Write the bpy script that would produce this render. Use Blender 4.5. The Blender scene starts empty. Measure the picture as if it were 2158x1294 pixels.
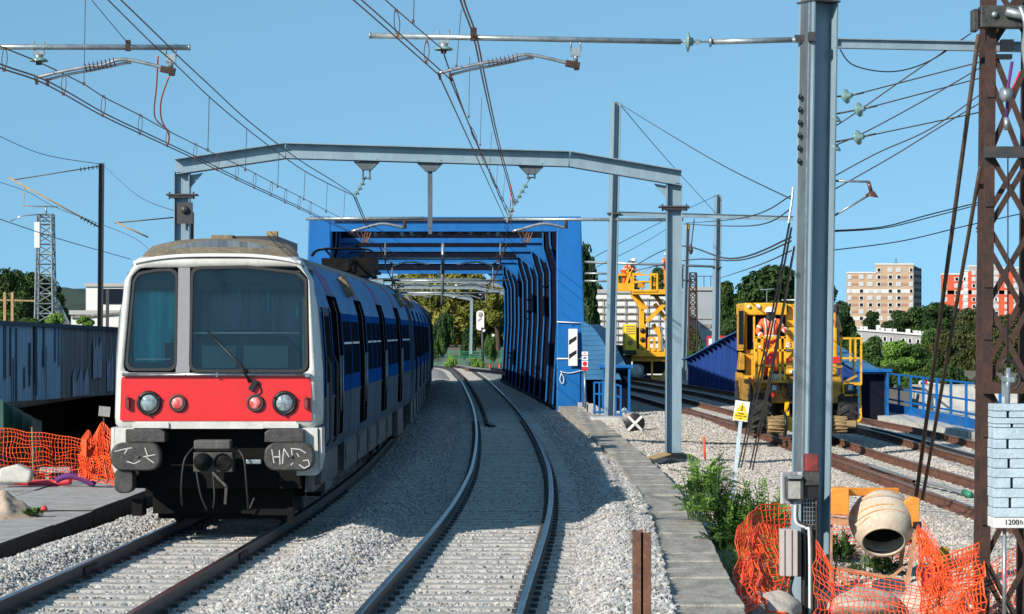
import bpy, bmesh, math, random
from mathutils import Vector, Matrix, Euler, noise
R = math.radians
rnd = random.Random(7)
sc = bpy.context.scene
col = sc.collection

# ------------------------------------------------------------------ camera, sky, sun, exposure
F, H, YH, CX = 5400.0, 2.64, 700.0, 1079.0       # focal length in photo pixels, eye height above the rails
def W(px, py, s):                                  # a surveyed point: direction + scale (pixels per metre there)
    return Vector(((px - CX) / s, F / s, H - (py - YH) / s))
cam_d = bpy.data.cameras.new('camera'); cam = bpy.data.objects.new('camera', cam_d); col.objects.link(cam)
cam.location = (0, 0, H); cam.rotation_euler = (R(90), 0, 0)
cam_d.sensor_fit = 'HORIZONTAL'; cam_d.sensor_width = 36; cam_d.lens = F / 2158 * 36
cam_d.shift_y = 53 / 2158; cam_d.clip_start = 0.5; cam_d.clip_end = 9000
sc.camera = cam
SUN_EL, SUN_AZ = R(28), R(47)                      # light travels right and away from the camera
L = Vector((math.cos(SUN_EL) * math.cos(SUN_AZ), math.cos(SUN_EL) * math.sin(SUN_AZ), -math.sin(SUN_EL)))
sun_d = bpy.data.lights.new('sun', 'SUN'); sun_d.energy = 5.0; sun_d.angle = R(0.5); sun_d.color = (1, .93, .83)
sun = bpy.data.objects.new('sun', sun_d); col.objects.link(sun)
sun.rotation_euler = L.to_track_quat('-Z', 'Y').to_euler(); sun.location = (-60, -60, 60)
wd = bpy.data.worlds.new('World'); sc.world = wd; wd.use_nodes = True
nt = wd.node_tree; bg = nt.nodes['Background']
sky = nt.nodes.new('ShaderNodeTexSky'); sky.sky_type = 'NISHITA'; sky.sun_disc = False
sky.sun_elevation = SUN_EL; sky.sun_rotation = math.atan2(-L.x, -L.y) % (2 * math.pi)
sky.altitude = 100; sky.air_density = 1.0; sky.dust_density = 0.3; sky.ozone_density = 1.2
tcw = nt.nodes.new('ShaderNodeTexCoord'); va = nt.nodes.new('ShaderNodeVectorMath'); va.operation = 'ADD'; va.inputs[1].default_value = (0, 0, .30)
vn = nt.nodes.new('ShaderNodeVectorMath'); vn.operation = 'NORMALIZE'
nt.links.new(tcw.outputs['Generated'], va.inputs[0]); nt.links.new(va.outputs[0], vn.inputs[0]); nt.links.new(vn.outputs[0], sky.inputs[0])
tint = nt.nodes.new('ShaderNodeMix'); tint.data_type = 'RGBA'; tint.blend_type = 'MULTIPLY'; tint.inputs[0].default_value = 1; tint.inputs[7].default_value = (.86, 1.17, 1.10, 1)
nt.links.new(sky.outputs[0], tint.inputs[6]); nt.links.new(tint.outputs[2], bg.inputs[0]); bg.inputs[1].default_value = 0.15
sc.view_settings.view_transform = 'Standard'; sc.view_settings.look = 'None'
sc.view_settings.exposure = 0.25; sc.view_settings.gamma = 1.0; sc.view_settings.use_curve_mapping = False
sc.cycles.max_bounces = 8; sc.cycles.transparent_max_bounces = 16; sc.cycles.caustics_reflective = False

# ------------------------------------------------------------------ materials
MATS = {}
def M(name, c, rough=.6, metal=0., c2=None, ns=4., lo=.42, hi=.62, bump=0., bs=30., stretch=(1, 1, 1), var=.12, spec=.5, c3=None, coat=0.):
    m = bpy.data.materials.new(name); m.use_nodes = True; MATS[name] = m
    nt = m.node_tree; N = nt.nodes.new; K = nt.links.new
    b = nt.nodes['Principled BSDF']
    b.inputs['Roughness'].default_value = rough; b.inputs['Metallic'].default_value = metal
    b.inputs['Specular IOR Level'].default_value = spec; b.inputs['Coat Weight'].default_value = coat
    tc = N('ShaderNodeTexCoord'); mp = N('ShaderNodeMapping'); mp.inputs['Scale'].default_value = stretch
    K(tc.outputs['Object'], mp.inputs['Vector'])
    def nz(scale, det=5, rough=.6):
        n = N('ShaderNodeTexNoise'); n.inputs['Scale'].default_value = scale; n.inputs['Detail'].default_value = det
        n.inputs['Roughness'].default_value = rough; K(mp.outputs[0], n.inputs['Vector']); return n
    def mix(a, bb, f, mode='MIX'):
        x = N('ShaderNodeMix'); x.data_type = 'RGBA'; x.blend_type = mode
        for sock, val in ((x.inputs[6], a), (x.inputs[7], bb), (x.inputs[0], f)):
            if isinstance(val, bpy.types.NodeSocket): K(val, sock)
            elif isinstance(val, (tuple, list)): sock.default_value = (*val, 1)
            else: sock.default_value = val
        return x.outputs[2]
    cur = c
    def ramp(src, lo, hi):
        r = N('ShaderNodeMapRange'); r.inputs[1].default_value = lo; r.inputs[2].default_value = hi; K(src, r.inputs[0]); return r.outputs[0]
    if c2: cur = mix(cur, c2, ramp(nz(ns).outputs[0], lo, hi))
    if c3: cur = mix(cur, c3, ramp(nz(ns * 4.3, 6, .7).outputs[0], .55, .72))
    if var:
        v = N('ShaderNodeMapRange'); v.inputs[1].default_value = .25; v.inputs[2].default_value = .75
        v.inputs[3].default_value = 1 - var; v.inputs[4].default_value = 1 + var
        K(nz(max(ns * 5, 6), 6, .7).outputs[0], v.inputs[0])
        vm = N('ShaderNodeVectorMath'); vm.operation = 'SCALE'
        if isinstance(cur, bpy.types.NodeSocket): K(cur, vm.inputs[0])
        else: vm.inputs[0].default_value = cur
        K(v.outputs[0], vm.inputs['Scale']); cur = vm.outputs[0]
    if isinstance(cur, bpy.types.NodeSocket): K(cur, b.inputs['Base Color'])
    else: b.inputs['Base Color'].default_value = (*cur, 1)
    if bump:
        bp = N('ShaderNodeBump'); bp.inputs['Strength'].default_value = bump; bp.inputs['Distance'].default_value = .02
        K(nz(bs, 6, .65).outputs[0], bp.inputs['Height']); K(bp.outputs[0], b.inputs['Normal'])
    return m

M('steel_paint', (.22, .305, .355), .45, 0, (.18, .255, .305), 2, stretch=(1, 1, .25), var=.10, bump=.1, bs=40)
M('steel_dark', (.035, .036, .04), .55, 0, (.06, .045, .035), 6)
M('galv', (.36, .40, .41), .38, .55, (.25, .28, .28), 8, var=.2)
M('alu', (.55, .55, .56), .3, .8, (.4, .38, .36), 10, var=.15)
M('rust', (.06, .027, .019), .8, 0, (.03, .017, .013), 5, c3=(.11, .04, .022), bump=.5, bs=60, var=.3)
M('rust_rail', (.17, .075, .045), .7, 0, (.10, .045, .03), 4, c3=(.24, .12, .07), bump=.3, bs=50, var=.25)
M('dark_rail', (.030, .024, .022), .6, 0, (.05, .035, .028), 5, bump=.2, bs=50, var=.3)
M('rail_head', (.20, .205, .215), .25, 1., (.10, .10, .10), 6, stretch=(1, .3, 1), var=.1)
M('rail_head_rust', (.30, .20, .15), .4, .5, (.18, .10, .07), 6, stretch=(1, .3, 1), var=.1)
M('copper', (.20, .09, .045), .5, .5, (.12, .07, .05), 3)
M('wire', (.10, .075, .055), .5, .4)
M('orange_cable', (.55, .12, .03), .5)
M('cable', (.015, .015, .016), .5)
M('rod_brown', (.09, .06, .04), .6, .2, (.05, .035, .028), 6)
M('glass_ins', (.18, .30, .28), .1, 0, var=0, spec=.8)
M('porcelain', (.12, .045, .03), .25, spec=.7)
M('blue', (.004, .13, .40), .42, 0, (.004, .11, .35), 1.2, stretch=(1, 1, .3), var=.07, bump=.05, bs=12, c3=(.005, .145, .42))
M('blue_deep', (.012, .055, .26), .5, 0, (.010, .045, .2), 2, stretch=(3, 3, .2), var=.15)
M('blue_top', (.05, .17, .30), .5, 0, (.04, .14, .26), 2, var=.15)
M('blue_shaded', (.006, .008, .018), .7, 0, (.010, .010, .018), 3, stretch=(2, 2, .2), spec=.05)  # near-black copy of the bridge blue, deep shade put into the colour
M('concrete', (.38, .37, .34), .85, 0, (.28, .27, .25), 3, c3=(.44, .42, .38), bump=.5, bs=30, var=.2)
M('concrete_pale', (.52, .50, .45), .85, 0, (.40, .39, .36), 2.5, bump=.4, bs=30, var=.15)
M('walk', (.37, .34, .285), .85, 0, (.24, .215, .175), 1.6, c3=(.46, .43, .36), bump=.6, bs=25, var=.22, stretch=(3, 1, 1))
M('sleeper', (.46, .435, .395), .85, 0, (.34, .32, .29), 6, bump=.6, bs=50, var=.25)
M('dirt', (.16, .13, .09), .95, 0, (.11, .095, .06), 1.2, c3=(.22, .19, .14), bump=.6, bs=10, var=.3)
M('ballast_bed', (.26, .25, .235), .95, 0, (.17, .165, .16), 5, c3=(.36, .34, .30), bump=1., bs=28, var=.35)
M('gravel_bed', (.33, .31, .275), .95, 0, (.23, .21, .18), 5, c3=(.42, .38, .32), bump=1., bs=28, var=.35)
M('sand', (.50, .39, .29), .95, 0, (.40, .30, .22), 6, bump=.6, bs=40, var=.2)
M('white', (.60, .59, .55), .4, 0, (.52, .50, .45), 3, c3=(.47, .43, .36), var=.09, coat=.1, bump=.04, bs=9)
M('white_plain', (.78, .77, .75), .5, var=.05)
M('sign_black', (.012, .012, .013), .45)
M('red', (.68, .016, .018), .4, 0, (.62, .018, .018), 3, var=.04, coat=.15)
M('red_dark', (.24, .03, .025), .6, 0, (.10, .025, .02), 9, var=.3)
M('red_pipe', (.55, .035, .05), .5)
M('black', (.010, .010, .011), .45, var=.2)
M('rubber', (.012, .012, .012), .55, var=.15)
M('under', (.0035, .0035, .0035), .8, 0, (.006, .0055, .005), 5, spec=.2)
M('skirt', (.09, .085, .08), .6, 0, (.05, .047, .043), 3, stretch=(1, 1, .4), var=.25, c3=(.13, .12, .11))
M('grime', (.055, .052, .047), .5, 0, (.028, .026, .024), 8, var=.3, c3=(.11, .10, .088), bump=.3, bs=40)
M('roof_grime', (.20, .155, .10), .75, 0, (.14, .115, .08), 4, c3=(.27, .23, .17), var=.3, bump=.3, bs=40)
M('roof_dark', (.05, .05, .052), .5, 0, (.035, .034, .034), 4, var=.25, stretch=(1, .3, 1))
M('grey_plastic', (.24, .24, .25), .45, var=.08)
M('side_grey', (.15, .18, .21), .5, 0, (.085, .105, .13), 3, stretch=(2, 2, .15), var=.22, c3=(.25, .27, .28), spec=.0)
M('side_blue', (.014, .10, .33), .5, 0, (.010, .06, .22), 3, stretch=(2, 2, .12), var=.22, spec=.0)
M('side_sky_sheen', (.05, .22, .46), .45, 0, (.03, .14, .34), 3, stretch=(2, 2, .15), var=.2, spec=.02)  # upper body side, sky reflection put into the colour as light blue
M('side_purple', (.11, .04, .19), .5, 0, (.12, .035, .12), 4, var=.2, spec=.1)
M('door_black', (.004, .0045, .005), .8, var=0, spec=.0)
M('curtain', (.09, .48, .52), .8, 0, (.06, .33, .38), 2.5, stretch=(4, 1, .4), var=.1)
M('cab_dark', (.035, .055, .058), .7)
M('cab_grey', (.16, .2, .2), .7)
M('cab_green', (.34, .40, .27), .6)
M('lens', (.34, .40, .43), .08, .2, (.16, .19, .21), 20, var=.1, spec=.8)
M('lens_red', (.65, .06, .06), .12, 0, (.75, .35, .33), 14, var=.1)
M('chrome', (.55, .52, .5), .25, 1., (.35, .3, .28), 8)
M('chalk', (.55, .53, .5), .95, var=.3)
M('yellow', (.80, .42, .012), .42, 0, (.70, .33, .012), 3, c3=(.55, .27, .03), var=.12)
M('yellow_dark', (.50, .26, .02), .5, 0, (.3, .16, .02), 4, var=.2)
M('yellow_bright', (.85, .60, .02), .45, var=.08)
M('mixer_orange', (.82, .30, .035), .5, 0, (.70, .24, .03), 6, c3=(.80, .46, .2), var=.12)
M('mixer_drum', (.58, .49, .38), .8, 0, (.50, .38, .27), 4, c3=(.66, .59, .5), var=.14, bump=.3, bs=25)
M('drum_inside', (.02, .021, .022), .8)
M('mixer_rusty', (.55, .26, .13), .7, 0, (.38, .17, .09), 6, c3=(.62, .42, .3), var=.2)
M('net', (.88, .115, .02), .55, 0, (.80, .085, .015), 4, var=.12)
M('hivis', (.90, .13, .025), .6, var=.1)
M('reflective', (.66, .66, .62), .35)
M('skin', (.42, .25, .18), .6, var=.05)
M('mask_dark', (.035, .03, .03), .6)
M('tyre', (.016, .016, .016), .8, 0, (.035, .033, .03), 12, bump=.4, bs=30)
M('window_dark', (.012, .018, .026), .3, var=0, spec=.0)
M('window_pale', (.52, .54, .55), .3, var=.1)
M('brick_beige', (.50, .36, .245), .85, 0, (.47, .33, .22), .2, var=.05)
M('brick_rose', (.42, .22, .15), .85, var=.05)
M('facade_white', (.66, .65, .62), .8, var=.06)
M('facade_red', (.62, .10, .045), .8, var=.06)
M('facade_grey', (.40, .39, .37), .85, 0, (.35, .34, .33), .2, var=.08)
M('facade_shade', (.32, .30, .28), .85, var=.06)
M('render_grey', (.40, .385, .375), .85, 0, (.34, .33, .325), .3, var=.05)
M('container_grey', (.34, .36, .38), .6, 0, (.29, .31, .33), .6, var=.06)
M('block_blue', (.46, .56, .62), .8, 0, (.37, .47, .53), 5, c3=(.55, .62, .65), var=.12, bump=.4, bs=40)
M('wall_blue', (.44, .55, .62), .75, 0, (.30, .40, .47), 3, stretch=(3, 3, .18), c3=(.05, .055, .065), var=.2)
M('wall_grey', (.30, .26, .23), .85, 0, (.11, .095, .085), 2.5, stretch=(4, 4, .15), c3=(.20, .17, .155), var=.3)
M('wall_pale', (.52, .50, .56), .85, 0, (.16, .155, .17), 4, stretch=(3, 3, .15), var=.25)
M('steel_mid', (.10, .125, .14), .5, 0, (.07, .08, .09), 3, stretch=(1, 1, .2), var=.2)
M('edge_dark', (.028, .024, .02), .95, 0, (.05, .043, .035), 5, bump=.6, bs=20, var=.3)
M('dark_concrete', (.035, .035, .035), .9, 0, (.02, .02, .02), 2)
M('green_fence', (.03, .20, .11), .5, var=.2)
M('green_sheet', (.03, .10, .075), .5, 0, (.02, .07, .055), 3, var=.15)
M('bark', (.07, .05, .035), .9, 0, (.04, .03, .02), 6, bump=.6, bs=20)
M('wood', (.38, .26, .12), .8, 0, (.28, .18, .08), 5, stretch=(1, 6, 1), var=.2)
M('tarp_white', (.62, .63, .64), .5, var=.1)
M('cabinet', (.52, .45, .42), .55, 0, (.45, .38, .35), 3, stretch=(1, 1, .3), var=.1)
M('rock', (.50, .45, .38), .9, 0, (.38, .34, .29), 4, c3=(.6, .55, .48), bump=.7, bs=18, var=.2)

def leaf_mat(name, a, b, c):
    m = bpy.data.materials.new(name); m.use_nodes = True; MATS[name] = m
    nt = m.node_tree; N = nt.nodes.new; K = nt.links.new
    p = nt.nodes['Principled BSDF']; p.inputs['Roughness'].default_value = .55; p.inputs['Specular IOR Level'].default_value = .25
    g = N('ShaderNodeNewGeometry'); oi = N('ShaderNodeObjectInfo'); tc = N('ShaderNodeTexCoord')
    n = N('ShaderNodeTexNoise'); n.inputs['Scale'].default_value = .45; n.inputs['Detail'].default_value = 4; K(g.outputs['Position'], n.inputs['Vector'])
    ad = N('ShaderNodeMath'); ad.operation = 'MULTIPLY_ADD'; K(g.outputs['Random Per Island'], ad.inputs[0]); ad.inputs[1].default_value = .45
    mr = N('ShaderNodeMapRange'); mr.inputs[1].default_value = .3; mr.inputs[2].default_value = .7; mr.inputs[4].default_value = .6
    K(n.outputs[0], mr.inputs[0]); K(mr.outputs[0], ad.inputs[2])
    r = N('ShaderNodeValToRGB'); r.color_ramp.elements[0].color = (*a, 1); r.color_ramp.elements[1].color = (*c, 1)
    e = r.color_ramp.elements.new(.5); e.color = (*b, 1)
    K(ad.outputs[0], r.inputs[0]); K(r.outputs[0], p.inputs['Base Color'])
    tr = N('ShaderNodeBsdfTranslucent'); K(r.outputs[0], tr.inputs[0])
    mx = N('ShaderNodeMixShader'); mx.inputs[0].default_value = .18
    K(p.outputs[0], mx.inputs[1]); K(tr.outputs[0], mx.inputs[2]); K(mx.outputs[0], nt.nodes['Material Output'].inputs[0])
leaf_mat('leaf_dark', (.015, .038, .011), (.034, .072, .018), (.075, .125, .035))
leaf_mat('leaf_mid', (.026, .062, .014), (.06, .125, .027), (.12, .20, .05))
leaf_mat('leaf_yellow', (.07, .085, .016), (.17, .18, .03), (.32, .28, .05))
leaf_mat('leaf_brown', (.022, .042, .012), (.055, .078, .022), (.13, .10, .035))
leaf_mat('leaf_fresh', (.07, .16, .025), (.17, .31, .055), (.30, .45, .10))

def stone_mat(name, cols):
    m = bpy.data.materials.new(name); m.use_nodes = True; MATS[name] = m
    nt = m.node_tree; N = nt.nodes.new; K = nt.links.new
    p = nt.nodes['Principled BSDF']; p.inputs['Roughness'].default_value = .9
    oi = N('ShaderNodeObjectInfo'); r = N('ShaderNodeValToRGB'); r.color_ramp.interpolation = 'LINEAR'
    els = r.color_ramp.elements
    for i, c in enumerate(cols):
        t = i / (len(cols) - 1)
        e = els[0] if i == 0 else els[-1] if i == len(cols) - 1 else els.new(t)
        e.position = t; e.color = (*c, 1)
    K(oi.outputs['Random'], r.inputs[0]); K(r.outputs[0], p.inputs['Base Color'])
stone_mat('stones_grey', [(.16, .16, .165), (.30, .30, .30), (.38, .375, .36), (.46, .445, .42), (.52, .50, .47), (.36, .30, .24), (.30, .31, .33)])
stone_mat('stones_warm', [(.20, .19, .18), (.34, .32, .29), (.44, .41, .37), (.52, .48, .42), (.56, .53, .48), (.42, .31, .21), (.34, .34, .34)])

def glass_mat(name, tint, gl=.16):
    m = bpy.data.materials.new(name); m.use_nodes = True; MATS[name] = m
    nt = m.node_tree; N = nt.nodes.new; K = nt.links.new
    nt.nodes.remove(nt.nodes['Principled BSDF'])
    t = N('ShaderNodeBsdfTransparent'); t.inputs[0].default_value = (*tint, 1)
    g = N('ShaderNodeBsdfGlossy'); g.inputs['Roughness'].default_value = .03; g.inputs[0].default_value = (.9, .95, 1, 1)
    lw = N('ShaderNodeFresnel'); lw.inputs[0].default_value = 1.5
    mx = N('ShaderNodeMixShader')
    ma = N('ShaderNodeMath'); ma.operation = 'MULTIPLY_ADD'; ma.inputs[1].default_value = 1.0; ma.inputs[2].default_value = gl - .04
    K(lw.outputs[0], ma.inputs[0]); K(ma.outputs[0], mx.inputs[0])
    K(t.outputs[0], mx.inputs[1]); K(g.outputs[0], mx.inputs[2]); K(mx.outputs[0], nt.nodes['Material Output'].inputs[0])
glass_mat('glass', (.82, .98, .98), .05)

# ------------------------------------------------------------------ mesh builder
class MB:
    def __init__(s, T=None): s.v = []; s.f = []; s.mi = []; s.sm = []; s.cur = 0; s.T = T; s.smooth = False
    def add(s, vs, fs):
        o = len(s.v)
        s.v += [tuple(s.T @ Vector(v)) if s.T is not None and not callable(s.T) else tuple(s.T(Vector(v))) if s.T else tuple(v) for v in vs]
        s.f += [tuple(i + o for i in f) for f in fs]; s.mi += [s.cur] * len(fs); s.sm += [s.smooth] * len(fs); return s
    def bx(s, x0, x1, y0, y1, z0, z1):
        return s.add([(x0, y0, z0), (x1, y0, z0), (x1, y1, z0), (x0, y1, z0), (x0, y0, z1), (x1, y0, z1), (x1, y1, z1), (x0, y1, z1)],
                     [(0, 3, 2, 1), (4, 5, 6, 7), (0, 1, 5, 4), (1, 2, 6, 5), (2, 3, 7, 6), (3, 0, 4, 7)])
    def box(s, c, size, rot=(0, 0, 0)):
        m = Matrix.Translation(c) @ Euler(rot).to_matrix().to_4x4()
        x, y, z = size[0] / 2, size[1] / 2, size[2] / 2
        vs = [m @ Vector(p) for p in [(-x, -y, -z), (x, -y, -z), (x, y, -z), (-x, y, -z), (-x, -y, z), (x, -y, z), (x, y, z), (-x, y, z)]]
        return s.add(vs, [(0, 3, 2, 1), (4, 5, 6, 7), (0, 1, 5, 4), (1, 2, 6, 5), (2, 3, 7, 6), (3, 0, 4, 7)])
    def frame(s, p, q, up=(0, 0, 1)):
        d = (Vector(q) - Vector(p)).normalized(); u = Vector(up)
        if abs(d.dot(u)) > .97: u = Vector((0, 1, 0)) if abs(d.y) < .9 else Vector((1, 0, 0))
        a = d.cross(u).normalized(); b = a.cross(d).normalized(); return d, a, b
    def section(s, p, q, poly, up=(0, 0, 1), rot=0.):        # extrude a closed 2-D section from p to q
        p, q = Vector(p), Vector(q); d, a, b = s.frame(p, q, up)
        if rot: a, b = a * math.cos(rot) + b * math.sin(rot), b * math.cos(rot) - a * math.sin(rot)
        n = len(poly); vs = [p + a * x + b * y for x, y in poly] + [q + a * x + b * y for x, y in poly]
        fs = [(i, (i + 1) % n, n + (i + 1) % n, n + i) for i in range(n)] + [tuple(range(n))[::-1], tuple(range(n, 2 * n))]
        return s.add(vs, fs)
    def bar(s, p, q, w, h=None, up=(0, 0, 1), rot=0.):
        h = h or w; return s.section(p, q, [(-w / 2, -h / 2), (w / 2, -h / 2), (w / 2, h / 2), (-w / 2, h / 2)], up, rot)
    def ibeam(s, p, q, w, h, t=.02, up=(0, 0, 1), rot=0.):
        x, y, k = w / 2, h / 2, t / 2
        return s.section(p, q, [(-x, -y), (x, -y), (x, -y + t), (k, -y + t), (k, y - t), (x, y - t), (x, y), (-x, y), (-x, y - t), (-k, y - t), (-k, -y + t), (-x, -y + t)], up, rot)
    def angle(s, p, q, w, t=.012, up=(0, 0, 1), rot=0.):
        return s.section(p, q, [(0, 0), (w, 0), (w, t), (t, t), (t, w), (0, w)], up, rot)
    def tube(s, pts, r, n=6, caps=True):
        pts = [Vector(p) for p in pts]; N = len(pts); vs = []; fs = []
        d = (pts[1] - pts[0]).normalized(); u = Vector((0, 0, 1)) if abs(d.z) < .9 else Vector((1, 0, 0))
        a = d.cross(u).normalized()
        for i, p in enumerate(pts):
            d = (pts[min(i + 1, N - 1)] - pts[max(i - 1, 0)])
            d = d.normalized() if d.length > 1e-9 else Vector((0, 0, 1))
            a = (a - d * a.dot(d)).normalized(); b = d.cross(a)
            rr = r[i] if isinstance(r, (list, tuple)) else r
            vs += [p + (a * math.cos(2 * math.pi * k / n) + b * math.sin(2 * math.pi * k / n)) * rr for k in range(n)]
        for i in range(N - 1):
            fs += [(i * n + k, i * n + (k + 1) % n, (i + 1) * n + (k + 1) % n, (i + 1) * n + k) for k in range(n)]
        if caps: fs += [tuple(range(n))[::-1], tuple(range((N - 1) * n, N * n))]
        old = s.smooth; s.smooth = n > 5; s.add(vs, fs); s.smooth = old; return s
    def lathe(s, prof, c, axis=(0, 0, 1), n=16, up=(0, 0, 1), closed=False):
        c = Vector(c); d = Vector(axis).normalized(); u = Vector(up)
        if abs(d.dot(u)) > .95: u = Vector((1, 0, 0))
        a = d.cross(u).normalized(); b = d.cross(a); vs = []; fs = []
        for r, z in prof:
            vs += [c + d * z + (a * math.cos(2 * math.pi * k / n) + b * math.sin(2 * math.pi * k / n)) * r for k in range(n)]
        for i in range(len(prof) - 1):
            fs += [(i * n + k, i * n + (k + 1) % n, (i + 1) * n + (k + 1) % n, (i + 1) * n + k) for k in range(n)]
        if not closed: fs += [tuple(range(n))[::-1], tuple(range((len(prof) - 1) * n, len(prof) * n))]
        old = s.smooth; s.smooth = True; s.add(vs, fs); s.smooth = old; return s
    def prism(s, poly, o, au, av, an):                        # polygon in (au, av) plane extruded by vector an
        o, au, av, an = Vector(o), Vector(au), Vector(av), Vector(an); n = len(poly)
        vs = [o + au * x + av * y for x, y in poly]; vs += [v + an for v in vs]
        return s.add(vs, [tuple(range(n))[::-1], tuple(range(n, 2 * n))] + [(i, (i + 1) % n, n + (i + 1) % n, n + i) for i in range(n)])
    def ball(s, c, r, n=10, m=7, sq=(1, 1, 1)):
        return s.add([Vector(c) + Vector((r * sq[0] * math.sin(math.pi * i / m) * math.cos(2 * math.pi * k / n), r * sq[1] * math.sin(math.pi * i / m) * math.sin(2 * math.pi * k / n), r * sq[2] * math.cos(math.pi * i / m))) for i in range(m + 1) for k in range(n)],
                     [(i * n + k, (i + 1) * n + k, (i + 1) * n + (k + 1) % n, i * n + (k + 1) % n) for i in range(m) for k in range(n)])
    def grid(s, rows):                                        # rows of points
        n = len(rows[0]); vs = [p for r in rows for p in r]
        return s.add(vs, [(i * n + k, i * n + k + 1, (i + 1) * n + k + 1, (i + 1) * n + k) for i in range(len(rows) - 1) for k in range(n - 1)])
    def build(s, name, mats, parent=None, bevel=0., seg=2):
        me = bpy.data.meshes.new(name); o = bpy.data.objects.new(name, me); col.objects.link(o)
        off = wloc(parent) if parent else Vector((0, 0, 0))
        me.from_pydata([tuple(Vector(v) - off) for v in s.v], [], s.f)
        for m in (mats if isinstance(mats, (list, tuple)) else [mats]): me.materials.append(MATS[m])
        me.polygons.foreach_set('material_index', s.mi); me.polygons.foreach_set('use_smooth', s.sm)
        me.update()
        if parent: o.parent = parent
        if bevel:
            b = o.modifiers.new('bevel', 'BEVEL'); b.width = bevel; b.segments = seg; b.limit_method = 'ANGLE'; b.angle_limit = R(40)
        return o
def wloc(o):
    v = Vector((0, 0, 0))
    while o: v = v + o.location; o = o.parent
    return v
def tag(o, label, cat=None, group=None, kind=None):
    if label: o['label'] = label
    if cat: o['category'] = cat
    if group: o['group'] = group
    if kind: o['kind'] = kind
    return o
def thing(name, loc, label, cat, group=None):
    o = bpy.data.objects.new(name, None); col.objects.link(o); o.location = loc; o.empty_display_size = .2
    return tag(o, label, cat, group)
def structure(o): o['kind'] = 'structure'; return o
def copy_tree(o, parent=None):
    c = o.copy(); col.objects.link(c)
    if parent: c.parent = parent
    for ch in list(o.children): copy_tree(ch, c)
    return c
def text_part(body, size, name, mat, parent, origin, au, av, off):   # flat lettering laid on a surface
    cu = bpy.data.curves.new(name, 'FONT'); cu.body = body; cu.size = size; cu.align_x = 'CENTER'; cu.align_y = 'CENTER'; cu.extrude = .0015
    t = bpy.data.objects.new(name, cu); col.objects.link(t)
    dg = bpy.context.evaluated_depsgraph_get(); me = bpy.data.meshes.new_from_object(t.evaluated_get(dg))
    bpy.data.objects.remove(t)
    au, av = Vector(au).normalized(), Vector(av).normalized(); an = au.cross(av)
    o0 = Vector(origin) - wloc(parent) + an * off
    for v in me.vertices: v.co = o0 + au * v.co.x + av * v.co.y + an * v.co.z
    me.materials.clear(); me.materials.append(MATS[mat])
    o = bpy.data.objects.new(name, me); col.objects.link(o); o.parent = parent; return o
def curve_pts(ps, n=8):                                       # Catmull-Rom through points
    ps = [Vector(p) for p in ps]; out = []
    for i in range(len(ps) - 1):
        p0, p1, p2, p3 = ps[max(i - 1, 0)], ps[i], ps[i + 1], ps[min(i + 2, len(ps) - 1)]
        for k in range(n):
            t = k / n
            out.append(.5 * ((2 * p1) + (p2 - p0) * t + (2 * p0 - 5 * p1 + 4 * p2 - p3) * t * t + (3 * p1 - p0 - 3 * p2 + p3) * t ** 3))
    out.append(ps[-1]); return out
def interp(tab, x):
    if x <= tab[0][0]: return tab[0][1] + (x - tab[0][0]) * (tab[1][1] - tab[0][1]) / (tab[1][0] - tab[0][0])
    if x >= tab[-1][0]: return tab[-1][1] + (x - tab[-1][0]) * (tab[-1][1] - tab[-2][1]) / (tab[-1][0] - tab[-2][0])
    def sl(i):
        if i == 0: return (tab[1][1] - tab[0][1]) / (tab[1][0] - tab[0][0])
        if i == len(tab) - 1: return (tab[-1][1] - tab[-2][1]) / (tab[-1][0] - tab[-2][0])
        return (tab[i + 1][1] - tab[i - 1][1]) / (tab[i + 1][0] - tab[i - 1][0])
    for i in range(len(tab) - 1):
        x0, y0 = tab[i]; x1, y1 = tab[i + 1]
        if x <= x1:
            h = x1 - x0; t = (x - x0) / h; a, b = sl(i) * h, sl(i + 1) * h
            return y0 * (2 * t ** 3 - 3 * t * t + 1) + a * (t ** 3 - 2 * t * t + t) + y1 * (3 * t * t - 2 * t ** 3) + b * (t ** 3 - t * t)
def smooth(a, b, x): t = min(max((x - a) / (b - a), 0), 1); return t * t * (3 - 2 * t)
def lerp(a, b, t): return a + (b - a) * t
# ------------------------------------------------------------------ alignment of the tracks
C0 = [(15, -1.02), (24, -.695), (37.5, -.208), (47.5, -.045), (54.8, -.05), (64.2, -.134), (75, -.30), (90.8, -.63), (114, -1.26), (141.5, -2.09), (169, -3.1), (187, -3.85), (203, -5.2), (216, -7.6), (228, -11.5), (240, -17)]
A0 = [(20, 7.5), (39, 7.35), (57, 7.0), (67, 6.55), (81, 5.95), (94, 5.35), (104, 4.65), (112, 3.75), (123, 2.3), (140, -.6), (160, -5)]
ZR0 = [(20, -.12), (57, -.12), (67, .02), (81, .04), (94, .08), (104, .16), (114, .26), (123, .36), (140, .5), (160, .6)]
cR = lambda d: interp(C0, d)
cL = lambda d: interp(C0, d) - 3.66
tA = lambda d: interp(A0, d) + .75
tB = lambda d: interp(A0, d) + 3.85
zR = lambda d: interp(ZR0, d)
def nv(f, d):                                       # unit normal (to the right) of a track at distance d
    s = (f(d + .5) - f(d - .5)); n = Vector((1, -s, 0)); return n.normalized()
def tp(f, d, u=0., z=0.): p = Vector((f(d), d, z)) + nv(f, d) * u; return p
def fr(a, b, step0, k):                             # distances from a to b with growing step
    out = [a]
    while out[-1] < b: out.append(min(b, out[-1] + step0 + k * (out[-1] - a)))
    return out
def nz(x, y, sc_=1., seed=0.): return noise.noise(Vector((x * sc_ + seed, y * sc_ - seed, seed)))

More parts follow.
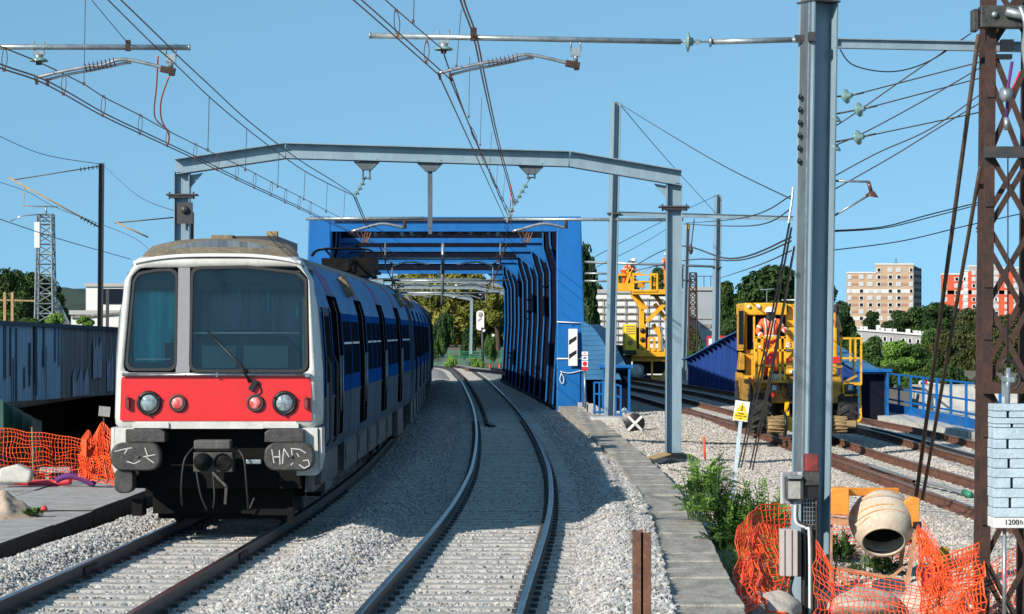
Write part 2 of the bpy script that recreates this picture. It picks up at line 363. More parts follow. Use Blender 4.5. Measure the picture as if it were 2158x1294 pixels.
# ground sheet reaching the horizon
g = MB()
xs = [-3000, -900, -300, -120, -60, -40, -25, -12, 0, 12, 25, 40, 60, 120, 300, 900, 3000]; ys = [-60, 0, 30, 60, 90, 120, 160, 220, 300, 500, 900, 2000, 6000]
def gz(x, y): return -1.6 + (2.2 * smooth(205, 260, y) if x < 20 else 0) + 3.5 * smooth(300, 700, y)
g.grid([[(x, y, gz(x, y)) for x in xs] for y in ys]); structure(g.build('ground', 'dirt'))

# ballast bed of the two running tracks
def zmain(u, d):
    n = nz(u, d, 1.1, 3) * .05 + nz(u, d, 3.1, 9) * .022
    z = -.203
    if -1.15 < u < 1.15 or -1.15 < u + 3.66 < 1.15: return z + n * .15
    v = u + 1.83
    if abs(v) < .72: z += (.17 + n * 1.4) * (1 - smooth(.1, .72, abs(v))) * lerp(1, .55, smooth(36, 50, d))
    if u > 1.15: z += (smooth(1.15, 1.75, u) * .24 + n * 1.5 * smooth(1.15, 1.6, u)) * lerp(1, .5, smooth(38, 50, d))
    if u < -4.81:
        z += smooth(4.81, 5.2, -u) * .14 * lerp(1, .4, smooth(30, 40, d)) - smooth(5.5, 5.95, -u) * .25 + n * 1.2
    return z
def ballast(name, f, u0, u1, d0, d1, nu, zf, mats, dens, label, smat, size):
    m = MB(); ds = fr(d0, d1, .16, .022); us = [lerp(u0, u1, i / nu) for i in range(nu + 1)]; rows = []; dn = []
    for d in ds:
        row = []
        for u in us:
            p = tp(f, d, u); row.append((p.x, p.y, zf(u, d))); dn.append(dens(u, d))
        rows.append(row)
    m.smooth = True; m.grid(rows); o = m.build(name, mats); me = o.data
    at = me.attributes.new('dens', 'FLOAT', 'POINT'); at.data.foreach_set('value', dn)
    t = bpy.data.node_groups.new(name + '_stones', 'GeometryNodeTree')
    t.interface.new_socket('Geometry', in_out='INPUT', socket_type='NodeSocketGeometry')
    t.interface.new_socket('Geometry', in_out='OUTPUT', socket_type='NodeSocketGeometry')
    N = t.nodes.new; K = t.links.new
    gi = N('NodeGroupInput'); go = N('NodeGroupOutput'); dp = N('GeometryNodeDistributePointsOnFaces'); na = N('GeometryNodeInputNamedAttribute'); na.data_type = 'FLOAT'
    na.inputs['Name'].default_value = 'dens'; K(gi.outputs[0], dp.inputs['Mesh']); K(na.outputs['Attribute'], dp.inputs['Density'])
    ico = N('GeometryNodeMeshIcoSphere'); ico.inputs['Radius'].default_value = size; ico.inputs['Subdivisions'].default_value = 1
    sp = N('GeometryNodeSetPosition'); rv = N('FunctionNodeRandomValue'); rv.data_type = 'FLOAT_VECTOR'
    rv.inputs[0].default_value = (-size * .35,) * 3; rv.inputs[1].default_value = (size * .35,) * 3
    K(ico.outputs[0], sp.inputs['Geometry']); K(rv.outputs[0], sp.inputs['Offset'])
    sm = N('GeometryNodeSetMaterial'); sm.inputs['Material'].default_value = MATS[smat]; K(sp.outputs[0], sm.inputs[0])
    ip = N('GeometryNodeInstanceOnPoints'); K(dp.outputs['Points'], ip.inputs['Points']); K(sm.outputs[0], ip.inputs['Instance'])
    rr = N('FunctionNodeRandomValue'); rr.data_type = 'FLOAT_VECTOR'; rr.inputs[0].default_value = (0, 0, 0); rr.inputs[1].default_value = (6.28, 6.28, 6.28); K(rr.outputs[0], ip.inputs['Rotation'])
    rs = N('FunctionNodeRandomValue'); rs.data_type = 'FLOAT_VECTOR'; rs.inputs[0].default_value = (.45, .4, .35); rs.inputs[1].default_value = (1.75, 1.4, 1.2); rs.inputs['Seed'].default_value = 5; K(rs.outputs[0], ip.inputs['Scale'])
    jn = N('GeometryNodeJoinGeometry'); K(gi.outputs[0], jn.inputs[0]); K(ip.outputs[0], jn.inputs[0]); K(jn.outputs[0], go.inputs[0])
    md = o.modifiers.new('stones', 'NODES'); md.node_group = t
    tag(o, label, 'gravel', kind='stuff'); return o
def dens_main(u, d):
    if d < 22: return 0
    k = 560 * (1 - .82 * smooth(34, 80, d)) * (1 if d < 150 else 0)
    if -.72 < u < .72 or -.72 < u + 3.66 < .72: k *= .42
    elif -1.2 < u < 1.2 or -1.2 < u + 3.66 < 1.2: k *= .45
    return k
ballast('ballast', cR, -6.35, 2.2, 17, 232, 70, zmain, 'ballast_bed', dens_main, 'grey crushed stone ballast heaped around the two running tracks', 'stones_grey', .031)
# gravel to the right of the walkway, under the works tracks
def zwork(x, d):
    b = lerp(-.62, -.2, smooth(29, 41, d)); b = lerp(b, zR(d) - .12, smooth(44, 75, d))
    a = tA(d); zt = zR(d) - .21
    k = max(1 - smooth(2.0, 3.2, abs(x - a)), 1 - smooth(2.0, 3.2, abs(x - a - 3.1)), 0)
    if a < x < a + 3.1: k = 1
    b = lerp(b, zt, k)
    if x > a + 4.6: b = lerp(b, zt + .1, smooth(a + 4.6, a + 5.4, x))
    b += .30 * math.exp(-((x - 4.7) / 1.1) ** 2 - ((d - 79) / 6) ** 2)                 # spoil heap behind the round target
    return b + nz(x, d, .9, 5) * .06 * (1 - .7 * k) + nz(x, d, 2.7, 2) * .03 * (1 - .5 * k)
def work_u(u, d): return lerp(cR(d) + 2.75, tA(d) + 6.6, u)
def ballast_work():
    us0 = lambda u, d: work_u(u, d)
    m = MB(); ds = fr(17, 150, .18, .016); rows = []; dn = []
    for d in ds:
        row = []
        for i in range(71):
            x = us0(i / 70, d); row.append((x, d, zwork(x, d)))
            k = 430 * (1 - .8 * smooth(45, 95, d)) * (1 if d < 120 else 0)
            a = tA(d)
            if d < 36 and x < 3.6: k *= .25
            if abs(x - a) < .7 or abs(x - a - 3.1) < .7: k *= .6
            dn.append(k)
        rows.append(row)
    m.smooth = True; m.grid(rows); o = m.build('works_gravel', 'gravel_bed'); me = o.data
    at = me.attributes.new('dens', 'FLOAT', 'POINT'); at.data.foreach_set('value', dn)
    t = bpy.data.node_groups['ballast_stones'].copy(); md = o.modifiers.new('stones', 'NODES'); md.node_group = t
    for n in t.nodes:
        if n.type == 'SET_MATERIAL': n.inputs['Material'].default_value = MATS['stones_warm']
    tag(o, 'warm beige gravel spread under the works tracks right of the walkway', 'gravel', kind='stuff')
ballast_work()

# ------------------------------------------------------------------ tracks: rails and sleepers
RAIL = [(-.07, -.172), (.07, -.172), (.07, -.158), (.011, -.14), (.011, -.045), (.036, -.035), (.036, -.004), (.028, 0), (-.028, 0), (-.036, -.004), (-.036, -.035), (-.011, -.045), (-.011, -.14), (-.07, -.158)]
def rail(f, u, zf, d0, d1, mats, parent, name='rail', step=.9, k=.02):
    m = MB(); ds = fr(d0, d1, step, k); n = len(RAIL); vs = []; fs = []
    for d in ds:
        for x, z in RAIL: p = tp(f, d, u + x); vs.append((p.x, p.y, zf(d) + z))
    for i in range(len(ds) - 1):
        for j in range(n): fs.append((i * n + j, i * n + (j + 1) % n, (i + 1) * n + (j + 1) % n, (i + 1) * n + j))
    m.add(vs, fs)
    for i, fc in enumerate(fs): m.mi[i] = 1 if i % n in (6, 7, 8) else 0
    return m.build(name, mats, parent)
SLP = [(-.15, -.22), (.15, -.22), (.13, 0), (-.13, 0)]
def sleepers(f, zf, d0, d1, sp, parent, first, mat='sleeper', w=1.2, top=-.168, full=True):
    i = 0; d = d0; rest = MB()
    while d < d1:
        t = MB() if i < first else rest
        n = nv(f, d); p = tp(f, d, 0, zf(d) + top + rnd.uniform(-.006, .006)); al = Vector((-n.y, n.x, 0))
        a = p - n * w + al * rnd.uniform(-.02, .02); b = p + n * w
        vs = []
        for e in (a, b):
            vs += [e + al * x + Vector((0, 0, z)) for x, z in SLP]
        t.add(vs, [(0, 1, 5, 4), (1, 2, 6, 5), (2, 3, 7, 6), (3, 0, 4, 7), (3, 2, 1, 0), (4, 5, 6, 7)])
        if i < first: t.build('sleeper', mat, parent, .012, 1)
        d += sp; i += 1
    if rest.f: o = rest.build('sleeper', mat, parent); o['kind'] = 'stuff'
def clips(f, u, zf, d0, d1, sp, parent, mat, top=-.16):
    m = MB(); d = d0
    while d < d1:
        for s in (-1, 1):
            p = tp(f, d, u + s * .085, zf(d) + top + .012); m.box(p, (.07, .10, .045), (0, 0, 0))
        d += sp
    o = m.build('rail_clip', mat, parent); o['kind'] = 'stuff'
zero = lambda d: -.0 - .9 * smooth(200, 245, d)
tk = thing('railway_track', (cR(24), 24, -.2), 'empty curved track with polished rails and grey concrete sleepers beside the train', 'railway track')
sleepers(cR, zero, 19, 235, .6, tk, 100)
for u in (-.7525, .7525): rail(cR, u, zero, 17, 240, ['dark_rail', 'rail_head'], tk); clips(cR, u, zero, 19, 80, .6, tk, 'steel_dark')
rail(cR, -.42, lambda d: -.01, 77, 196, ['rust', 'rust'], tk, 'check_rail')
m = MB(); p = tp(cR, 77, -.42, -.1); m.bar(p, tp(cR, 75.4, -.24, -.15), .13, .1); m.build('check_rail_end', 'dark_rail', tk)
tk = thing('railway_track', (cL(27), 27, -.2), 'track running under the red and white train in the left foreground', 'railway track')
sleepers(cL, zero, 19, 46, .6, tk, 100)
for u in (-.7525, .7525): rail(cL, u, zero, 17, 175, ['dark_rail', 'rail_head'], tk); clips(cL, u, zero, 19, 45, .6, tk, 'steel_dark')
for u, d in ((-.7525, 29.6), (.7525, 31.5)):
    for s in (-1, 1): m = MB(); a = tp(cL, d - .35, u + s * .022, -.09); b = tp(cL, d + .35, u + s * .022, -.09); m.bar(a, b, .02, .08); m.build('fishplate', 'rust', tk)
tk = thing('railway_track', (tA(45), 45, -.3), 'rusty works track under the yellow road-rail machine with the ladder', 'railway track')
sleepers(tA, zR, 27, 118, .6, tk, 100, top=-.175)
for u in (-.7525, .7525): rail(tA, u, zR, 24, 150, ['rust_rail', 'rail_head_rust'], tk); clips(tA, u, zR, 27, 110, .6, tk, 'rust_rail')
rail(tA, -.25, lambda d: zR(d) - .06, 49, 90, ['rust_rail', 'rust_rail'], tk, 'check_rail')
tk = thing('railway_track', (tB(60), 60, -.3), 'rusty far works track beside the blue railing and corrugated girder', 'railway track')
f2 = lambda d: tA(d) + 3.1
sleepers(f2, zR, 36, 126, .6, tk, 100, top=-.175)
for u in (-.7525, .7525): rail(f2, u, zR, 30, 150, ['rust_rail', 'rail_head_rust'], tk); clips(f2, u, zR, 36, 110, .6, tk, 'rust_rail')
rail(f2, -.3, lambda d: zR(d) - .02, 50, 96, ['steel_dark', 'galv'], tk, 'check_rail')
# cable in its grey conduit lying inside the works track
m = MB(); m.tube(curve_pts([tp(tA, 54, -.35, zR(54) - .02), tp(tA, 50, -.25, zR(50) - .05), tp(tA, 47.5, 0, zR(48) - .08), tp(tA, 46, .12, zR(46) - .12)], 4), .035, 6)
m.cur = 1; m.tube([tp(tA, 46, .12, zR(46) - .1), tp(tA, 45.6, .16, zR(46) - .12)], .06, 8); o = m.build('conduit', ['grey_plastic', 'green_fence'])
tag(o, 'grey conduit with a green end lying inside the rusty works track', 'conduit')

# ------------------------------------------------------------------ walkway, slabs and ledges
w = MB(); d = 17.0
while d < 88:
    ln = rnd.choice((.9, 1.0, 1.05)); z = rnd.uniform(-.012, .012) + lerp(.0, .1, smooth(60, 85, d)); gap = .018
    a, b = tp(cR, d + gap, 2.17, 0), tp(cR, d + gap, 2.9 + rnd.uniform(-.02, .02), 0); a2, b2 = tp(cR, d + ln, 2.17, 0), tp(cR, d + ln, 2.9, 0)
    t = rnd.uniform(-.01, .01)
    vs = [(a.x, a.y, z), (b.x, b.y, z + t), (b2.x, b2.y, z + t), (a2.x, a2.y, z)]
    vs = [(x, y, z_ - .55) for x, y, z_ in vs] + vs
    w.add(vs, [(0, 3, 2, 1), (4, 5, 6, 7), (0, 1, 5, 4), (1, 2, 6, 5), (2, 3, 7, 6), (3, 0, 4, 7)])
    d += ln
structure(w.build('walkway', 'walk', None, .012, 1))
# left-hand concrete slabs (old platform) with a broken edge
w = MB(); d = 18.0
while d < 46:
    ln = rnd.uniform(2.2, 3.4); x = cR(d) - 5.98; xe = cR(d + ln) - cR(d); z = rnd.uniform(-.008, .008); xx = x
    for k, wd in enumerate((1.9, 2.4, 3.0, 6.0)):
        zz = z + rnd.uniform(-.012, .012)
        x0, x1 = xx - .015, xx - wd
        je = rnd.uniform(-.1, .1) if k == 0 else 0
        vs = [(x1, d, zz), (x0, d, zz), (x0 + xe, d + ln - .012, zz), (x1 + xe, d + ln - .012, zz)]
        vs = [(a, b, c - .7) for a, b, c in vs] + vs
        w.add(vs, [(0, 3, 2, 1), (4, 5, 6, 7), (0, 1, 5, 4), (1, 2, 6, 5), (2, 3, 7, 6), (3, 0, 4, 7)])
        xx -= wd
    d += ln
o = structure(w.build('pavement', ['concrete', 'edge_dark'], None, .02, 1))
for q in o.data.polygons: q.material_index = 1 if abs(q.normal.z) < .5 else 0  # near-black on the vertical slab faces, concrete on top
# pale ledge below the blue railing on the right
w = MB(); vs = []
ds = fr(40, 84, 2, 0)
rows = [[(tA(d) + 4.75, d, -.33), (tA(d) + 4.75, d, .02), (tA(d) + 5.6, d, .06), (tA(d) + 5.6, d, .0), (tA(d) + 10, d, -.02)] for d in ds]
w.grid(rows); structure(w.build('kerb', 'concrete_pale'))

# sand heap, boulders, planks, spoil
def mound(name, c, rx, ry, h, mat, label, cat, seed=0, n=26, sharp=1.3):
    m = MB(); rows = []
    for i in range(n + 1):
        row = []
        for j in range(n + 1):
            x, y = lerp(-1, 1, i / n), lerp(-1, 1, j / n); r = min(1, math.hypot(x, y))
            z = h * (1 - r) ** sharp * (1 + .5 * nz(x, y, 2.2, seed)) + (nz(x, y, 6, seed) * .05 * h * 2 if r < .97 else 0) - .03
            row.append((c[0] + x * rx, c[1] + y * ry, c[2] + z))
        rows.append(row)
    m.smooth = True; m.grid(rows); return tag(m.build(name, mat), label, cat)
mound('sand_heap', (-7.35, 37.0, .0), .62, 1.0, .40, 'sand', 'heap of pinkish sand on the slabs at the left picture edge', 'sand heap', 3)
mound('tarmac_mound', (3.5, 55.7, -.26), 1.0, .9, .34, 'roof_dark', 'dark tarmac mound packed round the foot of the right gantry post', 'mound', 8, sharp=.9)
# ------------------------------------------------------------------ the commuter train
D0 = 34.0
def car_frame(d, ln):                               # u right, t back, z up, on the chord of the curve
    a = Vector((cL(d) + .05, d, 0)); b = Vector((cL(d + ln), d + ln, 0)); e = (b - a).normalized(); n = Vector((e.y, -e.x, 0))
    return lambda v: a + n * v.x + e * v.y + Vector((0, 0, v.z))
T1 = car_frame(D0, 26)
train = thing('commuter_train', T1(Vector((0, 0, 0))), 'red fronted commuter train with white cab frame standing on the left curved track', 'train')
PROF = [(1.34, .98), (1.385, 1.15), (1.40, 1.75), (1.395, 2.3), (1.35, 2.92), (1.27, 3.18), (1.15, 3.42), (.99, 3.60), (.8, 3.73), (.5, 3.83), (.2, 3.87), (0, 3.875)]
BMAT = [0, 0, 1, 1, 2, 2, 2, 3, 3, 3, 3]           # grey, blue, painted sky reflection, roof
def hw(z):
    for i in range(len(PROF) - 1):
        if z <= PROF[i + 1][1]: return lerp(PROF[i][0], PROF[i + 1][0], (z - PROF[i][1]) / (PROF[i + 1][1] - PROF[i][1]))
    return 0
def shell(m, t0, t1, prof=PROF, mats=BMAT, n=10):
    full = [(-x, z) for x, z in prof][:-1] + [(x, z) for x, z in prof[::-1]]
    mm = mats + mats[::-1]; m.smooth = True
    k = len(full); vs = []; fs = []; mi = []
    for i in range(n + 1):
        t = lerp(t0, t1, i / n); vs += [(x, t, z) for x, z in full]
    for i in range(n):
        for j in range(k - 1): fs.append((i * k + j, i * k + j + 1, (i + 1) * k + j + 1, (i + 1) * k + j)); mi.append(mm[j])
    o = len(m.f); m.add(vs, fs)
    for i, x in enumerate(mi): m.mi[o + i] = x
    m.smooth = False
    m.cur = 0; m.add([(x, t1, z) for x, z in full], [tuple(range(k))]); m.add([(x, t0, z) for x, z in full], [tuple(range(k))[::-1]])
def band(m, t0, t1, z0, z1, off, side, n=6):         # a panel that hugs the body side, off metres proud of it
    zs = sorted(set([z0, z1] + [z for _, z in PROF if z0 < z < z1]))
    vs = []; fs = []
    for t in (t0, t1):
        for z in zs: vs.append((side * (hw(z) + off), t, z))
    k = len(zs)
    for i in range(k - 1): fs.append((i, i + 1, k + i + 1, k + i) if side < 0 else (i, k + i, k + i + 1, i + 1))
    vs2 = [(v[0] - side * .03, v[1], v[2]) for v in vs]; o = 2 * k
    vs += vs2
    ring = list(range(k)) + list(range(2 * k - 1, k - 1, -1))
    for i in range(len(ring)):
        a, b = ring[i], ring[(i + 1) % len(ring)]; fs.append((a, b, b + o, a + o))
    m.add(vs, fs)
BODY = ['side_grey', 'side_blue', 'side_sky_sheen', 'roof_dark']
def car_side(T, par, doors, L0, L1, cab, detail=True):
    sides = (1, -1) if detail else (1,)
    for sd in sides:
        for t in doors:
            d = MB(T); band(d, t - .82, t + .82, 1.16, 3.16, .012, sd); dr = d.build('door', 'door_black', par)
            if sd > 0:
                e = MB(T); band(e, t - .02, t + .02, 1.2, 3.1, .02, sd); e.build('door_seal', 'black', dr if detail else par)
                if detail:
                    h = MB(T)
                    for q in (-.22, .22): h.tube([(hw(1.6) + .05, t + q, 1.5), (hw(2.3) + .05, t + q, 2.3)], .012, 6)
                    h.build('handle', 'galv', dr)
            p = MB(T); band(p, t - .62, t + .55, 3.17, 3.62, .006, sd); p.build('stripe', 'side_purple', par)
        if sd > 0:
            edges = [cab] + [x for t in doors for x in (t - 1.0, t + 1.0)] + [L1 - .5]
            for i in range(0, len(edges), 2):
                a, b = edges[i], edges[i + 1]
                if b - a < .8: continue
                nw = max(1, round((b - a) / 1.5)); wd = (b - a) / nw
                for k in range(nw):
                    q0, q1 = a + k * wd + .14, a + (k + 1) * wd - .14
                    fr_ = MB(T); band(fr_, q0 - .06, q1 + .06, 1.94, 2.86, .008, sd); f = fr_.build('window', 'side_blue', par)
                    w = MB(T); band(w, q0, q1, 2.0, 2.8, .014, sd); w.build('pane', 'window_dark', f if detail else par)
                    if detail: w = MB(T); band(w, q0, q1, 2.46, 2.49, .02, sd); w.build('transom', 'alu', f)
            if detail:
                s_ = MB(T); x = L0
                band(s_, L0, L1, 1.06, 1.12, .012, sd); band(s_, L0, L1, 1.72, 1.76, .01, sd)
                s_.build('moulding', 'side_grey', par)
# ---- leading car body
m = MB(T1); shell(m, .42, 25.6); body = m.build('body', BODY, train)
car_side(T1, train, (3.1, 8.7, 14.7, 20.7), .5, 25.6, 4.6)
# cab door with its handrails
m = MB(T1); band(m, .75, 1.75, 1.05, 2.98, .012, 1); cd = m.build('cab_door', 'side_grey', train)
m = MB(T1); band(m, .85, 1.6, 1.95, 2.86, .02, 1); m.build('pane', 'window_dark', cd)
m = MB(T1)
for t in (.66, 1.86): m.tube([(1.42, t, 1.1), (1.47, t, 1.2), (1.47, t, 2.2), (1.42, t, 2.3)], .018, 6)
m.build('handrail', 'steel_dark', train)
m = MB(T1); band(m, .6, 2.05, 1.76, 2.98, .006, 1); m.build('cab_side_band', 'door_black', train)
# ventilation hoods on the side of the roof
for t in (6.9, 23.5):
    m = MB(T1); m.box((1.22, t, 3.36), (.16, .55, .34), (0, -.5, 0)); m.build('vent_hood', 'roof_grime', train, .03)
# ---- cab front
def tf(z): return .0 if z < 2.05 else (z - 2.05) * .085
def P(u, z, off=0.): return (u, tf(z) - off, z)
def ray(poly, c, a):
    dx, dy = math.cos(a), math.sin(a); best = None
    for i in range(len(poly)):
        x1, y1 = poly[i][0] - c[0], poly[i][1] - c[1]; x2, y2 = poly[(i + 1) % len(poly)][0] - c[0], poly[(i + 1) % len(poly)][1] - c[1]
        ex, ey = x2 - x1, y2 - y1; den = dx * ey - dy * ex
        if abs(den) < 1e-12: continue
        t = (x1 * ey - y1 * ex) / den; s = (x1 * dy - y1 * dx) / den
        if t > 0 and -1e-9 <= s <= 1 + 1e-9 and (best is None or t < best): best = t
    return (c[0] + dx * best, c[1] + dy * best)
def rpoly(pts, r, n=5):
    out = []; N = len(pts)
    for i in range(N):
        p, a, b = Vector(pts[i]), Vector(pts[i - 1]), Vector(pts[(i + 1) % N])
        d1, d2 = (a - p).normalized(), (b - p).normalized(); ang = d1.angle(d2); t = r / math.tan(ang / 2)
        s, e = p + d1 * t, p + d2 * t; c = p + (d1 + d2).normalized() * (r / math.sin(ang / 2))
        a0 = math.atan2(s.y - c.y, s.x - c.x); a1 = math.atan2(e.y - c.y, e.x - c.x); da = (a1 - a0 + math.pi) % (2 * math.pi) - math.pi
        out += [(c.x + r * math.cos(a0 + da * k / n), c.y + r * math.sin(a0 + da * k / n)) for k in range(n + 1)]
    return out
def ring(m, outer, inner, c, off, th=.0, n=128):
    vs = []
    for k in range(n):
        a = 2 * math.pi * k / n; o, i = ray(outer, c, a), ray(inner, c, a)
        vs += [P(o[0], o[1], off), P(i[0], i[1], off), P(o[0], o[1], off - th), P(i[0], i[1], off - th)]
    fs = []
    for k in range(n):
        j = (k + 1) % n
        fs += [(4 * k, 4 * k + 1, 4 * j + 1, 4 * j)]
        if th: fs += [(4 * k, 4 * j, 4 * j + 2, 4 * k + 2), (4 * k + 1, 4 * k + 3, 4 * j + 3, 4 * j + 1)]
    m.add(vs, fs)
OUT = rpoly([(-1.345, 1.36), (1.345, 1.36), (1.325, 2.05), (1.235, 3.32), (1.06, 3.64), (-1.06, 3.64), (-1.235, 3.32), (-1.325, 2.05)], .10, 4)
OUT2 = [(u * 1.035, 2.4 + (z - 2.4) * 1.02) for u, z in OUT]
OPEN = rpoly([(-1.235, 2.1), (1.245, 2.1), (1.215, 3.36), (1.07, 3.52), (-1.02, 3.50), (-1.14, 3.38)], .08)
m = MB(T1); cc = (0, 2.75); n = 160; vs = []; m.smooth = True
loops = []
for k in range(n):
    a = 2 * math.pi * k / n; o, i = ray(OUT, cc, a), ray(OPEN, cc, a)
    vs += [P(i[0], i[1], -.06), P(i[0], i[1]), P(lerp(i[0], o[0], .8), lerp(i[1], o[1], .8)), (lerp(i[0], o[0], .94), tf(o[1]) + .015, lerp(i[1], o[1], .94)), (o[0], tf(o[1]) + .07, o[1]),
           (o[0] * 1.028, tf(o[1]) + .22, o[1] + (.015 if o[1] > 3 else 0)), (max(-hw(max(o[1], 1.3)), min(hw(max(o[1], 1.3)), o[0] * 1.06)) if o[1] < 3.45 else o[0] * 1.0, .46, o[1] + (.03 if o[1] > 3.3 else 0))]
fs = [(7 * k + q, 7 * k + q + 1, 7 * ((k + 1) % n) + q + 1, 7 * ((k + 1) % n) + q) for k in range(n) for q in range(6)]
m.add(vs, fs); m.smooth = False
for s in (-1, 1):                                   # the legs of the white frame, each side of the coupler recess
    m.prism([(1.07, 1.37), (1.345, 1.37), (1.365, .80), (1.33, .74), (1.07, .74)], (0, 0, 0), (s, 0, 0), (0, 0, 1), (0, .5, 0))
    m.prism([(1.36, 1.37), (1.40, 1.37), (1.405, .98), (1.37, .80)], (0, .04, 0), (s, 0, 0), (0, 0, 1), (0, .5, 0))
m.bx(-1.07, 1.07, -.03, .3, 1.36, 1.455); m.bx(-1.10, -.62, -.06, .0, 1.37, 1.44); m.bx(.62, 1.10, -.06, .0, 1.37, 1.44)
m.build('cab_frame', 'white', train)
m = MB(T1); m.prism(rpoly([(-1.275, 1.462), (1.275, 1.462), (1.255, 2.05), (-1.255, 2.05)], .03, 2), (0, -.012, 0), (1, 0, 0), (0, 0, 1), (0, .02, 0)); red = m.build('front_panel', 'red', train)
WL = [(-1.215, 2.125), (-.525, 2.125), (-.52, 3.49), (-.80, 3.485), (-1.05, 3.44), (-1.12, 3.35)]
WR = [(-.36, 2.105), (1.225, 2.105), (1.20, 3.35), (1.08, 3.45), (.4, 3.53), (-.35, 3.515)]
for nm, q, c in (('side_windscreen', WL, (-.82, 2.8)), ('windscreen', WR, (.43, 2.8))):
    o = rpoly(q, .10, 5); i = [(c[0] + (x - c[0]) * (.90 if nm[0] == 's' else .955), c[1] + (z - c[1]) * .945) for x, z in o]
    m = MB(T1); ring(m, o, i, c, .02, .07); f = m.build(nm, 'rubber', train)
    m = MB(T1); vs = [P(x, z, -.012) for x, z in i] + [P(c[0], c[1], -.012)]; m.add(vs, [(k, (k + 1) % len(i), len(i)) for k in range(len(i))]); m.build('glass_pane', 'glass', f)
m = MB(T1); vs = [P(*p, .012) for p in ((-.535, 2.06), (-.35, 2.06), (-.36, 3.50), (-.515, 3.5))]; vs += [(x, y + .1, z) for x, y, z in vs]
m.add(vs, [(0, 1, 2, 3), (0, 4, 5, 1), (1, 5, 6, 2), (3, 2, 6, 7), (0, 3, 7, 4)]); m.build('windscreen_pillar', 'grey_plastic', train)
m = MB(T1); vs = [P(*p, .004) for p in ((-1.15, 3.36), (1.21, 3.33), (1.06, 3.53), (-1.02, 3.515))]; m.add(vs, [(0, 1, 2, 3)]); m.T = T1; m.build('windscreen_header', 'rubber', train) if False else None
m = MB(T1); m.tube([(-1.235, -.05, 2.075), (1.235, -.05, 2.075)], .022, 8); m.box((0.02, -.05, 2.075), (.02, .06, .06)); m.box((1.22, -.05, 2.07), (.06, .07, .05)); m.build('trim_strip', 'chrome', train)
# cab interior behind the glass
m = MB(T1)
m.bx(-1.16, 1.16, 1.55, 1.6, 1.5, 3.5); m.bx(-1.2, -1.16, .16, 1.6, 2.0, 3.45); m.bx(-1.2, 1.2, .2, 1.6, 2.0, 2.06); m.bx(-1.15, 1.15, .22, 1.6, 3.5, 3.54)
ci = m.build('cab_interior', 'cab_grey', train)
m = MB(T1); m.smooth = True
rows = []
for z in (2.12, 2.5, 2.9, 3.2):
    rows.append([(u, .30 + .03 * math.sin(u * 17 + z * 2) + .015 * math.sin(u * 31 - z * 3) + .16 * (u > -.42), z) for u in [lerp(-1.14, 1.14, i / 70) for i in range(71)]])
m.grid(rows); m.build('curtain', 'curtain', ci)
m = MB(T1); m.bx(-1.1, 1.1, .20, .24, 3.2, 3.46); m.bx(-.1, .75, .16, .19, 3.28, 3.42); m.build('sun_visor', 'cab_dark', ci)
m = MB(T1); m.prism([(-.34, 2.12), (1.1, 2.12), (1.1, 2.38), (.86, 2.6), (.4, 2.68), (-.02, 2.66), (-.34, 2.5)], (0, .14, 0), (1, 0, 0), (0, 0, 1), (0, .24, 0))
m.bx(-1.1, -.6, .14, .25, 2.12, 2.24); m.bx(-.70, -.55, .14, .24, 2.24, 2.5); m.build('dashboard', 'cab_dark', ci)
m = MB(T1); m.tube([(-.33, .12, 2.63), (1.1, .12, 2.63)], .012, 6); m.tube([(-1.08, .10, 2.28), (-.62, .10, 2.28)], .012, 6); m.build('handrail', 'white_plain', ci)
m = MB(T1); m.bx(1.13, 1.16, .2, .7, 2.15, 3.1); m.build('side_lining', 'cab_green', ci)
m = MB(T1); m.bx(.35, .95, .115, .135, 2.16, 2.46); m.bx(-.2, .25, .115, .135, 2.16, 2.46); m.build('instrument_panel', 'cab_grey', ci)
# wiper
m = MB(T1); m.tube([P(.46, 1.97, .07), P(.34, 2.2, .09), P(-.09, 2.63, .07)], [.022, .016, .010], 6); m.box(P(.5, 1.94, .04), (.07, .05, .16), (0, .5, 0))
m.tube([P(-.12, 2.66, .05), P(.22, 2.32, .05)], .012, 4); m.tube(curve_pts([(.5, -.02, 1.98), (.58, -.025, 1.93), (.60, -.022, 1.84), (.52, -.018, 1.80)], 5), .008, 5); m.build('wiper', 'black', train)
# lamps
def lamp(u, z, r, nm, lens):
    m = MB(T1); m.lathe([(r * 1.08, .0), (r * 1.1, .035), (r * .92, .06), (r * .80, .045), (r * .78, .01)], (u, -.005, z), (0, -1, 0), 24)
    if nm == 'headlight':
        for k in range(3): a = k * 2.094 + .5; m.box((u + math.cos(a) * r, -.06, z + math.sin(a) * r), (.03, .03, .03), (0, a, 0))
    o = m.build(nm, 'black' if nm == 'headlight' else 'steel_dark', train)
    m = MB(T1); m.lathe([(r * .80, 0), (r * .72, .018), (r * .45, .03), (r * .05, .036)], (u, -.03, z), (0, -1, 0), 20); m.build('lens', lens, o)
lamp(-.885, 1.70, .150, 'headlight', 'lens'); lamp(.915, 1.70, .150, 'headlight', 'lens')
lamp(-.505, 1.70, .108, 'tail_light', 'lens_red'); lamp(.525, 1.70, .108, 'tail_light', 'lens_red')
for u in (-1.17, 1.20):
    m = MB(T1); m.box((u, -.05, 1.70), (.05, .08, .14)); m.box((u, -.08, 1.78), (.03, .05, .04)); m.build('lamp_bracket', 'red_dark', train)
